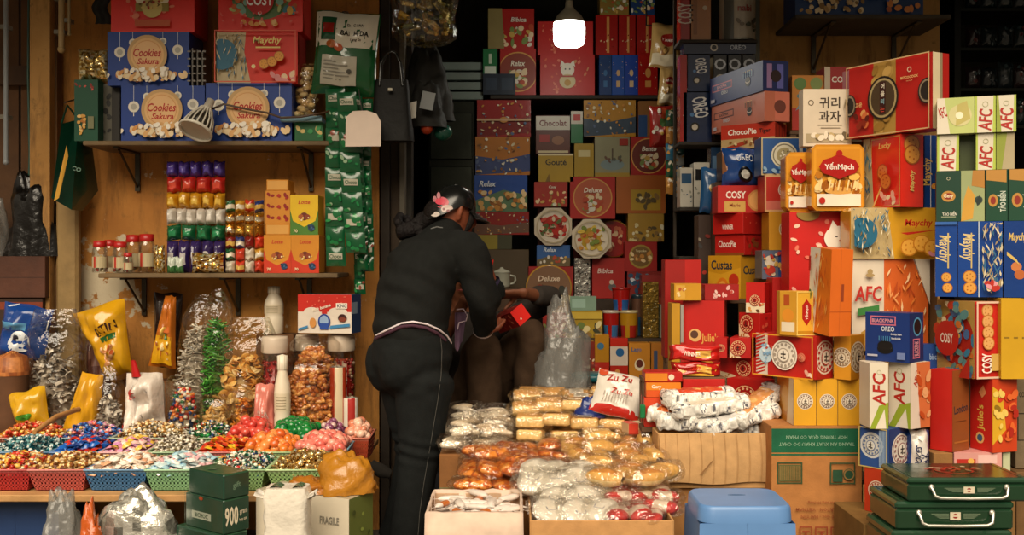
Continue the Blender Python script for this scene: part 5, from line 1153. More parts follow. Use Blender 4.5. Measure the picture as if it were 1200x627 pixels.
def d_cat(F):
 F.rect(0,0,1,1,'#b81c18');F.dots(.04,.05,.96,.95,26,['#d8745a','#cf5a3a','#c98a5a'],(.025,.06),4)
 F.ell(.5,.62,.17,'#e6dccb');F.poly([(.36,.7),(.39,.86),(.46,.76)],'#e6dccb');F.poly([(.64,.7),(.61,.86),(.54,.76)],'#e6dccb');F.ell(.5,.34,.2,'#cdb98a',ry=.18);F.rect(.36,.44,.64,.48,'#a83020');F.ell(.46,.64,.02,'#302018');F.ell(.54,.64,.02,'#302018');F.ell(.5,.3,.08,'#b5862a')
def d_shiny(c1,c2,s=1):
 def f(F):
  F.rect(0,0,1,1,c1);F.poly([(0,0),(1,.1),(1,.55),(.5,.4),(0,.5)],c2);F.dots(.02,.02,.98,.98,46,['#d8c8a0','#c98a3a','#8a5a2a','#e8e0c8','#5a6a8a'],(.02,.06),s)
 return f
def B(name,label,x0,x1,yt,yb,col,pr,Y=BK,d=.16,mat='card',zb=None,group=None,**k):return bx(name,label,'box' if 'tin' not in name else 'tin',x0,x1,yt,yb,Y,d,col,{'F':pr}if pr else None,zb=zb,mat=mat,group=group,**k)
zt=Z(111,5.7)+.001
tA=B('biscuit_box','red box with a round ringed picture on the top shop shelf',586,628,57,111,'#a51c16',d_round('#a81d17','#8a3a2a'),zb=zt)
B('biscuit_box','red flowered box topmost on the shop shelf beside the bulb',572,626,10,57,'#a81d17',lambda F:(d_flow('#a81d17',FL,None,30,5)(F),F.poly([(0,0),(.35,0),(.3,1),(0,1)],'#8a7a4a'),F.text('Bibica',.66,.72,.12,'#e8d8c8',shear=.2,maxw=.4)),zb=top(tA))
z1=B('small_box','dark blue small box on the top shelf beside the grey trays',566,585,86,111,'#1c2634',dd(bg('#1c2634'),('rect',.15,.2,.85,.8,'#2a3646')),zb=zt,Y=5.7,d=.012)
B('small_box','dark blue small box before the red box with the ringed picture',585,604,86,111,'#1c2634',dd(bg('#1c2634'),('rect',.15,.2,.85,.8,'#2a3646')),zb=zt,Y=5.7,d=.012)
B('small_box','small green and white box standing on the dark blue box',566,583,57,86,'#1c6a3a',dd(bg('#1c6a3a'),('rect',.1,.0,.9,.3,'#c8d0c0'),('rect',.4,.4,.6,.8,'#b8c8b0')),zb=top(z1),Y=5.7,d=.012)
c1=B('gift_box','red gift box with a white lucky cat, under the other on the shelf',633,697,64,111,'#a81a16',d_cat,zb=zt)
B('gift_box','red gift box behind the lit bulb',630,695,25,64,'#a81a16',d_cat,zb=top(c1))
for k,(a,b,c,e)in enumerate(((702,717,'#16386a','#3a6a9a'),(717,732,'#1a4a9a','#c9a87a'),(732,748,'#16409a','#d0b48a'),(748,771,'#a01a16','#c98a4a'))):
 lb=['dark blue packet first in the row beside the lucky cat box','blue packet with a small figure, second in the row','blue packet with a small figure, third in the row','red packet at the end of the blue packet row'][k]
 o=B('snack_packet',lb,a,b,64,111,c,(lambda F,e=e:(F.ell(.5,.55,.12,e,ry=.2),F.rect(.35,.2,.65,.36,e),F.dots(.1,.05,.9,.95,10,[e,'#c8b89a'],(.02,.04),3))),zb=zt,mat='gloss')
 if k<3:a2=((698,724,'widest red packet'),(725,745,'second red packet'),(746,768,'last red packet'))[k]
 if k<3:B('snack_packet',f'{a2[2]} standing on the blue packets of the top shelf',a2[0],a2[1],17,64,'#9a1814',lambda F:(F.rect(.5,.05,.62,.95,'#c98a4a'),F.dots(.1,.05,.9,.5,12,['#c98a4a','#7a1410','#d8b88a'],(.02,.05),6)),zb=top(o),mat='gloss')
 if k==1:yz=top(o)+Z(17,BK)-Z(64,BK)
B('small_box','yellow brown carton above the red packets under the ceiling',703,737,-14,17,'#8a6a2a',d_flow('#8a6a2a'),zb=yz)
B('small_box','blue carton above the red packets under the ceiling',739,767,-14,17,'#16386a',d_flow('#16386a'),zb=yz)
def column(items,z,Y=BK,d=.16):
 for it in items:
  name,label,x0,x1,yt,yb,col,pr=it[:8];m=it[8]if len(it)>8 else 'card'
  o=B(name,label,x0,x1,yt,yb,col,pr,Y=Y,d=d,mat=m,zb=z,h=max(.03,Z(yt,Y)-z));z=top(o)+.001
 return z
z0=zs[0]+.001
column([('carton','brown carton low on the back counter behind the customer',560,620,292,350,'#4a3a22',None),('carton','olive green and yellow carton beside the white mug',558,600,275,292,'#7a6a1c',dd(bg('#8a7a1c'),('rect',.6,0,1,1,'#3a3a20'))),('gift_pack','red shiny wrapped pack under the blue cookie box',556,620,248,275,'#8a1a16',d_shiny('#8f1c18','#6a4a3a',4),'gloss'),('cookie_box','blue sky cookie box behind the cap peak',556,618,205,248,'#1c3a7a',lambda F:(F.rect(0,0,1,1,'#1c4a9a'),F.poly([(0,.0),(1,0),(1,.45),(.55,.6),(0,.3)],'#5a7a5a'),F.dots(.1,.05,.98,.55,40,CK,(.06,.11),8),F.text('Relax',.25,.76,.16,'#d8e0ea',shear=.25,maxw=.32)),'gloss'),('gift_pack','orange and blue shiny pack on the blue sky box',557,621,160,205,'#8a5a1c',d_shiny('#b5702a','#3a4a7a',6),'gloss'),('gift_box','red shiny box with a ribbon pattern topmost behind the cap',559,622,117,160,'#9a1a1c',lambda F:(d_shiny('#9a1a1c','#7a1416',7)(F),F.ell(.5,.45,.12,'#c98a4a',ry=.08),F.rect(0,.42,1,.48,'#c9a07a')),'gloss')],z0)
def octagon(name,label,px,py,r,Y,rim,pr,z=None):
 rr=r*Y/1200;o=empty(name,Vector((X(px,Y),Y,(z if z is not None else Z(py+r,Y)))),label,'tin')
 out=[(rr*1.0*math.cos(math.radians(22.5+45*k)),rr*math.sin(math.radians(22.5+45*k))+rr*.925)for k in range(8)]
 mb=MB('gloss');mb.prism(out,0,.07,mixc(rim,'#8a7a5a',.4),axis='y');mb.build('body',o)
 mb=MB('gloss');o2=[(x*1.03,(z_-rr*.925)*1.03+rr*.925)for x,z_ in out];mb.prism(o2,-.022,-.001,rim,axis='y')
 F=Face(mb,lambda x,y,zz:((x-.5)*2*rr,-.0225-zz,y*1.85*rr),2*rr,1.85*rr);pr(F);mb.build('lid',o);return o
def d_oct(c1,cs,s):
 def f(F):F.ell(.5,.5,.44,'#d8ccb8',n=28);F.ell(.5,.5,.3,c1,n=20);F.dots(.2,.2,.8,.8,34,cs,(.05,.1),s);F.ring(.5,.5,.46,.03,'#b8a888');F.text('Lucky',.5,.5,.07,'#e8d0b0',shear=.2)
 return f
def rtin(name,label,px,py,r,Y,base,pr,d=.07):
 rr=r*Y/1200;o=empty(name,P(px,py+r,Y),label,'tin')
 mb=MB('gloss');mb.lathe([(rr*.97,.0),(rr*.97,d)],'#9a7a4a',c=(0,0,rr),n=30,axis='y');mb.poly([(rr*.97*math.cos(.209*k),d,rr+rr*.97*math.sin(.209*k))for k in range(30)],'#9a7a4a');mb.build('body',o)
 mb=MB('gloss');mb.lathe([(rr*.92,-.024),(rr,-.02),(rr,-.001),(rr*.97,-.001)],'#b5863a',c=(0,0,rr),n=36,axis='y')
 F=Face(mb,lambda x,y,zz:((x-.5)*2*rr,-.0245-zz,y*2*rr),2*rr,2*rr);F.ell(.5,.5,.47,base,n=36);pr(F);mb.build('lid',o);return o
o=B('biscuit_box','red box behind the big round tin at the bottom of its stack',618,672,312,350,'#9a1a16',None,zb=z0)
o2=B('cookie_box','blue landscape box between the octagonal tin and the big round tin',629,668,287,312,'#1c4a8a',lambda F:(F.rect(0,0,1,1,'#2a5a9a'),F.poly([(0,0),(1,0),(1,.4),(.4,.5),(0,.3)],'#6a5a3a'),F.dots(.1,.05,.9,.45,14,FL,(.06,.1),2),F.text('Relax',.4,.78,.2,'#d0dcea',shear=.2,maxw=.4)),zb=top(o)+.001)
octagon('octagonal_tin','octagonal cream tin with red flowers, upper of two',648,265,23,BK,'#cdbfa8',d_oct('#b5281e',['#b5281e','#c84a3a','#8a1a18','#e0c8a8','#5a6a3a'],3),top(o2)+.001)
o3=B('biscuit_box','dark carton behind the octagonal tin with red flowers',630,664,243,287,'#5a2018',None,Y=BK+.08,d=.1,zb=top(o2)+.001)
o4=B('biscuit_box','small red box with cookies above the octagonal tin',626,665,213,243,'#a52a1c',d_flow('#a52a1c',CK+FL,'Cosy',20,9),zb=top(o3)+.001)
o5=B('biscuit_box','yellow box with dark lettering above the small red box',631,672,180,213,'#a5841c',lambda F:(F.rect(0,0,1,1,'#ad8a20'),F.text('Gouté',.5,.7,.22,'#2a2412',maxw=.62),F.poly([(.2,0),(.3,.3),(.35,0)],'#7a5a1c'),F.rect(0,.94,1,1,'#d8cca0')),zb=top(o4)+.001)
B('biscuit_box','red and brown chocolate box with white lettering in the stack',628,668,135,180,'#6a2a1c',lambda F:(F.rect(0,0,1,1,'#5a2a1c'),F.rect(0,.62,1,.98,'#c8c0b0'),F.text('Chocolat',.5,.8,.16,'#6a1a14',maxw=.8),F.ell(.65,.35,.16,'#8a5a3a',ry=.12),F.rect(.1,.3,.4,.5,'#9a2018'),F.rect(.05,.02,.95,.08,'#c8b890')),zb=top(o5)+.001)
rtin('round_tin','big round tin with a town picture leaning on the lowest red box',643,337,27,5.5,'#7a5a44',lambda F:(F.dots(.2,.1,.8,.5,24,['#5a4a3a','#8a3a2a','#a5825a','#3a3a34'],(.06,.12),5),F.text('Deluxe',.5,.7,.12,'#d8c0a8',shear=.2,maxw=.5),F.rect(.3,.2,.34,.55,'#4a3a2e'),F.rect(.6,.2,.64,.5,'#4a3a2e')))
p_=B('biscuit_box','red box with a small white figure at the foot of its stack',694,732,302,350,'#a51c18',lambda F:(F.rect(0,0,1,1,'#a81e18'),F.text('Bibica',.4,.68,.12,'#e0c8c0',shear=.2,maxw=.5),F.ell(.62,.28,.1,'#5a5a5a'),F.ell(.6,.4,.06,'#c8b8a8')),zb=z0)
B('foil_pack','crinkled silver foil pack standing beside the red box',673,692,302,350,'#b0aca4',lambda F:F.dots(.02,.02,.98,.98,60,['#e8e4dc','#7a7a78','#c8c4bc','#3a3a3a'],(.03,.07),4),mat='foil',zb=z0)
octagon('octagonal_tin','octagonal cream tin with orange fruit, lower of two',693,279,24,BK-.06,'#cdbfa8',d_oct('#b5942a',['#b5482a','#c98a3a','#d8b84a','#7a8a3a','#e0d0b0'],6),top(p_)+.001)
rtin('round_tin','red round tin half hidden behind the octagonal tin with fruit',718,280,22,BK+.1,'#9a1c18',lambda F:F.dots(.2,.2,.8,.8,16,['#c86a4a','#7a1410','#d8b890'],(.05,.1),5),d=.05)
p2=B('biscuit_box','dark red carton behind the fruit tin',672,728,257,302,'#6a1a14',None,Y=BK+.1,d=.06,zb=top(p_)+.001)
p3=B('biscuit_box','red box with a round salmon pink picture in the middle of the stacks',668,721,207,257,'#a81c18',d_round('#ad1e18','#b5583a','Deluxe',8),zb=top(p2)+.001)
p4=B('biscuit_box','pale box with a grey city skyline above the salmon round picture',697,738,160,207,'#8a7a5a',lambda F:(F.rect(0,0,1,1,'#8f8a6a'),F.rect(0,.0,1,.1,'#a5842a'),F.ell(.5,.3,.3,'#7a8a8a',ry=.14),F.dots(.3,.36,.75,.5,12,['#5a5a4a','#6a4a3a'],(.03,.06),3),F.rect(.48,.4,.52,.7,'#5a4a3a'),F.rect(.7,.78,.95,.95,'#9a2a1c')),zb=top(p3)+.001)
B('biscuit_box','narrow yellow box beside the pale skyline box',673,696,168,207,'#a5841c',dd(bg('#a8861e'),('rect',.2,.6,.8,.8,'#d0c08a')),zb=top(p3)+.001)
p5=B('gift_pack','orange and blue shiny pack high in the stacks under the shelf',684,745,117,160,'#7a5a2a',d_shiny('#b5802a','#3a4a5a',12),mat='gloss',zb=top(p4)+.001)
B('small_box','narrow green and white packet under the shelf beside the shiny pack',669,683,130,168,'#1c6a3a',dd(bg('#1c6a3a'),('rect',0,.6,1,1,'#c8c0b0'),('rect',.2,.7,.8,.9,'#b5281e')),zb=top(p3)+.001+Z(168,BK)-Z(207,BK)+.001)
column([('biscuit_box','red box with blue and white stripes at the foot of the end stack',735,778,318,350,'#8a1c18',lambda F:(F.rect(0,0,1,1,'#8a2018'),F.dots(.0,.2,.6,.9,16,['#2a4a6a','#c8d0d8','#5a8aa0'],(.08,.14),3))),('tin_box','red box with an oval picture of yellow biscuits',732,770,283,318,'#9a1a16',lambda F:(F.rect(0,0,1,1,'#a01c18'),F.ell(.5,.5,.4,'#a58a3a',n=24),F.ell(.5,.5,.34,'#7a5a2a',n=24),F.dots(.2,.35,.8,.65,16,CK,(.06,.1),3),F.text('Topcake',.5,.68,.1,'#e0d0a0',maxw=.4))),('biscuit_box','yellow box of curled wafers under the orange box',736,778,250,283,'#a5802a',d_flow('#a8822c',['#5a4a2a','#d8c890','#8a6a3a','#e0d8b8'],None,22,5)),('biscuit_box','orange box behind a small yellow picture in the end stack',722,780,205,250,'#a5561c',lambda F:(F.rect(0,0,1,1,'#a85a1e'),F.rect(.3,.08,.9,.62,'#ad8a24'),F.dots(.4,.12,.85,.5,16,['#5a4a2a','#d8c890','#8a6a3a'],(.05,.1),3))),('biscuit_box','red box with a big curved emblem above the orange box',739,782,160,205,'#9a1a16',d_round('#a01c18','#6a2a20','Bento',3)),('biscuit_box','orange and blue box topmost in the end stack under the shelf',748,774,118,160,'#a5561c',lambda F:(F.rect(0,0,1,1,'#8a5a2a'),F.rect(0,0,.4,.6,'#2a4a7a')))],z0)
mg=empty('lidded_mug',Vector((X(588,5.5),5.52,Z(337,5.5))),'pale enamel mug with a lid behind the customer\'s hands','mug')
mb=MB('gloss');mb.lathe([(0,0),(.042,0),(.046,.01),(.046,.075),(.049,.08)],'#a8a898',n=24);mb.build('body',mg)
mb=MB('gloss');mb.lathe([(.05,.081),(.04,.09),(.012,.1),(.008,.108),(0,.11)],'#b0b0a0',n=24);mb.build('lid',mg)
mb=MB('gloss');mb.tube([(.044,0,.065),(.07,0,.06),(.074,0,.04),(.064,0,.022),(.044,0,.018)],.006,'#a8a898',n=8);mb.build('handle',mg)
B('carton','short brown carton the mug stands on',572,606,337,350,'#4a3422',None,Y=5.47,d=.1,zb=.62,h=Z(337,5.5)-.622)
B('wooden_crate','wooden crate under the mug behind the seated person',570,612,0,0,'#3a2a1c',None,Y=5.46,d=.16,zb=.001,h=.617,mat='wood')
tr=empty('plastic_tray_stack',P(540,118,5.75),'pile of dull grey plastic trays behind the hanging dark bags','tray')
for k in range(4):
 mb=MB('plastic');w_=.24-.01*(k%2);zz=k*.055
 mb.box((0,.1,zz+.008),(w_,.24,.012),'#5a6660');mb.box((0,-.02,zz+.025),(w_,.012,.04),'#77837c');mb.box((-w_/2,.1,zz+.025),(.01,.24,.04),'#5a6660');mb.box((w_/2,.1,zz+.025),(.01,.24,.04),'#5a6660');mb.build('tray',tr)
B('carton','tall dark carton holding up the grey trays',522,572,118,350,'#2a241c',dd(bg('#2a241c'),('rect',.1,.1,.9,.2,'#4a4438'),('rect',.1,.5,.9,.6,'#3a3a34'),('rect',.2,.75,.8,.92,'#4a4c44')),Y=5.74,d=.3,zb=.001,h=Z(118,5.75)-.003)if False else None
cab=empty('steel_cabinet',Vector((X(531,5.9),5.9,0)),'dim grey steel cabinet behind the hanging bags, trays on top','cabinet')
mb=MB('metal');hh=Z(118,5.75)-.002;mb.box((0,0,hh/2),(.26,.34,hh),'#34362f',cham=.006);mb.build('body',cab)
for k in range(4):
 mb=MB('metal');mb.box((0,-.178,hh-.2-k*.3),(.235,.012,.26),'#3f423a',cham=.004);mb.build('drawer',cab)
s2=5.4
def U(name,label,x0,x1,yt,col,pr,mat='card',Y=s2,z=None,d=.1,cat=None):
 z=zs[1]+.001 if z is None else z;return bx(name,label,cat or 'box',x0,x1,yt,0,Y,d,col,{'F':pr}if pr else None,zb=z,h=Z(yt,Y)-z,mat=mat)
a_=U('biscuit_box','red box with small pictures beside the grey plastic bag',636,664,366,'#8a1c18',d_flow('#9a2018',FL,None,16,3))
U('cake_box','cream and orange cake box on the small red box',633,668,346,'#b09a6a',dd(bg('#a8803a'),('rect',0,.6,1,1,'#c0b08a'),('rect',.1,.1,.9,.3,'#8a5a2a')),z=top(a_)+.001)
a2=U('biscuit_box','yellow box with a row of biscuits under the pale green box',665,706,364,'#a5861c',lambda F:(F.rect(0,0,1,1,'#a8881e'),F.dots(.05,.1,.95,.55,22,['#6a7a3a','#d8c890','#8a6a3a','#3a3a24'],(.08,.16),3),F.rect(0,.7,1,.95,'#c8a83a')))
U('pale_box','pale green box with a brightly reflecting top',667,699,347,'#8fae9a',dd(bg('#7f9a86'),('rect',.1,.2,.6,.8,'#9ab8a8')),z=top(a2)+.001,mat='gloss')
def tub(px,yt,Y,w,label,c1,c2,z,lid=None):
 h=Z(yt,Y)-z;r=w*Y/2400;o=empty('snack_tub',Vector((X(px,Y),Y+r,z)),label,'tub')
 mb=MB('gloss');mb.lathe([(0,0),(r*.8,0),(r*.82,.003),(r*.9,h*.45),(r*.97,h*.9)],lambda u,v:c2 if .3<v<.75 and(u*4)%1<.6 else c1,n=24);mb.build('cup',o)
 mb=MB('gloss');mb.lathe([(r,h*.9),(r*1.03,h*.91),(r*1.03,h*.97),(r*.95,h),(0,h)],lid or c1,n=24);mb.build('lid',o);return z+h
zz=zs[1]+.001
t1=tub(717,364,s2,20,'red and white snack tub below the tall red tub','#a51c18','#3a6a9a',zz,'#c8b8a8')
tub(729,337,s2,22,'tall red snack tub with a blue emblem above the others','#a81c18','#2a5a9a',t1+.001,'#a01a16')
tub(738,364,s2-.02,22,'yellow snack tub with red print and a cream lid','#b5841c','#a5281c',zz,'#c8b88a')
tub(748,345,s2+.12,15,'slim dull tub between the red tub and the gold strip','#6a4a3a','#2a5a7a',zz,'#2a3a44')
U('foil_pack','tall crinkled gold foil pack among the tubs',753,772,330,'#a5843a',lambda F:F.dots(.02,.02,.98,.98,90,['#d8c07a','#6a4a1c','#e8dcb0','#3a2a14','#b58a3a'],(.02,.05),4),mat='foil',cat='pack')
U('grey_box','plain grey green box end beside the red boxes',773,788,357,'#6f7466',dd(bg('#7a7e70')))
U('yellow_box','narrow yellow box beside the plain grey box end',789,797,357,'#b5841c',dd(bg('#b8881e')))
U('snack_packet','dull red packet behind the yellow tub',752,790,322,'#8a201c',d_flow('#8a201c',FL,None,12,2),Y=s2+.13)
s3=5.1
def V(*a,**k):k.setdefault('Y',s3);k.setdefault('z',zs[2]+.001);return U(*a,**k)
V('biscuit_box','orange box with a chocolate picture beside the red snack packs',737,762,402,'#b5741c',lambda F:(F.rect(0,0,1,1,'#b8781e'),F.ell(.5,.42,.2,'#d8c8a8',ry=.24),F.ell(.5,.45,.14,'#5a2418',ry=.16),F.text('Lago',.35,.82,.14,'#3a5a8a',maxw=.5)))
V('biscuit_box','orange and blue box side next to the chocolate picture box',763,778,402,'#a8681c',dd(bg('#a5661c'),('rect',.2,.3,.5,.8,'#3a4a6a')))
V('snack_packet','red and white snack packet with a blue emblem on the lowest step',715,736,396,'#b02a1e',lambda F:(F.rect(0,0,1,.35,'#a8281c'),F.rect(0,.35,1,.8,'#c8b8a8'),F.ell(.55,.66,.2,'#2a5a8a'),F.ell(.4,.2,.12,'#c98a4a')),mat='gloss',cat='pack')
V('snack_packet','yellow and red snack packet with a blue corner on the lowest step',697,714,392,'#a8741c',lambda F:(F.rect(0,0,1,.4,'#a8281c'),F.ell(.4,.75,.2,'#3a6a8a')),mat='gloss',cat='pack')
V('snack_packet','dull red flowered packet beside the grey plastic bag',682,697,400,'#7a201a',d_flow('#7a2a20',FL,None,18,3),mat='gloss',cat='pack')
mb=MB('plastic');mb.lathe([(0,.0),(.09,.0),(.1,.012),(.1,.03),(.094,.035),(0,.04)],'#15606a',n=28);tag(mb.build('basin_lid',None,Vector((X(694,4.9),4.9,Z(446,4.9)))),'dark teal round lid beside the white printed pack','lid')
bx('wooden_stool','low wooden crate under the teal lid','crate',672,716,0,0,4.81,.18,'#3a2a1c',zb=.001,h=Z(446,4.9)-.003,mat='wood')
lump('grey_bag','translucent grey plastic bag puffed up beside the seated person','bag',632,690,372,470,4.5,.2,'smoke','#ffffff',4,.35)
mb=MB('wood');mb.box((X(660,4.6),4.6,Z(470,4.5)/2),(.24,.2,Z(470,4.5)-.002),'#4a3624',cham=.004);tag(mb.build('wooden_crate'),'wooden crate under the translucent grey bag','crate')
YS=4.72
un=empty('shelf_unit',Vector((X(845,YS),YS+.09,0)),'narrow dark shelf unit at the doorway edge with blue and dark packs','shelf')
xl,xr=X(796,YS)-un.location.x,X(888,YS)-un.location.x
for xx in(xl,xr):
 mb=MB('wood');mb.box((xx+.006,.08,1.25),(.012,.02,2.5),'#33291d');mb.build('post',un)
for py in(46,166,243,300):
 mb=MB('wood');mb.box(((xl+xr)/2,0,Z(py,YS)-.008),(xr-xl,.18,.014),'#2c251c',cham=.002);mb.build('board',un)
zsh={p:Z(p,YS)+.001 for p in(46,166,243,300)}
def N_(name,label,x0,x1,yt,py,col,pr,Y=YS+.02,mat='gloss',d=.1,z=None,cat='pack'):
 z=zsh[py]if z is None else z;return bx(name,label,cat,x0,x1,yt,0,Y,d,col,{'F':pr}if pr else None,zb=z,h=Z(yt,Y)-z,mat=mat)
N_('biscuit_box','red biscuit box with white lettering on the narrow unit\'s top board',797,809,-16,46,'#9a1a16',lambda F:F.text('COSY',.5,.5,.3,'#d8ccc0',rot=1.57,maxw=.4),cat='box')
N_('biscuit_box','tall orange box on the narrow unit\'s top board',810,833,-16,46,'#9a6230',dd(bg('#a56c38'),('ell',.7,.6,.1,'#c8b8a0'),('rect',.1,.1,.3,.9,'#8a5628')),cat='box')
o=empty('milk_tin',Vector((X(864,4.8),4.8,zsh[46])),'grey and cream round milk tin on the narrow unit\'s top board','tin')
r=21*4.8/1200;mb=MB('gloss');mb.lathe([(r,0),(r,.24)],'#a89c88',n=28)
F=Face(mb,lambda x,y,z:((r+z)*math.sin((x-.5)*2),-(r+z)*math.cos((x-.5)*2),.24*y),r*2,.24,True,1,.0008);F.rect(.0,0,.3,1,'#5a5a54');F.text('nabi',.6,.6,.13,'#8a2a20',maxw=.6);F.dots(.4,.15,.9,.4,10,['#4a4a3a','#6a5a44'],(.04,.08),3);mb.build('body',o)
mb=MB('metal');mb.lathe([(r*1.02,.0),(r*1.02,.008)],'#7a786c',n=28);mb.lathe([(r*1.02,.232),(r*1.02,.242),(0,.242)],'#7a786c',n=28);mb.build('rim',o)
def d_oreo(F):F.rect(0,0,1,1,'#15306e');F.text('OREO',.45,.72,.2,'#e0e0e0',maxw=.6,rot=.1);F.ell(.5,.3,.2,'#16120f');F.ell(.5,.32,.13,'#d8d0c4');F.ell(.5,.34,.1,'#1c1613')
def d_oreov(F):F.rect(0,0,1,1,'#14264a');F.text('OREO',.6,.7,.3,'#d8d8d8',maxw=.42,rot=-1.4);F.ell(.4,.3,.14,'#100d0c');F.ell(.4,.3,.09,'#c8c0b0');F.ell(.3,.55,.06,'#4a7ab0')
N_('cookie_pack','dark blue cookie pack lying flat under the narrow unit\'s top board',801,886,48,166,'#1a2440',lambda F:(F.rect(0,0,1,1,'#1c2846'),F.ell(.42,.5,.3,'#c8c0b4'),F.ell(.42,.5,.2,'#181412'),F.text('OREO',.75,.5,.4,'#b8c0cc',maxw=.22)),z=Z(63,YS+.02))
zq=Z(112,YS+.02)
N_('cookie_pack','blue twisted cookie pack with a white name on the middle board',801,834,108,166,'#14264a',d_oreov,d=.09)
N_('cookie_pack','dark cookie pack upright with red beside it',806,832,64,166,'#18223a',d_oreov,z=Z(107,YS+.02),d=.09)
N_('cookie_pack','narrow red pack at the edge of the narrow unit',797,805,64,166,'#9a1c18',dd(bg('#a01e18'),('ell',.5,.3,.08,'#c8b0a0')),z=Z(166,YS+.02)+.001,d=.09)
for k in range(3):
 N_('cookie_pack',['small dark pack with a white cookie, first of three above the blue boxes','small dark pack second of three above the blue boxes','small dark pack third of three above the blue boxes'][k],836+k*17,852+k*17,64,166,'#1c1c20',lambda F:(F.ell(.5,.35,.3,'#c8c0b4'),F.ell(.5,.35,.2,'#181412'),F.text('O',.5,.75,.3,'#c8ccd4')),z=Z(108,YS+.02),d=.09)
N_('carton','dark carton behind the blue and pink boxes on the middle board',836,886,109,166,'#1c1a18',None,d=.12)
for k,(x0,x1,yt,c1,c2,lb)in enumerate(((797,812,196,'#b8b4a8','#2a4a6a','white and grey pack on the third board of the narrow unit'),(813,832,190,'#c0bcb0','#1a1a1a','white pack with dark lettering on the third board'),(833,850,172,'#1c3a5a','#5a7a9a','dark blue pack at the back of the third board'))):
 N_('snack_packet',lb,x0,x1,yt,243,c1,(lambda F,c2=c2:(F.rect(.1,.6,.9,.85,c2),F.dots(.1,.1,.9,.5,8,[c2,'#8a8a80'],(.05,.1),3))))
pouch('snack_packet','blue pouch with a golden sun emblem before the red boxes','pack',Vector((X(833,4.5),4.52,Z(250,4.5))),.095,.2,.06,'#24507e',lambda F:(F.ell(.5,.55,.14,'#c8a050'),F.text('X',.6,.55,.16,'#e0d0a0'),F.ell(.45,.58,.08,'#e8d8b0')),(0,.04,0),seed=4)
bx('tin_box','small stand of dark tins under the blue sun pouch','box',818,846,251,300,4.5,.1,'#3a2a22',{'F':lambda F:F.dots(.05,.05,.95,.95,18,['#7a2a20','#8a8070','#3a3a3a','#b5382a'],(.06,.12),3)},zb=.9,h=Z(251,4.5)-.902)
stand_list=[]
RACK=empty('display_rack',Vector((1.0,4.0,0)),'tiered wooden display rack behind and under the stacks of red boxes','rack')
def stand(label,x0,x1,Y,d,zt,col='#5a4028'):
 """one tier of the rack: four posts, a board halfway, a top board"""
 w=x1-x0;o=Vector(((x0+x1)/2-1,Y+d/2-4,0))
 for sx in(-1,1):
  for sy in(-1,1):
   mb=MB('wood');mb.box((sx*(w/2-.014),sy*(d/2-.014),(zt-.02)/2),(.026,.026,zt-.02),col);mb.build('post',RACK,o)
 for z_ in(zt*.5,zt):mb=MB('wood');mb.box((0,0,z_-.0095),(w,d,.018),col,cham=.002);mb.build('board',RACK,o)
stand('wooden stand under the dark tins at the doorway edge',X(815,4.48),X(848,4.48),4.49,.13,.897)
for k,(px,y0,y1,cols,lb)in enumerate(((786,128,228,['#1c4a34','#a5702a','#2a6a8a'],'strip of green and orange packets hanging at the doorway edge'),(796,168,232,['#1c4a4a','#c0c8c8','#2a5a8a'],'short strip of teal packets beside the green strip'))):
 s=empty('hanging_packet_strip',P(px,y0,4.95),lb,'packets');H_=Z(y0,4.95)-Z(y1,4.95)
 for j in range(5):pouch('packet',None,None,Vector((0,0,-H_*(j+1)/5)),.05,H_/5-.002,.02,cols[j%3],lambda F:F.dots(.1,.1,.9,.9,5,['#c8c0a8','#a5382a','#d8a050'],(.1,.2),2),seed=j,n=6,parent=s,part=True)
for k,(x0,x1,yt,yb,Y,lb)in enumerate(((760,799,28,80,5.35,'tan pouch with a dark red label tilted beside the shop shelf'),(770,794,80,124,5.3,'smaller tan pouch below the tilted tan pouch'))):
 pouch('hanging_pouch',lb,'pack',Vector(((X(x0,Y)+X(x1,Y))/2,Y,Z(yb,Y))),X(x1,Y)-X(x0,Y),Z(yt,Y)-Z(yb,Y),.07,'#a5834e',lambda F:(F.rect(.05,.05,.95,.3,'#c8b89a'),F.ell(.5,.62,.2,'#8a1c16',ry=.16),F.text('YếnMạch',.5,.62,.09,'#e8dccb',maxw=.5),F.dots(.1,.3,.9,.45,8,['#8a5a2a','#c8a060'],(.05,.08),2)),(0,.08,0),seed=k+2)
pouch('hanging_pouch','red and green flowered pouch at the doorway edge under the tan ones','pack',Vector((X(776,5.2),5.2,Z(172,5.2))),.13,Z(124,5.2)-Z(172,5.2),.06,'#8a201a',lambda F:(F.ell(.6,.6,.2,'#4a6a3a'),F.dots(.1,.1,.9,.9,14,FL,(.06,.12),2)),seed=6)
hr=MB('metal');hr.tube([Vector((X(758,5.36),5.38,2.94)),Vector((X(758,5.36),5.38,Z(30,5.38)))],.004,'#3a3a36',n=5);hr.tube([P(758,30,5.38),P(800,30,5.38)],.004,'#3a3a36',n=5);hr.tube([P(790,30,5.38),P(790,128,4.97)],.003,'#3a3a36',n=5);tag(hr.build('hanging_rail'),'thin wire rail under the ceiling that the doorway pouches hang from','rail')
def O(name,label,*a,**k):
 return bx(name,label,k.pop('cat','box'),*a,**k)
def d_cosy2(F):F.rect(0,0,1,1,'#b5201a');F.text('COSY',.38,.66,.26,'#f0e6d8',maxw=.42);F.rect(.14,.05,.58,.42,'#c9a050');F.text('Marie',.36,.28,.13,'#8a3a1a',maxw=.3);F.ell(.85,.45,.4,'#c98a48');F.ell(.85,.45,.33,'#d89c5a')
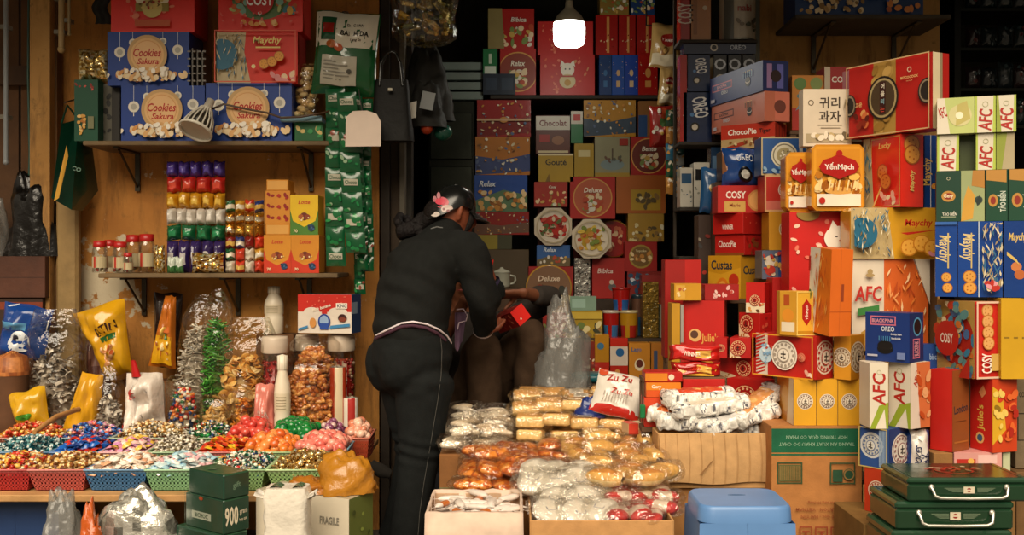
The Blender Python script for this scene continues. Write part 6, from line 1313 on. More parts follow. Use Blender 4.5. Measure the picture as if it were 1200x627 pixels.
def d_custas(F):F.rect(0,0,1,1,'#c8901c');F.poly([(0,.62),(.4,.56),(1,.72),(1,0),(0,0)],'#d8a028');F.text('Custas',.42,.78,.22,'#26303e',maxw=.66);F.ell(.45,.24,.2,'#d87a1c',ry=.24);F.ell(.45,.24,.13,'#e8a040',ry=.16);F.ell(.8,.42,.16,'#c0341c');F.rect(0,0,.3,.08,'#e0d8c8')
def d_chocot(F):F.rect(0,0,1,1,'#b89a6a');F.rect(0,.42,1,1,'#b5301c');F.text('ChocoPie',.4,.7,.24,'#f0e8dc',maxw=.56);F.text('Tiger',.82,.66,.22,'#1c1614',maxw=.3);F.ell(.66,.3,.16,'#6a2a18');F.poly([(.1,.1),(.5,.35),(.5,.2),(.2,0)],'#a5341c');F.dots(.05,.02,.95,.3,10,['#8a5a2a','#d8c090','#6a3a1a'],(.05,.09),3)
def d_bp(bgc,box_):
 def f(F):
  F.rect(0,0,1,1,bgc);F.rect(.05,.46,.44,.72,box_);F.rect(.065,.5,.425,.68,bgc);F.text('BLACKPINK',.245,.59,.1,'#e8a0a8' if bgc[1]=='1' else '#3a2a2e',maxw=.32)
  F.text('OREO',.3,.36,.13,'#d8d8e0',maxw=.2);F.ell(.74,.42,.17,'#1c1412',ry=.12);F.ell(.74,.47,.16,'#d8ccc0',ry=.07);F.ell(.74,.52,.16,'#1c1412',ry=.09)
  for k in range(5):F.rect(.66+k*.038,.6,.672+k*.038,.78,'#5a8ab0' if bgc[1]=='1' else '#5a4a2a');F.ell(.666+k*.038,.8,.02,'#e0c060')
  F.rect(.04,.08,.12,.2,'#b8b4c0')
 return f
def d_bpside(bgc):return lambda F:(F.rect(0,0,1,1,bgc),F.rect(.15,.1,.35,.9,'#8a6a90' if bgc[1]=='1' else '#a84a3a'),F.rect(.55,.1,.8,.9,'#5a5a9a' if bgc[1]=='1' else '#8a3a2e'),F.ell(.5,.5,.2,'#2a1a18'))
def d_sealbox(c,seal='#e6d8c8',ink='#8a2018',corner=None,sx=.5,sy=.5,r=.3):
 def f(F):
  F.rect(0,0,1,1,c)
  if corner:F.poly([(0,0),(.55,0),(.4,.18),(.12,.3),(0,.55)],corner);F.dots(.02,.02,.4,.2,5,['#a5642a','#b5341c'],(.03,.06),4)
  F.seal(sx,sy,r,seal,ink)
 return f
def d_julies(F):F.rect(0,0,1,1,'#b81e18');F.ell(.3,.56,.13,'#d8a868');F.ell(.28,.57,.08,'#5a3a2a');F.text("Julie's",.66,.52,.14,'#d89a4a',maxw=.42);F.poly([(.2,.14),(.5,.3),(.75,.22),(.6,.08)],'#d08a30');F.ell(.72,.16,.1,'#4a1a14',ry=.06)
Y1=4.25;zc=Z(350,Y1)
stand('wooden stand behind the red boxes that carries the orange custard box',X(830,Y1),X(905,Y1+.1),Y1-.02,.22,zc-.001)
q1=O('cake_box','orange cake box with dark lettering and a halved round cake',830,896,299,350,Y1,.14,'#c08a1c',{'F':d_custas,'R':lambda F:(F.rect(0,0,1,1,'#b5801c'),F.text('Custas',.5,.66,.2,'#26303e',maxw=.8))},22,868,zb=zc)
q2=O('cake_box','red cake box with white lettering, under the similar red box',838,900,274,299,Y1-.01,.14,'#a51a16',{'F':lambda F:(F.rect(0,0,1,1,'#b01e18'),F.text('ChocoPie',.42,.55,.34,'#e8d8cc',maxw=.6),F.rect(0,0,1,.12,'#8a4a1c')),'R':lambda F:F.dots(.1,.1,.9,.9,14,['#8a1612','#7a3a1a'],(.08,.16),2)},26,872,zb=top(q1)+.001)
q3=O('biscuit_box','bright red box with tiny white lettering under the biscuit box',835,899,249,274,Y1-.02,.14,'#b81e18',{'F':lambda F:F.text('WINNER',.5,.35,.22,'#f0e0d4',maxw=.36),'R':lambda F:(F.rect(0,0,1,1,'#a01a15'),F.dots(.1,.1,.9,.9,4,['#c8503a'],(.04,.06),3))},26,871,zb=top(q2)+.001)
q4=O('biscuit_box','red box with white lettering and a big round biscuit on its end',841,897,217,249,Y1+.01,.12,'#b5201a',{'F':d_cosy2},zb=top(q3)+.001)
bx('carton','brown carton behind the red box with a big round biscuit','box',838,892,172,249,Y1+.15,.12,'#4a3524',{},zb=zc,h=Z(213,Y1+.15)-zc)
q5=pouch('cookie_pack','blue cookie pouch with a white name above the red biscuit box','pack',Vector((X(871,Y1),Y1+.06,top(q4)+.001)),X(894,Y1)-X(850,Y1),Z(172,Y1)-top(q4),.07,'#183a72',lambda F:(F.rect(0,0,1,1,'#1a3e7c',10),F.poly([(.0,.9),(.35,.95),(.1,.4),(0,.3)],'#8a5a3a'),F.text('OREO',.58,.72,.17,'#dfe2e8',maxw=.5,rot=.1),F.ell(.6,.28,.2,'#15110f'),F.ell(.6,.28,.12,'#c8c4ba')),seed=3)
zz=Z(172,Y1)
q5b=bx('carton','brown carton behind the blue cookie pouch','box',846,905,174,249,Y1+.12,.12,'#4a3524',{},zb=Z(213,Y1+.15)+.003,h=zz-Z(213,Y1+.15)-.005)
q6=O('cake_box','red and tan cake box with white lettering under the pink box',845,922,142,172,Y1,.12,'#a5301c',{'F':d_chocot,'R':lambda F:[F.rect(.1+k*.22,.05,.2+k*.22,.95,'#7a2018')for k in range(4)]},20,908,zb=zz+.001)
q7=O('cookie_box','salmon pink cookie box with a cake picture',834,926,106,142,Y1-.01,.12,'#c8705a',{'F':d_bp('#c8745c','#5a3434'),'R':lambda F:(F.rect(0,0,.4,1,'#b5664e'),F.ell(.6,.5,.22,'#6a3a30'))},20,896,zb=top(q6)+.001)
q8=O('cookie_box','dark blue cookie box with a cake picture on the pink box',832,924,70,106,Y1-.01,.12,'#16285e',{'F':d_bp('#1a3070','#c86a7a'),'R':d_bpside('#1a2450')},20,894,zb=top(q7)+.001)
Y2=4.08;zc2=Z(327,Y2)
stand('wooden stand behind the seal boxes',X(898,Y2),X(955,Y2),Y2+.01,.2,zc2-.001)
r1=O('gift_box','small box printed with two lucky cats in red and blue',893,931,293,327,Y2,.12,'#6a6a6a',{'F':lambda F:(F.rect(0,0,.5,1,'#5a6478'),F.rect(.5,0,1,1,'#26467e'),F.ell(.25,.62,.2,'#d8ccb8'),F.ell(.25,.3,.18,'#b5382a'),F.ell(.72,.4,.2,'#d8a060'),F.dots(.05,.05,.95,.95,18,['#b5382a','#d8c8a8','#c8a050','#2a3a5a'],(.05,.1),2))},zb=zc2)
r2_=O('biscuit_box','orange box with a pale round seal beside the lucky cat box',901,931,248,293,Y2+.01,.12,'#bf8520',{'F':d_sealbox('#c48a22','#d8c8a4','#8a6a3a',None,.75,.55,.3)},zb=top(r1)+.001)
r3_=O('biscuit_box','pinkish red box with a cream border above the orange seal box',896,924,205,248,Y2+.01,.12,'#b5301e',{'F':lambda F:(F.rect(0,0,1,1,'#d0a070'),F.rect(.06,.05,1,.95,'#b52a1e'),F.rect(.06,.05,1,.3,'#c86a5a'),F.seal(.9,.6,.28,'#d8c8b8'))},zb=top(r2_)+.001)
r4_=O('biscuit_box','blue box with a silver coin emblem and a cream border',892,946,160,205,Y2+.02,.12,'#234a80',{'F':lambda F:(F.rect(0,0,1,1,'#b8a478'),F.rect(.03,.04,.97,.96,'#24508c'),F.ell(.5,.52,.34,'#d8d0b8',n=26),F.ring(.5,.52,.3,.03,'#7a7460'),F.ell(.5,.52,.2,'#a89a70'),F.dots(.38,.38,.62,.66,12,['#5a5444','#e8e0c8'],(.02,.04),2),F.rect(.82,.6,.9,.78,'#c8c8c8'),F.dots(.04,.06,.96,.2,20,['#4a7aa8','#8aa8c0'],(.04,.07),3))},zb=top(r3_)+.001)
def redseal(label,x0,x1,yt,yb,Y,sp,t=20,zb=None,sx=.5,sy=.5,r=.28,corner='#d8c09a',col='#b01a16'):
 return O('biscuit_box',label,x0,x1,yt,yb,Y,.085,col,{'F':d_sealbox(col,'#a01814','#e0b080',corner,sx,sy,r),'R':lambda F:F.dots(.1,.1,.9,.9,8,['#8a1612','#c84a34'],(.06,.12),2)},t,sp,zb=zb)
zf=Z(396,3.98)
stand('low wooden stand among the red seal boxes',X(800,3.98),X(935,3.98),3.96,.1,Z(446,3.98)-.002)
zl=Z(446,3.98)
g1=redseal('red box with a round seal lowest behind the silver packs',838,905,420,446,3.965,893,10,zl,.62,.5,.4)
g2=redseal('red box with a tall seal and cream corner on the lowest seal box',855,886,396,420,3.965,880,20,top(g1)+.001,.4,.5,.4)
g2b=redseal('red box with a gold figure next to the tall seal box',838,854,396,420,3.975,852,12,top(g1)+.001,.5,.5,.3,None)
g3=redseal('red box with a round seal and a torn cream corner in the middle',866,908,367,396,3.97,890,26,top(g2)+.001,.4,.55,.4)
g4=O('biscuit_box','upright red box with a cream foot and a small round seal',874,904,331,367,3.98,.09,'#b81c17',{'F':lambda F:(F.rect(0,0,1,1,'#bd1e18'),F.rect(0,0,1,.33,'#d8c8a8'),F.dots(.05,.02,.95,.3,7,['#b5341c','#5a3a1c','#c98a48'],(.06,.1),2),F.seal(.5,.42,.26,'#a81814','#e0c090'))},20,896,zb=top(g3)+.001)
g5=O('biscuit_box','plain red box with a tiny white mark behind the hexagonal yellow box',905,946,325,396,3.99,.1,'#a81915',{'F':lambda F:(F.ell(.4,.9,.03,'#e0c8b8'),F.dots(.05,.1,.95,.3,8,['#c8a07a','#d8bfa0'],(.04,.07),2)),'R':lambda F:F.rect(.2,.2,.8,.8,'#a01814')},zb=top(g1)+.03)
g5['label']='plain red box with a tiny white mark behind the hexagonal yellow box'
stand('small wooden riser under the plain red box',X(908,3.99),X(944,3.99),3.995,.09,TOP[g5.name]-(Z(325,3.99)-top(g1)-.03)-.002)
g6=O('biscuit_box','big red box with gold lettering behind the red wafer packs',800,852,352,412,4.08,.12,'#b01c17',{'F':d_julies},8,849,zb=Z(446,4.08))
stand('wooden stand under the big red box with gold lettering',X(788,4.07),X(853,4.07),4.075,.13,Z(446,4.08)-.002)
g7=O('biscuit_box','tall yellow box standing beside the big red box',787,797,355,446,4.1,.1,'#b58420',{'F':dd(bg('#b88822'))},zb=Z(446,4.08))
g7b=O('pale_box','tall grey white packet between the yellow box and the big red box',797.5,801,357,446,4.1,.1,'#9a948a',{'F':dd(bg('#9a948c'),('rect',0,0,1,.5,'#a5281e'))},zb=Z(446,4.08))
g8=O('biscuit_box','yellow box with a small orange print on the big red box',790,822,332,352,4.09,.1,'#c08a1e',{'F':lambda F:(F.rect(0,0,1,1,'#c28c20'),F.rect(.06,.1,.4,.9,'#d0a040'),F.dots(.1,.2,.4,.7,6,['#b5562a','#8a5a2a','#e0c890'],(.08,.14),2))},zb=top(g6)+.001)
g9=O('biscuit_box','red box printed with pale flowers behind the upright seal box',826,866,348,372,4.1,.1,'#9a1c1a',{'F':lambda F:(F.rect(0,0,1,1,'#9a1c1a'),F.dots(.1,.1,.9,.9,10,['#d8a8a0','#e0c0b4','#b5483a'],(.1,.18),4))},zb=top(g6)+.001,h=.065)
g10=O('cake_box','red pack with a round white end leaning behind the yellow box',779,822,304,330,4.3,.1,'#9a1a16',{'F':lambda F:(F.rect(.55,0,1,1,'#b51e18'),F.text('mini',.78,.5,.2,'#e0c8b8',rot=1.57,maxw=.4))},zb=.84,h=Z(304,4.3)-.84)
stand('wooden stand at the end of the stepped counter under a red pack',X(781,4.3),X(821,4.3),4.3,.1,.838)
def wafer(label,x0,x1,yt,yb,Y,c1,c2,word,zb,seed):
 w=X(x1,Y)-X(x0,Y);h=Z(yt,Y)-zb
 return pouch('wafer_pack',label,'pack',Vector(((X(x0,Y)+X(x1,Y))/2,Y+.03,zb)),w,h,.06,lambda u,v:c1 if u>.04 else '#7a1410',lambda F:(F.poly([(.2,.1),(.85,.1),(.95,.85),(.05,.85)],c2)if c2 else None,F.rect(.5,.25,.8,.75,'#d8a84a'),F.text(word,.42,.5,.28,'#f0e0d0' if not c2 else '#d8301c',maxw=.35)),seed=seed,sq=5,wr=.3)
stand('low wooden stand under the red wafer packs',X(752,3.86),X(850,3.86),3.84,.1,Z(441,3.86)-.002)
wafer('red and yellow wafer pack under the red one',787,846,425,441,3.86,'#a51a16','#d8a028','WINNER',Z(441,3.86),3)
wafer('red wafer pack with a picture of a wafer on top of the pile',785,846,406,424,3.86,'#b81c17',None,'WINNER',Z(424,3.86),4)
s_=3.8;zz=Z(500,s_)
stand('low stand of boards under the orange red packs beside the silver packs',X(752,s_),X(800,s_),s_,.12,zz-.002)
h1=O('snack_box','orange red snack box lowest beside the white printed pack',755,800,466,500,s_,.1,'#b0281a',{'F':lambda F:(F.rect(0,0,1,1,'#b82a1a'),F.rect(0,.7,1,1,'#c8401c'),F.dots(.05,.1,.95,.6,8,['#d87a3a','#8a1612','#e0c0a0'],(.08,.14),5))},zb=zz)
h2=O('snack_box','orange box with white lettering on the orange red snack box',757,798,448,466,s_,.1,'#c8501c',{'F':lambda F:(F.rect(0,.5,1,1,'#d07a1c'),F.text('Gery',.3,.7,.3,'#f0e0d0',maxw=.3))},zb=top(h1)+.001)
h3=O('snack_box','flat red box with a yellow strip topmost beside the wafer packs',756,800,436,448,s_+.01,.1,'#a81c16',{'F':lambda F:(F.rect(0,.1,.6,.9,'#c8781c'),F.ell(.7,.5,.3,'#d8c8b0'))},zb=top(h2)+.001)
O('snack_box','long red box with a white stripe under the wafer packs',800,850,444,500,3.83,.1,'#b51c17',{'F':lambda F:(F.rect(0,.55,1,.65,'#e0b8a0'),F.dots(.1,.1,.9,.5,8,['#8a1612','#d86a4a'],(.08,.14),5))},zb=Z(500,s_))
stand('board stand under the long red box',X(801,3.82),X(850,3.82),3.83,.1,Z(500,s_)-.002)
redseal('red seal box standing beside the long red box behind the silver packs',852,908,446,500,3.85,896,18,Z(500,3.8),.5,.55,.34)
stand('',X(852,3.84),X(912,3.84),3.87,.1,Z(500,3.8)-.002)
Y3=3.82;zc3=Z(345,Y3)
stand('tall wooden stand behind the orange boxes carrying the lucky cat box',X(924,Y3),X(1012,Y3),Y3+.005,.13,zc3-.001)
k1_=O('gift_box','big red gift box with a white lucky cat and pale petals',925,997,248,345,Y3,.12,'#b81a17',{'F':lambda F:(F.rect(0,0,1,1,'#be1c18'),F.dots(.04,.04,.96,.9,15,['#e0a090','#d8705a','#e8c0a8'],(.025,.05),12),F.ell(.3,.98,.16,'#8a7034',ry=.1),F.poly([(.64,.78),(.7,.9),(.78,.82)],'#efe4d4'),F.poly([(.98,.78),(.94,.9),(.86,.82)],'#efe4d4'),F.ell(.8,.68,.2,'#efe4d4',ry=.17),F.ell(.76,.7,.02,'#2a1a14',ry=.008),F.ell(.87,.7,.02,'#2a1a14',ry=.008),F.ell(.81,.65,.012,'#c84a3a'),F.ell(.8,.48,.2,'#e8dccb',ry=.12),F.rect(.64,.55,.96,.57,'#a8301c'))},zb=zc3)
bx('carton','plain carton filling the stack beside the lucky cat box','box',998,1012,250,345,Y3+.02,.1,'#6a4a2c',{},zb=zc3,h=Z(248,Y3)-zc3-.002)
def yenmach(label,x0,x1,yt,yb,Y,zb,d=.07):
 w,h=X(x1,Y)-X(x0,Y),Z(yt,Y)-zb;c=.018
 o=empty('tin_box',Vector(((X(x0,Y)+X(x1,Y))/2,Y,zb)),label,'tin')
 out=lambda s:[(-w/2*s+c,h/2-h/2*s),(w/2*s-c,h/2-h/2*s),(w/2*s,h/2-h/2*s+c),(w/2*s,h/2+h/2*s-c),(w/2*s-c,h/2+h/2*s),(-w/2*s+c,h/2+h/2*s),(-w/2*s,h/2+h/2*s-c),(-w/2*s,h/2-h/2*s+c)]
 mb=MB('gloss');mb.prism(out(.98),.0,d,'#b5761c',axis='y');mb.build('body',o)
 mb=MB('gloss');mb.prism(out(1),-.02,-.001,'#c8841e',axis='y')
 F=Face(mb,lambda x,y,z:((x-.5)*w,-.0202-z,y*h),w,h)
 F.poly([(.1,.03),(.9,.03),(.96,.08),(.96,.92),(.9,.97),(.1,.97),(.04,.92),(.04,.08)],'#d8942a');F.poly([(.09,.07),(.91,.07),(.91,.93),(.09,.93)],'#cf8a24');F.dots(.1,.25,.9,.55,34,['#e8b85a','#b5701c','#f0d090','#a05a18'],(.05,.09),3)
 F.rect(.09,.07,.91,.25,'#e8dcc8');F.ell(.5,.3,.22,'#d8a050',ry=.06)
 for k in range(9):F.poly([(.12+k*.085,.3),(.16+k*.085,.46),(.19+k*.085,.46),(.15+k*.085,.3)],'#a05a18' if k%2 else '#f0d090')
 F.poly([(.12,.66),(.2,.76),(.36,.8),(.5,.86),(.64,.8),(.8,.76),(.88,.66),(.8,.56),(.64,.52),(.5,.47),(.36,.52),(.2,.56)],'#a81a16');F.text('YếnMạch',.5,.66,.13,'#f4e8da',maxw=.66);F.ell(.5,.86,.05,'#a81a16');F.ell(.18,.15,.05,'#b5281e')
 mb.build('lid',o);TOP[o.name]=zb+h;return o
t2=yenmach('tan orange tin with a red name badge, half hidden behind its twin',919,952,179,249,Y3+.05,top(k1_)+.002,.06)
t1=yenmach('tan orange tin with a red name badge, whole front in view',949,1011,170,249,Y3-.035,top(k1_)+.002,.075)
zt=TOP[t1.name]
def d_kor(F):F.rect(0,0,1,1,'#d6c6ae');F.text('귀리',.55,.76,.2,'#3a2c20',maxw=.5);F.text('과자',.55,.52,.2,'#3a2c20',maxw=.5);F.ring(.16,.76,.05,.015,'#6a5a44');F.rect(.3,.36,.8,.375,'#8a7a64');F.rect(.36,.31,.76,.325,'#8a7a64');F.rect(.06,.06,.96,.22,'#a89878');F.dots(.1,.08,.92,.2,12,['#e6dac4','#c0a878','#6a5a40'],(.05,.08),3);F.poly([(.82,.62),(.9,.8),(.86,.82)],'#8a7a5a');F.poly([(.86,.64),(.96,.78),(.93,.82)],'#8a7a5a')
k2_=O('biscuit_box','cream box with dark Korean lettering leaning on the big red gift box',941,998,104,176,Y3+.02,.06,'#cbbba2',{'F':d_kor},zb=zt+.002)
Y3b=4.32
stand('tall wooden stand at the back wall behind the cream box',X(926,Y3b),X(1000,Y3b),Y3b,.15,Z(152,Y3b)-.002)
O('biscuit_box','orange and green box with a bird print behind the cream box',928,966,88,152,Y3b+.01,.1,'#b5661c',{'F':lambda F:(F.rect(0,0,1,1,'#b87420'),F.rect(0,0,1,.4,'#a8281a'),F.ell(.5,.62,.3,'#5a7a7a',ry=.1),F.poly([(.1,.35),(.5,.75),(.9,.35),(.5,.5)],'#6a8a94'),F.ell(.25,.85,.16,'#5a7a3a'),F.ell(.75,.85,.16,'#7a8a4a'),F.ell(.6,.3,.14,'#4a8a7a'))},zb=Z(152,Y3b))
ck_=O('biscuit_box','red box with white letters on its end behind the cream box',966,1000,78,152,Y3b,.12,'#8a1814',{'F':lambda F:(F.rect(0,.0,1,1,'#941814'),F.text('COSY',.6,.8,.1,'#d8ccc0',maxw=.7),F.rect(0,.6,.2,1,'#b8a890'))},zb=Z(152,Y3b))
Yf=3.55
cg=None
def d_ctn(F):
 F.rect(0,0,1,1,'#a8703e');F.rect(0,.78,1,.98,'#1d5a3e');F.rect(0,.755,1,.77,'#1d5a3e');F.text('HOP TRUNG QUA CO PHAN',.5,.91,.035,'#7a9a80',maxw=.8,rot=3.1416);F.text('TRANG AN XUAT KHAU DO CHAT',.5,.85,.03,'#7a9a80',maxw=.9,rot=3.1416)
 F.frame(.06,.52,.34,.7,.012,'#3a4a2e');F.rect(.08,.54,.32,.68,'#5a5a34')
 for k in range(14):F.rect(.09+k*.016,.55,.096+k*.016,.67,'#8a6a3c')
 F.frame(.64,.52,.92,.7,.012,'#3a4a2e');F.rect(.67,.54,.78,.64,'#2a4a34');F.ell(.85,.6,.055,'#2a4a34');F.ring(.85,.6,.05,.012,'#8a6a3c')
 for k,(s,y)in enumerate((('Noi dung 33 thung',.37),('CO CARTON - VIETNAM',.31),('KT 10 Goc - HAI YEN',.25))):F.text(s,.55,y,.03,'#8a4a2a',maxw=.66,rot=3.1416)
 for k in range(4):F.frame(.3+k*.17,.03,.44+k*.17,.17,.01,'#8a3a24');F.rect(.36+k*.17,.06,.38+k*.17,.13,'#8a3a24');F.rect(.33+k*.17,.12,.41+k*.17,.135,'#8a3a24')
zgap=Z(640,Yf)
lowc=bx('cardboard_box','brown cardboard box at the bottom under the green banded carton','box',905,1009,0,0,Yf+.02,.2,'#8a5a32',{},zb=.001,h=zgap-.003,mat='cardboard')
ctn=bx('carton','brown shipping carton with a green band and upside-down print','box',904,1010,499,640,Yf,.25,'#a8703e',{'F':d_ctn},zb=zgap,mat='cardboard')
zc=top(ctn)+.001;ys=[]
for k,(x0,x1)in enumerate(((930,956.5),(957,981.5),(982,1008))):
 o=O('biscuit_box',['yellow seal box with its orange side showing, on the banded carton','middle yellow seal box on the banded carton','yellow seal box at the outer edge of the banded carton'][k],x0,x1,444,499,Yf+.01,.22,'#cf9420',{'F':d_sealbox('#d49a22','#ddd0bc','#7a5a4a',None,.5,.52,.3),'L':lambda F:(F.rect(0,0,1,1,'#b5741c'),F.ell(.5,.5,.3,'#c8964a'),F.poly([(.6,0),(1,0),(1,1),(.75,1),(.7,.5)],'#d8c4a0'))},zb=zc,group='yellow seal boxes');ys.append(o)
zc=top(ys[0])+.001
def d_redlong(F):
 F.rect(0,0,1,1,'#b4211a');F.rect(0,0,.2,1,'#cfc0b0')
 for k in range(12):F.poly([(0,k/12),(.16,k/12+.1),(.16,k/12+.13),(0,k/12+.05)],'#b4211a')
 F.ell(.18,.5,.2,'#b8ccd8');F.dots(.1,.25,.3,.75,14,['#7aa0c0','#dfe4e4','#c04a3a'],(.03,.06),3);F.seal(.5,.52,.36,'#e8dccc','#a09284');F.seal(.8,.5,.1,'#d88a6a','#b4211a');F.frame(.0,0,1,1,.03,'#d8942a');F.dots(.9,.02,.99,.2,5,['#e8c8b0','#d8a08a'],(.05,.08),3)
rl=O('biscuit_box','red box with a white seal and a cream lattice edge on the yellow boxes',886,976,394,446,Yf-.02,.1,'#b4211a',{'F':d_redlong,'R':d_sealbox('#a81e18','#ddc8b4','#a81e18',None,.5,.5,.5)},24,957,zb=zc)
ob=O('biscuit_box','orange yellow box with two pale seals beside the red seal box',977,1013,393,446,Yf-.03,.1,'#c8861c',{'F':d_sealbox('#cc8a20','#dccab0','#8a6a4a',None,.5,.5,.46),'R':d_sealbox('#c07e1a','#d0bfa4','#8a6a4a',None,.5,.5,.46)},28,997,zb=zc)
hx=empty('biscuit_box',Vector((X(940,Yf),Yf+.07,top(rl)+.001)),'yellow six-sided biscuit box with a red badge on the red seal box','box')
w_=.062;h_=Z(342,Yf)-top(rl);mb=MB('card');hexo=[(-w_,-.012),(-w_*.28,-.06),(w_*.98,-.035),(w_,.03),(w_*.3,.06),(-w_,.03)]
mb.prism(hexo,0,h_,'#cf9a2a','#dcae44')
a_,b_=Vector((hexo[1][0],hexo[1][1],0)),Vector((hexo[2][0],hexo[2][1],0));n_=Vector(((b_-a_).y,-(b_-a_).x,0)).normalized()
F=Face(mb,lambda x,y,z:a_.lerp(b_,x)+Vector((0,0,h_*y))+n_*z,(b_-a_).length,h_);F.rect(.0,0,1,1,'#d8a434');F.rect(0,0,1,.1,'#b5801c');F.poly([(.5,.82),(.72,.68),(.72,.38),(.5,.22),(.28,.38),(.28,.68)],'#a81a16');F.text('YếnMạch',.5,.52,.1,'#f0dcc8',rot=1.57,maxw=.4);F.frame(0,0,1,1,.025,'#e8c468')
a2,b2=Vector((hexo[0][0],hexo[0][1],0)),Vector((hexo[1][0],hexo[1][1],0));n2=Vector(((b2-a2).y,-(b2-a2).x,0)).normalized()
F=Face(mb,lambda x,y,z:a2.lerp(b2,x)+Vector((0,0,h_*y))+n2*z,(b2-a2).length,h_);F.rect(0,0,1,1,'#c8902a');F.rect(.1,.08,.9,.3,'#e0d0b4');F.ell(.5,.45,.3,'#d88a2a');F.rect(.25,.68,.6,.92,'#a84a1c');mb.build('body',hx)
TOP[hx.name]=hx.location.z+h_
def d_orw(F):F.rect(0,0,1,1,'#d8701c');F.poly([(0,0),(.3,0),(.5,1),(0,1)],'#e0d4c0');F.wheat(.3,.05,.95,.95,40,4,('#e89a3a','#c8601a','#f0b860','#b5501a'));F.ell(.2,.45,.06,'#3a6a3a',ry=.1);F.rect(.1,.72,.2,.9,'#b5281e')
lw=O('wafer_box','tall orange wafer box with a white striped side, leaning',944,1003,292,393,3.5,.08,'#cf651a',{'F':d_orw,'R':lambda F:(F.rect(0,0,1,1,'#cc621c'),F.rect(.45,0,.47,1,'#b5541a'),F.rect(.5,.4,.62,.6,'#8a3a1c'),F.rect(0,.28,1,.285,'#a84a18'))},46,968,zb=top(rl)+.004,roll=0)
lw.rotation_euler=(0,math.radians(4),lw.rotation_euler.z);lw.location.z+=.006;lw.location.y-=.03
Y4=3.62;zc4=Z(412,Y4)
stand('wooden stand behind the dark blue cookie box carrying the white and orange box',X(1004,Y4),X(1090,Y4),Y4+.06,.14,zc4-.001)
def d_afcbig(F):
 F.rect(0,0,1,1,'#d6c8b4');F.poly([(.42,0),(.42,1),(.8,1),(1,.55),(1,0)],'#cf5f22');F.wheat(.44,.05,.95,.95,46,7,('#e89a5a','#f0c896','#b8491a','#e07a30'));F.poly([(.8,1),(1,1),(1,.5)],'#d6c8b4')
 F.text('AFC',.2,.62,.17,'#b5281e',maxw=.36,shear=.1);F.poly([(.06,.46),(.34,.5),(.34,.42),(.06,.38)],'#3a7a3a');F.ell(.22,.86,.03,'#a58a5a');F.ell(.22,.82,.05,'#a58a5a',ry=.02);F.poly([(.1,0),(.1,.2),(.3,.3),(.44,.22),(.44,0)],'#b58a3a')
big=O('cracker_box','big white and orange cracker box with red letters and wheat ears',998,1088,303,412,Y4+.05,.12,'#d6c8b4',{'F':d_afcbig},zb=zc4)
def d_mayy(F):
 F.rect(0,0,1,1,'#d29a28');F.poly([(0,0),(0,1),(.42,1),(.5,0)],'#c0a878');F.wheat(.02,.02,.46,.98,90,8);F.ell(.1,.5,.3,'#2a6480',ry=.3);F.wheat(0,.1,.4,.9,40,18);F.text('Maychy',.73,.68,.17,'#b5281e',shear=.15,maxw=.46);F.poly([(.52,.5),(.95,.56),(.6,.46)],'#b5281e')
 for x,y in((.62,.22),(.76,.3),(.88,.2)):F.cookie(x,y,.17,'#e0a040','#c07a24')
 F.dots(.85,.02,.98,.12,5,['#e0b8c0','#d88a9a'],(.04,.06),3)
my=O('biscuit_pack','yellow biscuit pack with a red swirl name and wheat ears',997,1099,243,303,Y4+.04,.13,'#c8922a',{'F':d_mayy},zb=top(big)+.001,mat='gloss',cham=.012)
bx('carton','plain carton beside the big cracker box behind the tower of packs','box',1089,1099,305,412,Y4+.1,.1,'#7a5230',{},zb=zc4-.12,h=top(big)-zc4+.12)
stand('narrow stand behind the tower of packs',X(1086,Y4+.1),X(1104,Y4+.1),Y4+.1,.1,zc4-.122)
def d_mayr(F):F.rect(0,0,1,1,'#d42c20');F.frame(.22,.02,1,.98,.012,'#d8a050');F.poly([(0,0),(0,1),(.2,1),(.3,.0)],'#b8a880');F.wheat(.0,.05,.24,.95,34,6);F.text('Lucky',.66,.85,.1,'#d8b060',shear=.2,maxw=.5);F.cookie(.6,.5,.12,'#c86a2a','#a5401c');F.cookie(.7,.36,.12,'#c86a2a','#a5401c');F.dots(.6,.04,.95,.22,8,['#e0c8a0','#d89a8a'],(.04,.07),3);F.poly([(.35,.0),(.6,.3),(.62,.28),(.4,0)],'#d8a050')
def d_mayrs(F):F.rect(0,0,1,1,'#d82e20');F.cookie(.5,.86,.3,'#d8923a','#a8581c');F.cookie(.5,.72,.3,'#d8923a','#a8581c');F.text('Maychy',.5,.36,.09,'#e0b868',rot=1.57,maxw=.4,shear=.2)
myr=O('biscuit_pack','red biscuit pack with a cookie printed side and wheat edge',1012,1082,156,243,Y4+.0,.1,'#d42c20',{'F':d_mayr,'R':d_mayrs},30,1055,zb=top(my)+.001,mat='gloss',cham=.006)
O('biscuit_pack','blue biscuit pack squeezed beside the red pack with cookie side',1083,1099,158,243,Y4+.09,.1,'#1a3c7c',{'F':lambda F:(F.rect(.45,0,.5,1,'#c8d0d8'),F.text('Maychy',.25,.5,.12,'#d8b060',rot=1.57,maxw=.4),F.cookie(.75,.3,.2))},zb=top(my)+.001,mat='gloss')
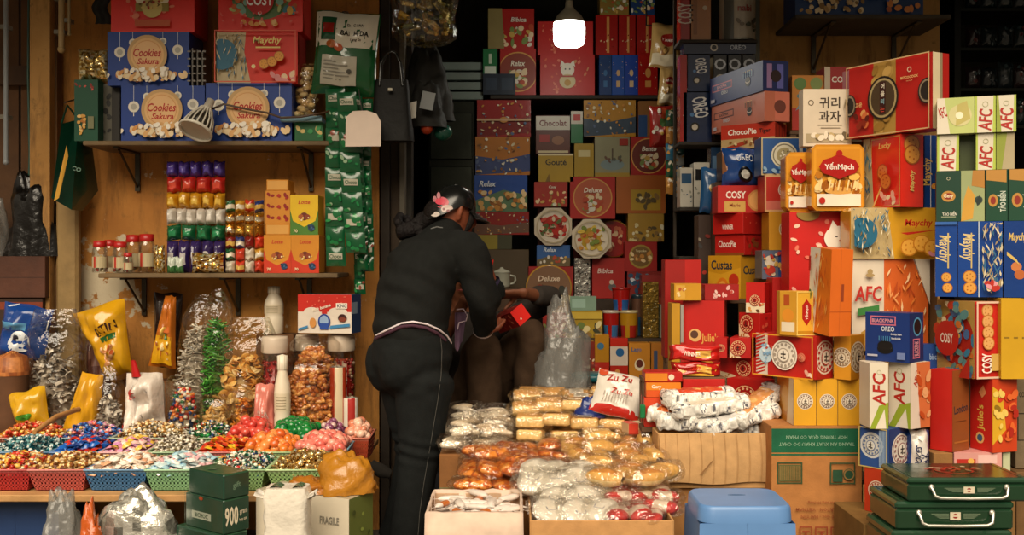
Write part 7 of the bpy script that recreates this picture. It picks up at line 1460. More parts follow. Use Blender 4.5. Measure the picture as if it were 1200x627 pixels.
def d_gift(F):
 F.rect(0,0,1,1,'#b02019');F.rect(.31,0,.58,1,'#a5803c');F.dots(.32,.02,.57,.98,22,['#b5904a','#946f30','#c09a54'],(.05,.1),4);F.ell(.44,.5,.26,'#2a2018',n=26,ry=.3);F.ell(.44,.5,.23,'#a89468',n=26,ry=.27);F.ell(.44,.5,.2,'#4a3a28',n=24,ry=.24)
 F.rect(.405,.28,.475,.72,'#3a1a16')
 for k,s in enumerate('어울리는'):F.text(s,.44,.66-k*.105,.075,['#e6dcc8','#e6dcc8','#8ab0b8','#c84a3a'][k],maxw=.09)
 F.text('BIZCOCOOK',.76,.72,.035,'#d8b878',maxw=.24);F.text('biscuit gift',.76,.67,.022,'#c89a68',maxw=.2);F.ring(.76,.82,.035,.012,'#d8c0a0')
 F.ell(.96,.5,.14,'#2a2420',ry=.17);F.ring(.96,.5,.12,.02,'#8a7a64',ry=.15);F.ell(.03,.46,.12,'#2a2420',ry=.16);F.ring(.03,.46,.1,.02,'#8a7a64',ry=.14)
 F.dots(.1,.1,.28,.34,12,['#c86a3a','#8a2a18','#d89a5a','#5a1a10'],(.04,.06),6);F.text('고운',.16,.45,.06,'#d8b878',maxw=.1);F.frame(0,0,1,1,.015,'#c8a878')
gift=O('gift_box','big red gift box with a wood-grain band and dark oval emblem',995,1112,60,151,3.5,.06,'#a81e18',{'F':d_gift,'R':lambda F:(F.rect(0,0,.45,1,'#c8b898'),F.rect(.45,0,.6,1,'#8a7a60'),F.rect(.6,0,1,1,'#a01a15'))},60,1093,zb=top(myr)+.003)
gbk=carton('gift_box','red and cream box edge standing behind the tilted gift box','box',Vector((X(1068,Y4+.12),Y4+.16,top(myr)+.002)),.265,.05,.28,'#9a1a15',{'F':lambda F:(F.rect(.05,.0,.2,1,'#b8a888'),F.frame(.22,.5,.9,.98,.02,'#c8a878'))},0)
gbk.location=(X(1030,3.95),3.98,top(myr)+.002);gbk.rotation_euler=(0,0,math.radians(14));bx('carton','plain carton behind the red pack with a cookie printed side','box',985,1045,170,243,Y4+.24,.2,'#6a4a2c',{},zb=top(my)+.001,h=top(myr)-top(my)-.001)
def d_afcside(F):F.rect(0,0,1,1,'#d4c8b4');F.poly([(0,0),(.3,0),(.8,.3),(.9,0),(1,0),(1,.4),(.5,.35)],'#8a9a2a');F.text('AFC',.5,.6,.2,'#a82418',rot=1.57,maxw=.5,shear=.1);F.ring(.5,.86,.1,.02,'#a8a47a')
def d_afcflat(F):F.rect(0,0,1,1,'#d4cab6');F.poly([(0,0),(.1,0),(.1,1),(0,1)],'#a8b84a');F.poly([(.85,0),(1,0),(1,1),(.9,1)],'#a8b84a');F.text('AFC',.5,.35,.34,'#a82418',rot=1.5,maxw=.6,shear=.1);F.ring(.5,.78,.12,.02,'#a8a47a')
def d_afcgreen(F):F.rect(0,0,1,1,'#b4bd72');F.poly([(0,0),(.35,0),(.2,1),(0,1)],'#d4cab6');F.text('AFC',.14,.6,.3,'#a82418',rot=.3,maxw=.22);F.ell(.62,.5,.3,'#c8c08a');F.poly([(.5,.2),(.9,.4),(.8,.9),(.55,.8)],'#b5a860');F.ell(.6,.5,.1,'#e8e0c0')
Y5=3.32
zg=Z(627,Y5-.1)
base5=bx('cardboard_box','brown cardboard box at the foot of the cracker and cookie tower','box',1012,1052,600,720,Y5-.1,.3,'#7a5a30',{'F':lambda F:F.rect(0,.7,1,.75,'#5a6a3a')},zb=.001,h=Z(604,Y5)-.002,mat='cardboard')
z5=top(base5)+.001
e1=O('biscuit_box','orange red seal box at the foot of the cracker tower',1013,1066,552,604,Y5,.16,'#b5301a',{'F':d_sealbox('#b8381c','#dcc8b0','#a83a20',None,.55,.5,.32),'R':d_sealbox('#a52418','#dcc8b0','#a83a20',None,.5,.5,.4),'L':None},58,1040,zb=z5)
e2=O('biscuit_box','blue and silver seal box under the white cracker boxes',1008,1069,503,552,Y5+.01,.16,'#1a3a78',{'F':lambda F:(F.rect(0,0,1,1,'#2a4a86'),F.ell(.4,.55,.34,'#c8c8c8'),F.seal(.4,.55,.3,'#d0ccc4','#5a6a90'),[F.rect(.7+k*.04,.05,.72+k*.04,.95,'#9ab0c8')for k in range(7)],F.frame(0,0,1,1,.03,'#b8a05a')),'R':d_sealbox('#152f66','#d8ccc0','#8a5a5a',None,.5,.45,.4)},52,1042,zb=top(e1)+.001)
e2b=pouch('cookie_pack','white and blue cookie pack with blue lettering beside the blue seal box','pack',Vector((X(1086,Y5),Y5+.08,Z(558,Y5))),.075,.14,.07,'#d0c8c0',lambda F:(F.rect(0,0,1,.72,'#d4ccc4',8),F.rect(0,0,.1,1,'#1a3a78',8),F.rect(.88,0,1,1,'#1a3a78',8),F.text('COOKIES',.38,.36,.15,'#1a2a5a',rot=1.57,maxw=.6),F.text('MILK',.68,.3,.15,'#1a2a5a',rot=1.57,maxw=.4),F.ell(.5,.86,.08,'#e8e0d8')),seed=2)
stand('low stand under the white and blue cookie pack',X(1073,Y5),X(1099,Y5),Y5+.035,.1,Z(558,Y5)-.002)
af=O('cracker_box','white cracker box with red letters, outer of the upright pair',1019,1041,425,503,Y5+.02,.1,'#d4c8b4',{'F':d_afcside},zb=top(e2)+.001)
af2=O('cracker_box','white cracker box with red letters and an orange side, inner of the pair',1041.5,1090,425,512,Y5+.01,.1,'#d4c8b4',{'F':d_afcside,'R':lambda F:(F.rect(0,0,1,1,'#c8683a'),F.poly([(0,0),(.5,0),(.3,1),(0,1)],'#d4c0b0'),F.text('AFC',.3,.75,.1,'#a82418',rot=1.3,maxw=.3),F.dots(.4,.1,.95,.9,12,['#d89a6a','#b5481c'],(.1,.2),3))},30,1067,zb=top(e2)+.001)
bo=O('cookie_box','dark blue cookie box with a pink framed name on the white cracker boxes',1014,1082,367,425,Y5,.1,'#152a66',{'F':lambda F:(F.rect(0,0,1,1,'#17306e'),F.frame(.12,.74,.7,.93,.025,'#c86a80'),F.text('BLACKPINK',.41,.835,.08,'#d8909c',maxw=.5),F.text('OREO',.52,.67,.1,'#d0d4dc',maxw=.3),F.ell(.46,.26,.17,'#0e0c0c',ry=.1),F.ell(.46,.3,.15,'#8a8478',ry=.06),F.ell(.46,.33,.16,'#14100f',ry=.1),[F.rect(.32+k*.05,.42,.335+k*.05,.52,'#4a8ab0')for k in range(6)],F.text('Buddy kem',.72,.56,.05,'#d0d0d8',maxw=.24),F.text('blackpink',.72,.48,.05,'#d0d0d8',maxw=.24),F.rect(.06,.1,.3,.14,'#a8a8b8'),F.rect(.74,.06,.92,.2,'#6a7aa8')),'R':lambda F:(F.rect(0,0,1,1,'#142658'),F.ell(.55,.72,.26,'#0e0c0c'),F.ring(.55,.72,.26,.05,'#4a8ab0'),F.frame(.2,.08,.7,.48,.03,'#c86a80'),F.text('BLACKPINK',.45,.28,.2,'#d8909c',rot=1.57,maxw=.3))},24,1066,zb=top(af)+.001)
O('cookie_box','blue box behind the dark blue cookie box and the red box',1082,1106,403,440,3.52,.05,'#1a3c7a',{'F':lambda F:(F.rect(0,0,1,1,'#1c3e7e'),F.text('biscuit',.6,.6,.2,'#8aa0c0',maxw=.6))},zb=Z(440,3.52))
stand('wooden stand under the blue box behind the cracker tower',X(1083,3.52),X(1106,3.52),3.52,.06,Z(440,3.52)-.002)
Y6=3.36
z6=Z(556,Y6)
bx('cardboard_box','cardboard box behind the green handled tins','box',1093,1190,556,720,Y6-.01,.12,'#7a5a34',{},zb=.001,h=z6-.002,mat='cardboard')
pk=O('biscuit_box','pale pink box lying flat under the tall red boxes',1118,1174,530,556,Y6,.14,'#c88a84',{'F':lambda F:(F.rect(0,0,1,1,'#cc9088'),F.rect(.05,.1,.45,.7,'#b02c22'),F.rect(.5,.5,.9,.9,'#d8b0a8'),F.ell(.35,.6,.14,'#d8a850'))},zb=z6)
bx('cardboard_box','narrow brown box under the red and brown box','box',1094,1117,533,556,Y6,.14,'#8a6238',{},zb=z6,h=top(pk)-z6,mat='cardboard')
O('biscuit_box','pale green white box end beside the pale pink box',1175,1184,527,556,Y6+.02,.1,'#a8b08a',{'F':dd(bg('#b4b894'))},zb=z6)
f1=O('tall_box','tall red box with a brown side reading in dark letters',1090,1136,434,530,Y6,.1,'#b01e18',{'F':lambda F:F.rect(0,0,1,1,'#b8221b'),'R':lambda F:(F.rect(0,0,1,1,'#8a4a22'),F.text('London',.5,.52,.1,'#1c2434',maxw=.8,rot=.1),F.rect(.2,.36,.8,.37,'#5a2a14'),F.rect(.1,.1,.9,.12,'#a8642c'))},36,1116,zb=top(pk)+.001)
f2=O('biscuit_box','tall red box with gold lettering up its face and a yellow side',1137,1192,444,530,Y6-.01,.1,'#b5201a',{'F':lambda F:(F.rect(0,0,1,1,'#bd241c'),F.text("Julie's",.5,.45,.15,'#d8b050',rot=1.57,maxw=.36),F.ell(.45,.17,.16,'#d8a868'),F.ell(.45,.17,.1,'#3a5a7a'),F.poly([(.4,.8),(.6,.9),(.75,.8),(.55,.72)],'#d88a5a')),'R':lambda F:(F.rect(0,0,1,1,'#c2401c'),F.poly([(0,.1),(.55,.3),(.4,.8),(0,.9)],'#d0a028'),F.dots(.05,.1,.6,.85,16,['#e0c060','#8a6a1c','#c83a1c'],(.08,.14),3),F.dots(.5,.1,.98,.9,12,['#d8642c','#a8281a'],(.1,.16),4))},30,1163,zb=top(pk)+.001)
zc6=top(f2)+.002
f3=O('biscuit_box','colourful biscuit box with a red side of stacked round biscuits',1098,1172,353,442,Y6-.02,.1,'#a87a4a',{'F':lambda F:(F.rect(0,0,1,1,'#b8904a'),F.ell(.5,.5,.4,'#a8281c'),F.dots(.02,.02,.98,.98,60,['#3a7a9a','#c86a2a','#d8b050','#5a8a8a','#b5341c','#d8c8a0','#4a6a9a'],(.05,.11),15),F.poly([(0,0),(.7,0),(1,.3),(1,0),(0,0),(0,.25)],'#a8281c'),F.ell(.4,.5,.27,'#b5241b'),F.text('COSY',.4,.5,.13,'#ece0d0',maxw=.34)),'R':lambda F:(F.rect(0,0,1,1,'#c0261e'),[F.cookie(.5,.88-k*.14,.19,'#d8a060','#b5722f')for k in range(4)],F.text('COSY',.42,.2,.16,'#f0e4d8',rot=1.57,maxw=.26),F.rect(.58,.1,.9,.32,'#c8a050'),F.frame(0,0,1,1,.025,'#d8b8a0'))},24,1142,zb=zc6)
f4=O('biscuit_box','plain yellow box side beside the colourful biscuit box',1173,1206,349,439,Y6-.02,.1,'#c0921c',{'F':lambda F:(F.rect(0,0,1,1,'#c4961e'),F.rect(.1,.5,.3,.52,'#8a6a1c'),F.rect(.45,.5,.6,.52,'#8a6a1c'),F.rect(.75,.5,.9,.52,'#8a6a1c'))},zb=zc6)
O('carton','grey brown carton at the right edge beside the tall red box',1190,1230,441,556,Y6+.1,.1,'#6a5a44',{'F':lambda F:(F.rect(0,0,1,1,'#6e5e48'),F.text('COSY 33',.3,.8,.06,'#2a241c',maxw=.4),F.frame(.05,.3,.3,.6,.01,'#2a241c'))},zb=z6,h=zc6-z6-.003,mat='cardboard')
bx('cardboard_box','cardboard box under the grey brown carton at the edge','box',1191,1232,0,0,Y6+.05,.2,'#6a4e30',{},zb=.001,h=z6-.003,mat='cardboard')
zz=max(top(f3),top(f4))+.002
def d_mayb(F):F.rect(0,0,1,1,'#1a418a');F.text('Maychy',.35,.64,.18,'#d8c08a',rot=-1.57,maxw=.36,shear=.2);F.rect(.55,.38,.62,.85,'#c8b070');F.cookie(.5,.26,.2,'#d89a48','#a5642a');F.cookie(.55,.12,.2,'#d89a48','#a5642a');F.rect(0,.96,1,1,'#3a64a8')
def d_mayb2(F):F.rect(0,0,1,1,'#2a5a94');F.wheat(.3,.05,.9,.95,50,9,('#c8b898','#a89068','#dccfae','#3a6a8a'));F.dots(.1,.02,.6,.22,8,['#b5342a','#d8909a','#e0c8a0'],(.1,.16),3)
RA=math.radians(21);YA=3.43
def Yr(px,off=0):
 k=(px-600)/1200;ya=YA+off;xa=X(1097,ya);q_=(k*ya-xa)/(math.cos(RA)+k*math.sin(RA));return ya-q_*math.sin(RA)
for nm_,lb,x0,x1,yt,fn in(('m1','blue biscuit pack with gold sideways lettering, outermost of the blue row',1096,1122,259,d_mayb),('m2','blue biscuit pack with gold sideways lettering and a wheat side',1122.5,1175,259,lambda F:(F.rect(0,0,1,1,'#1a418a'),F.text('Maychy',.2,.66,.18,'#d8c08a',rot=-1.57,maxw=.36,shear=.2),F.rect(.29,.38,.32,.85,'#c8b070'),F.cookie(.26,.27,.13,'#d89a48','#a5642a'),F.cookie(.27,.12,.13,'#d89a48','#a5642a'),F.rect(.46,0,.48,1,'#c8d4e0'),F.wheat(.55,.05,.98,.98,80,9,('#c8b898','#a89068','#dccfae','#3a6a8a')),F.dots(.6,.02,.95,.2,9,['#b5342a','#d8909a','#e0c8a0'],(.05,.08),3))),('m3','blue biscuit pack cut by the frame edge with a gold swirl',1176,1214,261,lambda F:(F.rect(0,0,1,1,'#183a7c'),F.text('Maychy',.45,.78,.13,'#d8b868',maxw=.6,shear=.2),F.ell(.4,.4,.14,'#c87a48'),F.ell(.5,.3,.14,'#b8663a'),F.poly([(.1,.6),(.4,.5),(.5,.42),(.4,.46),(.1,.55)],'#d8b868')))):
 m2=O('biscuit_pack',lb,x0,x1,yt,349,Yr(x1),.1,'#1a3f86',{'F':fn},zb=zz,mat='gloss',cham=.01,yaw=21,h=Z(259,3.38)-zz)
zz=top(m2)+.001
def d_tao(F):F.rect(0,0,1,1,'#123a2a');F.ell(.5,.5,.24,'#b8843a',ry=.2);F.ell(.5,.5,.16,'#8a2a20',ry=.12);F.text('Gery',.5,.5,.1,'#e8d8b0',maxw=.4);F.ring(.5,.85,.06,.015,'#c8c0a0');F.text('TẢO BIỂN',.55,.16,.09,'#d8d4c4',maxw=.6);F.rect(.2,.08,.8,.1,'#8a947a')
def d_taob(F):F.rect(0,0,1,1,'#97a070');F.poly([(0,0),(.5,.05),(.6,.5),(.3,.7),(.1,.4)],'#c8953a');F.poly([(.45,.7),(1,.65),(1,1),(.5,1)],'#b07a34');F.ell(.75,.42,.14,'#33403c');F.poly([(.62,.4),(.8,.52),(.9,.38),(.7,.3)],'#26322e')
def d_taos(F):F.rect(0,0,1,1,'#10402c');F.poly([(.05,.8),(.95,.75),(.95,1),(.05,1)],'#b8843c');F.ell(.35,.4,.18,'#b8843a',ry=.26);F.ell(.35,.4,.1,'#8a2a20',ry=.16);F.text('TẢO BIỂN',.72,.38,.16,'#c8d0c0',rot=1.57,maxw=.4)
for k,(x0,x1,fn,lb)in enumerate(((1097,1126,d_tao,'dark green box with an orange badge, first of the green row'),(1126,1154,d_taob,'pale green box face with cracker pictures in the green row'),(1154.5,1181,d_taos,'dark green box with a cracker picture and sideways lettering'),(1181.5,1212,d_taos,'dark green box at the frame edge of the green row'))):
 tb_=O('cracker_box',lb,x0,x1,199,257,Yr(x1),.11,'#12382a',{'F':fn},zb=zz,yaw=21,h=Z(199,3.38)-zz)
zz=top(tb_)+.001
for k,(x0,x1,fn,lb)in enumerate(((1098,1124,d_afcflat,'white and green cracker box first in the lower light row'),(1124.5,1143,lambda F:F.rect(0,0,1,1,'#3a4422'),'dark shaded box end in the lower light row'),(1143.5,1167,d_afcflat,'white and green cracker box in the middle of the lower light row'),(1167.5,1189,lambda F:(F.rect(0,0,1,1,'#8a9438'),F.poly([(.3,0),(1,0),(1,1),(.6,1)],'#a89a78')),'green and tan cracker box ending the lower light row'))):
 lr=O('cracker_box',lb,x0,x1,156,199,Yr(x1,.04 if k==1 else 0),.1,'#c4c48e',{'F':fn},zb=zz,yaw=21,h=Z(156,3.38)-zz)
zz=top(lr)+.002
for k,(x0,x1,fn,lb)in enumerate(((1098,1142,d_afcgreen,'white and green cracker box with a biscuit picture atop the light row'),(1142.5,1167,d_afcflat,'white and green cracker box in the middle atop the light row'),(1167.5,1191,lambda F:(d_afcflat(F),F.poly([(0,0),(.25,0),(.1,1),(0,1)],'#8f9a3a')),'white and green cracker box at the outer end atop the light row'))):
 O('cracker_box',lb,x0,x1,112,156,Yr(x1,-.01),.1,'#c4c48e',{'F':fn},zb=zz,yaw=21,h=Z(113,3.38)-zz)
def htin(label,x0,x1,yt,yb,Y,zb,d=.22):
 w,h=X(x1,Y)-X(x0,Y),Z(yt,Y)-zb;o=empty('handled_tin',Vector(((X(x0,Y)+X(x1,Y))/2,Y+d/2,zb)),label,'tin','green handled tins')
 mb=MB('gloss');mb.box((0,0,h*.36),(w,d,h*.72),'#16331f',cham=.006)
 F=Face(mb,lambda x,y,z:((x-.5)*w,-d/2-z,y*h),w,h)
 for k in range(5):F.rect(.3+k*.015,.56-k*.035,.45,.575-k*.035,'#7a8a70');F.rect(.57,.56-k*.035,.72-k*.015,.575-k*.035,'#7a8a70')
 F.rect(.455,.36,.545,.64,'#c8bca4');F.ell(.5,.5,.09,'#8a2a20');F.rect(.475,.48,.525,.52,'#d8ccb4');mb.build('body',o)
 mb=MB('gloss');mb.box((0,0,h*.86),(w*1.012,d*1.012,h*.27),'#1a3a26',cham=.007)
 f=Face(mb,lambda x,y,z:((x-.5)*w,(y-.5)*d,h*.996+z),w,d);f.frame(.04,.05,.96,.95,.02,'#3a5a3e');f.ring(.5,.45,.26,.03,'#a8402c',ry=.2);f.dots(.25,.3,.75,.6,22,['#a8402c','#c8b898','#8a7a5a'],(.03,.06),3);mb.build('lid',o)
 mb=MB('metal');y=-d/2-.012;q=w*.31
 mb.tube([(-q-.004,y+.01,h*.66),(-q,y,h*.55),(-q+.005,y-.006,h*.3),(-q+.02,y-.008,h*.22),(0,y-.009,h*.2),(q-.02,y-.008,h*.22),(q-.005,y-.006,h*.3),(q,y,h*.55),(q+.004,y+.01,h*.66)],.0045,'#d8d4c8',n=8);mb.build('handle',o)
 for s in(-1,1):mb=MB('metal');mb.ball((s*q,-d/2-.004,h*.62),(.009,.006,.009),'#c8c4b8',10,6);mb.build('rivet',o)
 TOP[o.name]=zb+h;return o
zt_=Z(664,2.98)
bx('wooden_crate','wooden crate under the green handled tins at the corner','crate',1050,1200,0,0,2.98,.24,'#6a4a2a',{'F':lambda F:[F.rect(0,k*.25,1,k*.25+.02,'#4a3018')for k in range(1,4)]},zb=.001,h=zt_-.003,mat='wood')
t3=htin('lowest green handled tin, only its lid edge in view',1046,1186,622,664,2.98,zt_)
t2_=htin('green handled tin under the topmost one, set to the side',1050,1188,588,622,2.985,TOP[t3.name]+.001)
t1_=htin('topmost green handled tin with a red print on its lid',1064,1206,560,588,2.98,TOP[t2_.name]+.001)
us=shelf(X(932,4.55),X(1114,4.55),Z(17,4.55),4.54,4.89,'dark board shelf high on the wall above the gift boxes',(X(975,4.6),X(1075,4.6)),'#3d3222')
O('cookie_box','blue cookie box with oat biscuits on the high board shelf',932,1082,-22,16,4.56,.2,'#16305e',{'F':lambda F:(F.rect(0,0,1,1,'#183868'),F.dots(.04,.1,.55,.95,70,['#c8a878','#a88450','#dcc8a0','#8a6a3c'],(.06,.12),5),F.dots(.7,.1,.98,.6,9,['#c87a3a','#d8b88a','#a5562a'],(.08,.14),7),F.dots(.56,.2,.72,.7,6,['#4a5a9a','#8a8ac0'],(.05,.1),3))},zb=Z(17,4.55)+.001)
un2=empty('shelf_unit',Vector((X(1190,5.0),5.1,0)),'dim shelf unit of dark packs in the opening at the frame edge','shelf')
w2=X(1270,5.0)-X(1124,5.0)
for s in(-1,1):mb=MB('metal');mb.box((s*w2/2,0,1.3),(.03,.3,2.6),'#1c1c1a');mb.build('post',un2)
zs2=[Z(y,5.0)for y in(148,105,58,12)]
for z in zs2:mb=MB('metal');mb.box((0,0,z-.008),(w2-.03,.3,.014),'#22241f');mb.build('board',un2)
q=random.Random(8)
for r_,z in enumerate(zs2[:4]):
 for k in range(7):
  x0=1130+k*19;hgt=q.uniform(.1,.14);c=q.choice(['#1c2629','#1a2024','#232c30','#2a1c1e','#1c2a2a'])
  pouch('snack_packet',f'dark bluish packet in the dim shelf unit, {["lowest","third","second","top"][r_]} board','pack',Vector((X(x0+9,5.0),4.99,z+.001)),.075,hgt,.05,c,(lambda F,k=k:F.dots(.1,.1,.9,.9,5,['#3a4a50','#2c363a','#5a2a2a' if k%3==0 else '#38424a'],(.08,.16),k)),group=f'dark packets on the {["lowest","third","second","top"][r_]} board of the dim unit',seed=k+r_*9,n=8)
def opencarton(name,label,x0,x1,y0,y1,z0,z1,col,wall=.006,liner=None,flap=None,pr=None):
 o=empty(name,Vector(((x0+x1)/2,(y0+y1)/2,z0)),label,'box');w,d,h=x1-x0,y1-y0,z1-z0
 mb=MB('cardboard')
 mb.box((0,0,.004),(w,d,.008),col)
 mb.box((0,-d/2,h/2),(w,wall,h),col,cham=.0015);mb.box((0,d/2,h/2),(w,wall,h),col,cham=.0015)
 mb.box((-w/2,0,h/2),(wall,d,h),col,cham=.0015);mb.box((w/2,0,h/2),(wall,d,h),col,cham=.0015)
 if pr:pr(Face(mb,lambda x,y,z:((x-.5)*w,-d/2-wall/2-z,y*h),w,h))
 mb.build('body',o)
 if liner:
  mb=MB('matte')
  def lf(u,v):
   a=u*4;k=int(a)%4;t=a-int(a);cs=[(-1,-1),(1,-1),(1,1),(-1,1)];p,q_=cs[k],cs[(k+1)%4]
   x,y=p[0]+(q_[0]-p[0])*t,p[1]+(q_[1]-p[1])*t;wob=.006*noise.noise(Vector((x*4,y*4,v*3)))
   zz=[h*.55,h+.012,h+.006,h-.09][int(v*3+.5)]+wob;kk=[.97,.985,1.035,1.05][int(v*3+.5)]
   return(x*w/2*kk+wob,y*d/2*kk+wob,zz)
  mb.grid(lf,48,3,liner,cu=True);mb.build('paper_liner',o)
 if flap:
  mb=MB('cardboard');L_,nn=flap,8
  def ff(u,v):return((u-.5)*w*(1+.02*v)+.004*math.sin(v*3),-d/2-.012-.012*math.sin(v*2.5)-.006*math.sin(u*5)*v,h+.004-L_*v+.004*math.sin(u*9)*v)
  mb.grid(ff,16,nn,mixc(col,'#ffffff',.06));mb.grid(lambda u,v:Vector(ff(1-u,v))+Vector((0,.004,0)),16,nn,col)
  F=Face(mb,lambda x,y,z:tuple(Vector(ff(x,1-y))+Vector((0,-z,0))),w,L_,True,1,.0008)
  for k in range(9):F.rect(.05+k*.11,.0,.055+k*.11,1,mixc(col,'#3a2010',.12))
  F.poly([(.36,.2),(.47,.48),(.48,.47),(.38,.2)],mixc(col,'#3a2010',.35));mb.build('flap',o)
 return o
CB='#b98a58'
def plainbox(label,x0,x1,y0,y1,z1,col='#8f6238',pr=None,z0=.001):return carton('cardboard_box',label,'box',Vector(((x0+x1)/2,(y0+y1)/2,z0)),x1-x0,y1-y0,z1-z0,col,pr,mat='cardboard')
zb1=.50
plainbox('brown cardboard box with a green line carrying the bags of white rolls',X(515,3.95),X(600,3.95),3.95,4.45,zb1,'#7f5530',{'F':lambda F:F.rect(0,.74,1,.745,'#5a7a5a')})
plainbox('brown cardboard box carrying the sponge cakes at the back',X(601,3.95),X(740,3.95),3.95,4.45,zb1+.03,'#7f5530')
zb2=.43
plainbox('brown cardboard box under the caramel pastries',X(540,3.5),X(665,3.5),3.5,3.93,zb2,'#8a5c34')
plainbox('brown cardboard box under the golden buns',X(666,3.5),X(768,3.5),3.5,3.8,zb2,'#8a5c34')
A1=opencarton('cardboard_box','open cardboard box lined with pale paper at the front, full of thin pastry packs',X(500,3.1),X(611,3.1),3.1,3.4,.17,Z(604,3.1),'#b8977a',liner='#cdb3a0')
plainbox('cardboard box under the paper lined box',X(500,3.1),X(611,3.1),3.11,3.4,.165)
A2=opencarton('cardboard_box','open cardboard box at the front edge full of white round cakes',X(622,3.1),X(789,3.1),3.1,3.47,.17,Z(610,3.1),CB)
plainbox('cardboard box under the open box of white cakes',X(622,3.1),X(789,3.1),3.11,3.47,.165)
def d_printlow(F):F.rect(0,0,1,1,'#9a6c3e');F.ell(.2,.62,.06,'#2a4a34');F.ell(.38,.62,.06,'#2a4a34');F.text('BANH KEO HAI HA',.55,.84,.05,'#5a4a2c',maxw=.7);F.rect(0,.0,.2,.12,'#a8341c');F.rect(.05,.3,.9,.31,'#7a5430')
cb_=plainbox('brown cardboard box with dark ring prints behind the blue stool',X(786,3.68),X(902,3.68),3.66,3.79,Z(570,3.68),'#9a6c3e',{'F':d_printlow})
A3=opencarton('cardboard_box','open corrugated box with its flap hanging down, full of silver wafer packs',X(772,3.64),X(898,3.64),3.645,3.79,Z(570,3.68)+.002,Z(508,3.65),'#b58a58',flap=Z(508,3.64)-Z(566,3.64))
def wrapfilm(o,w,d,h,seed,m='wrap',along='x'):
 mb=MB(m)
 def fn(u,v):
  x=2*v-1;e=1-abs(x)**6;a=6.2832*u;q=1+.1*noise.noise(Vector((math.cos(a)*2+seed,math.sin(a)*2,v*6)))
  kx=w*.62*x;ry=d*.56*(e**.5)*q+(.012 if abs(x)>.85 else 0);rz=h*.56*(e**.5)*q+.001
  return(kx,ry*math.cos(a),h*.5+rz*math.sin(a))
 mb.grid(fn,12,10,'#ffffff',cu=True)
 if along=='y':mb.v=[(y,x,z)for x,y,z in mb.v]
 return mb.build('wrapper',o)
PM={}
def pastry(kind,seed):
 """master thing with its parts: bread and clear wrapper"""
 q=random.Random(seed);nm,lb={'bun':('wrapped_bun','bun'),'caramel':('wrapped_pastry','pastry'),'slab':('wrapped_sponge','sponge'),'roll':('wrapped_roll','rolls'),'pie':('wrapped_cake','cake'),'stick':('pastry_pack','pack'),'pink':('wrapped_cake','cake')}[kind]
 o=empty(nm,(0,0,0),'x','cake');mb=MB('bread')
 if kind=='bun':
  mb.grid(lambda u,v:(.062*(2*v-1)*1.0,.034*math.cos(6.283*u)*math.sin(math.pi*(.06+.88*v))**.6,.029+.028*math.sin(6.283*u)*math.sin(math.pi*(.06+.88*v))**.6),14,10,lambda u,v:('#c8863c' if .12<u<.38 and seed%2 else '#dca858' if u<.5 else '#e6c88e')if abs(v-.5)<.38 else '#dcae66',cu=True);wrapfilm(o,.13,.075,.062,seed)
 elif kind=='caramel':
  mb.use('poly')
  mb.grid(lambda u,v:(.066*(2*v-1),.044*math.cos(6.283*u)*(1-abs(2*v-1)**6)**.5,.02+.02*math.sin(6.283*u)*(1-abs(2*v-1)**4)**.5*(1+.4*noise.noise(Vector((math.cos(6.28*u)*2,v*5,seed))))),16,14,lambda u,v:['#cc6a1c','#a54a12','#e08a30','#b85a18','#e8a050'][int(abs(noise.noise(Vector((u*7,v*7,seed))))*10)%5],cu=True);wrapfilm(o,.14,.09,.046,seed)
 elif kind=='slab':
  mb.box((0,0,.02),(.095,.06,.038),lambda n:'#e6c07c' if n!='T' else '#d09a52',cham=.006);wrapfilm(o,.115,.075,.046,seed)
  b2=MB('card');b2.box((0,-.0,.0445),(.05,.034,.001),'#d8ccb8');f=Face(b2,lambda x,y,z:((x-.5)*.05,(y-.5)*.034,.0452+z),.05,.034)
  for k in range(4):f.rect(.15,.2+k*.17,.85,.26+k*.17,'#8a7a6a')
  if seed%3==0:b2.build('paper_label',o)
 elif kind=='roll':
  for k in range(5):mb.T=Matrix.Translation((q.uniform(-.03,.03),(k-2)*.021,.014+q.uniform(0,.02)))@Matrix.Rotation(q.uniform(-.5,.5),4,'Z');mb.ball((0,0,0),(.045,.013,.013),q.choice(['#d8c4a8','#e0d0b8','#c8b090']),10,6)
  mb.T=None;wrapfilm(o,.13,.12,.06,seed)
 elif kind=='pie':
  mb.use('poly');mb.lathe([(0,0),(.05,.002),(.058,.014),(.055,.03),(.035,.038),(0,.04)],'#dcd2c2',n=22)
  f=Face(mb,lambda x,y,z:((x-.5)*.06,(y-.5)*.03,.0385+z),.06,.03);f.text('hura',.5,.5,.5,'#5a5a7a');f.rect(.2,.1,.8,.18,'#8a8a9a');wrapfilm(o,.13,.12,.046,seed)
 elif kind=='pink':
  mb.use('poly');mb.grid(lambda u,v:(.06*(2*v-1),.036*math.cos(6.283*u)*(1-abs(2*v-1)**5)**.5,.022+.022*math.sin(6.283*u)*(1-abs(2*v-1)**5)**.5),12,8,lambda u,v:'#c23a34' if v<.35 or v>.75 else '#dcc8b4',cu=True);wrapfilm(o,.13,.078,.05,seed)
 elif kind=='stick':
  mb.use('poly');mb.grid(lambda u,v:(.05*(2*v-1),.014*math.cos(6.283*u)*(1-abs(2*v-1)**4)**.5,.01+.01*math.sin(6.283*u)*(1-abs(2*v-1)**4)**.5),10,8,lambda u,v:'#b8642a' if .3<v<.62 and seed%3==0 else '#dccfc4',cu=True)
  for s in(-1,1):mb.poly([(s*.05,-.004,.01),(s*.066,-.014,.012),(s*.066,.014,.008),(s*.05,.004,.01)],'#dccfc4')
 mb.build('bread' if kind not in('pie','pink','stick')else 'body',o);return o
used=set()
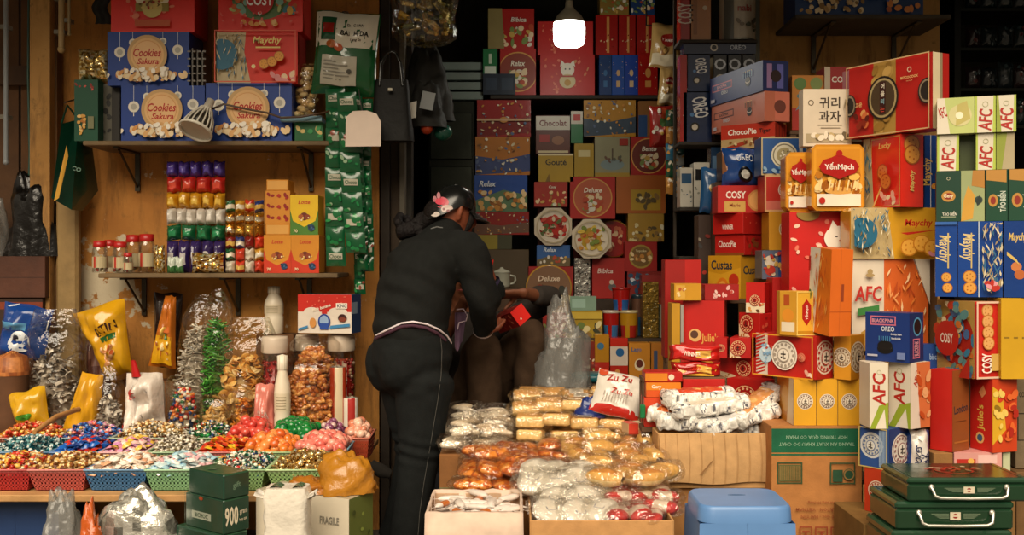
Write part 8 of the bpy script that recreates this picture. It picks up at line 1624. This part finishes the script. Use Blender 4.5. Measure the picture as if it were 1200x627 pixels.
def plc(kind,label,group,x,y,z,rz,seed,rx=0,s=1.0):
 k=(kind,seed%4)
 if k not in PM:PM[k]=pastry(kind,seed%4+1);o=PM[k]
 else:o=dup(PM[k])
 o.location=(x,y,z);o.rotation_euler=(rx,0,rz);o.scale=(s,s,s);o['label']=label;o['group']=group;return o
q=random.Random(21)
def field(kind,label,group,px0,px1,Y0,Y1,z0,z1,nx,ny,s=1.0,rz=.5,jit=.018,tilt=.3,rx=.12):
 i=0
 for j in range(ny):
  Y=Y0+(Y1-Y0)*(j+.5)/ny;z=z0+(z1-z0)*(j/max(1,ny-1))
  for k in range(nx):
   px=px0+(px1-px0)*(k+.5+(j%2)*.2)/nx
   plc(kind,label,group,X(px,Y)+q.uniform(-jit,jit),Y+q.uniform(-jit,jit),z+q.uniform(-.004,.02)*(rz>.3),q.uniform(-rz,rz),i,rx+q.uniform(-tilt,tilt),s*q.uniform(.95,1.06));i+=1
field('caramel','glossy orange brown pastry in clear wrap in the caramel heap before the sponge cakes','caramel pastries in clear wrap',544,660,3.52,3.9,zb2+.002,zb2+.03,4,4,1.05,2.6)
field('caramel','glossy orange brown pastry in clear wrap atop the caramel heap','caramel pastries in the upper layer',556,655,3.6,3.9,zb2+.06,zb2+.085,4,3,1.1,2.6)
field('bun','golden bun in clear wrap in the lower layer beside the caramel pastries','golden buns in the lower layer',672,772,3.52,3.9,zb2+.002,zb2+.03,4,4,1.0,2.6)
field('bun','golden bun in clear wrap on top of the golden bun heap','golden buns in the upper layer',664,768,3.5,3.9,zb2+.06,zb2+.10,4,4,1.12,2.6)
field('pie','white round packed cake in the open front box','white round cakes',632,716,3.15,3.44,Z(610,3.1)-.03,Z(610,3.1)+.0,3,3,1.0,.6,.012,.25,.45)
field('pie','white round packed cake heaped behind the open front box','white round cakes in the heap',612,690,3.38,3.52,Z(610,3.1)+.02,zb2+.07,3,2,1.05,.6,.012,.25,.5)
field('pink','red and white packed cake in the open front box corner','red and white cakes',712,784,3.14,3.44,Z(610,3.1)-.04,Z(610,3.1)-.005,3,4,1.0,2.4)
field('bun','golden bun in clear wrap heaped over the open front box','golden buns at the front box',700,776,3.36,3.5,Z(610,3.1)+.03,zb2+.06,3,2,1.05,.8)
field('roll','clear bag of white rolls on the brown box behind the caramel pastries','bags of white rolls',522,596,3.97,4.4,zb1+.002,zb1+.03,2,4,1.05,.25)
field('roll','clear bag of white rolls in the upper layer beside the sponge cakes','upper bags of white rolls',528,590,4.0,4.3,zb1+.06,zb1+.09,2,3,1.05,.25)
for L_,(a,b)in enumerate(((4.0,4.42),(4.02,4.42),(4.1,4.42))):
 field('slab',f'yellow sponge cake slab in clear wrap, {["bottom","second","top"][L_]} layer at the back',f'sponge slabs {["bottom","second","top"][L_]} layer',604,758-L_*20,a,b,zb1+.033+L_*.047,zb1+.04+L_*.052,4,4,1.12,.35,.012,.22)
i=0
for k in range(34):
 plc('stick','thin white pastry pack heaped in the paper lined box','thin white pastry packs',q.uniform(X(512,3.1),X(600,3.1)),q.uniform(3.16,3.36),Z(604,3.1)-.045+.03*q.random()+k*.0006,q.uniform(0,3.1),k,q.uniform(-.3,.3))
for k in range(3):
 o=carton('cake_box',['flat pale cake pack with a red end near the silver wafer packs','second flat cake pack with a red end, before the first','third flat cake pack with a red stripe, lowest'][k],'box',Vector((X(752+k*8,3.9-k*.12),3.93-k*.13,zb1+.09-k*.06 if k<1 else zb2+.11-k*.02)),.13,.07,.04,'#c8a078',{'F':lambda F:(F.rect(.0,0,.3,1,'#c23a2a'),F.rect(.35,.2,.9,.8,'#dcb888')),'T':lambda F:(F.rect(0,0,.3,1,'#c8402e'),F.rect(.35,.1,.95,.9,'#dcc09a'))},.3-k*.2)
wp=pouch('snack_pack','white glossy pack with red lettering lying on the sponge cakes','pack',P(718,488,4.05)+Vector((0,0,.0)),.2,.2,.07,'#d0c8bc',lambda F:(F.rect(0,.0,1,.14,'#b5281e',8),F.text('Zu Zu',.45,.78,.15,'#a8201a',maxw=.56),F.text('Zu Zu',.56,.5,.13,'#b5382c',maxw=.5),F.ell(.1,.9,.1,'#b5482a'),[F.rect(.2+k*.06,.2,.22+k*.06,.44,'#a89c90')for k in range(9)]),(math.radians(-38),math.radians(14),math.radians(-8)),seed=5,wr=.5)
lump('snack_pack','dark blue pack squeezed under the white pack with red lettering','pack',676,712,470,490,4.06,.08,'poly','#182a6a',4,.25)
mb=MB('card');mb.box((0,0,.025),(.02,.02,.05),'#0f6a3a',cham=.003);tag(mb.build('small_packet',None,P(753,490,3.78)),'tiny green packet beside the white pack with red lettering','pack')
def silver(label,px,py,Y,L_,w,rz,ry,band,seed):
 o=empty('wafer_pack',P(px,py,Y),label,'pack',rot=(0,ry,rz));mb=MB('poly');L_*=1.22;w*=1.22
 def fn(u,v):
  a=6.2832*u;x=2*v-1;e=(1-abs(x)**10)**.5;cr=1+.18*noise.noise(Vector((math.cos(a)*2,math.sin(a)*2+seed,v*12)))
  s=lambda t:math.copysign(abs(t)**.6,t)
  fl=0 if abs(x)<.84 else .016
  return(L_/2*x*(1+fl),(w/2*e*s(math.cos(a))+fl*math.cos(a))*cr,(.03*e+fl*.4)*s(math.sin(a))*cr+.03)
 def cf(u,v):
  if .2<v<.82 and .08<u<.42:return band if not(.3<(v*3)%1<.55 and .18<u<.32)else '#d8a860'
  return['#e4e0d8','#d0ccc4','#efebe3','#b4b2ae','#5f5e66'][int(abs(noise.noise(Vector((u*5+v*6,v*9-u*3,seed))))*11)%5]
 mb.grid(fn,44,64,cf,cu=True);mb.build('body',o);return o
zt3=508
silver('silver wafer pack with a red top band, uppermost in the corrugated box',818,474,3.745,.22,.075,.12,-.04,'#c8482a',2)
silver('silver wafer pack with a biscuit picture under the uppermost one',832,486,3.715,.24,.08,.2,-.1,'#c8bca8',5)
silver('crumpled silver wafer pack lying low at the box front',812,505,3.72,.22,.075,-.1,.05,'#b8b4b0',8)
silver('silver wafer pack slanting up to the outer end of the box',868,500,3.72,.25,.08,.25,-.22,'#c0bcb8',11)
silver('silver wafer pack sticking up at the outer end behind the others',888,484,3.75,.2,.075,.5,-.5,'#c88a50',14)
silver('silver wafer pack end poking out beside the orange red snack boxes',790,498,3.74,.16,.07,-.6,.1,'#c8642a',17)
silver('silver wafer pack deep in the corrugated box',846,512,3.76,.22,.075,.05,0,'#a8a4a0',20)
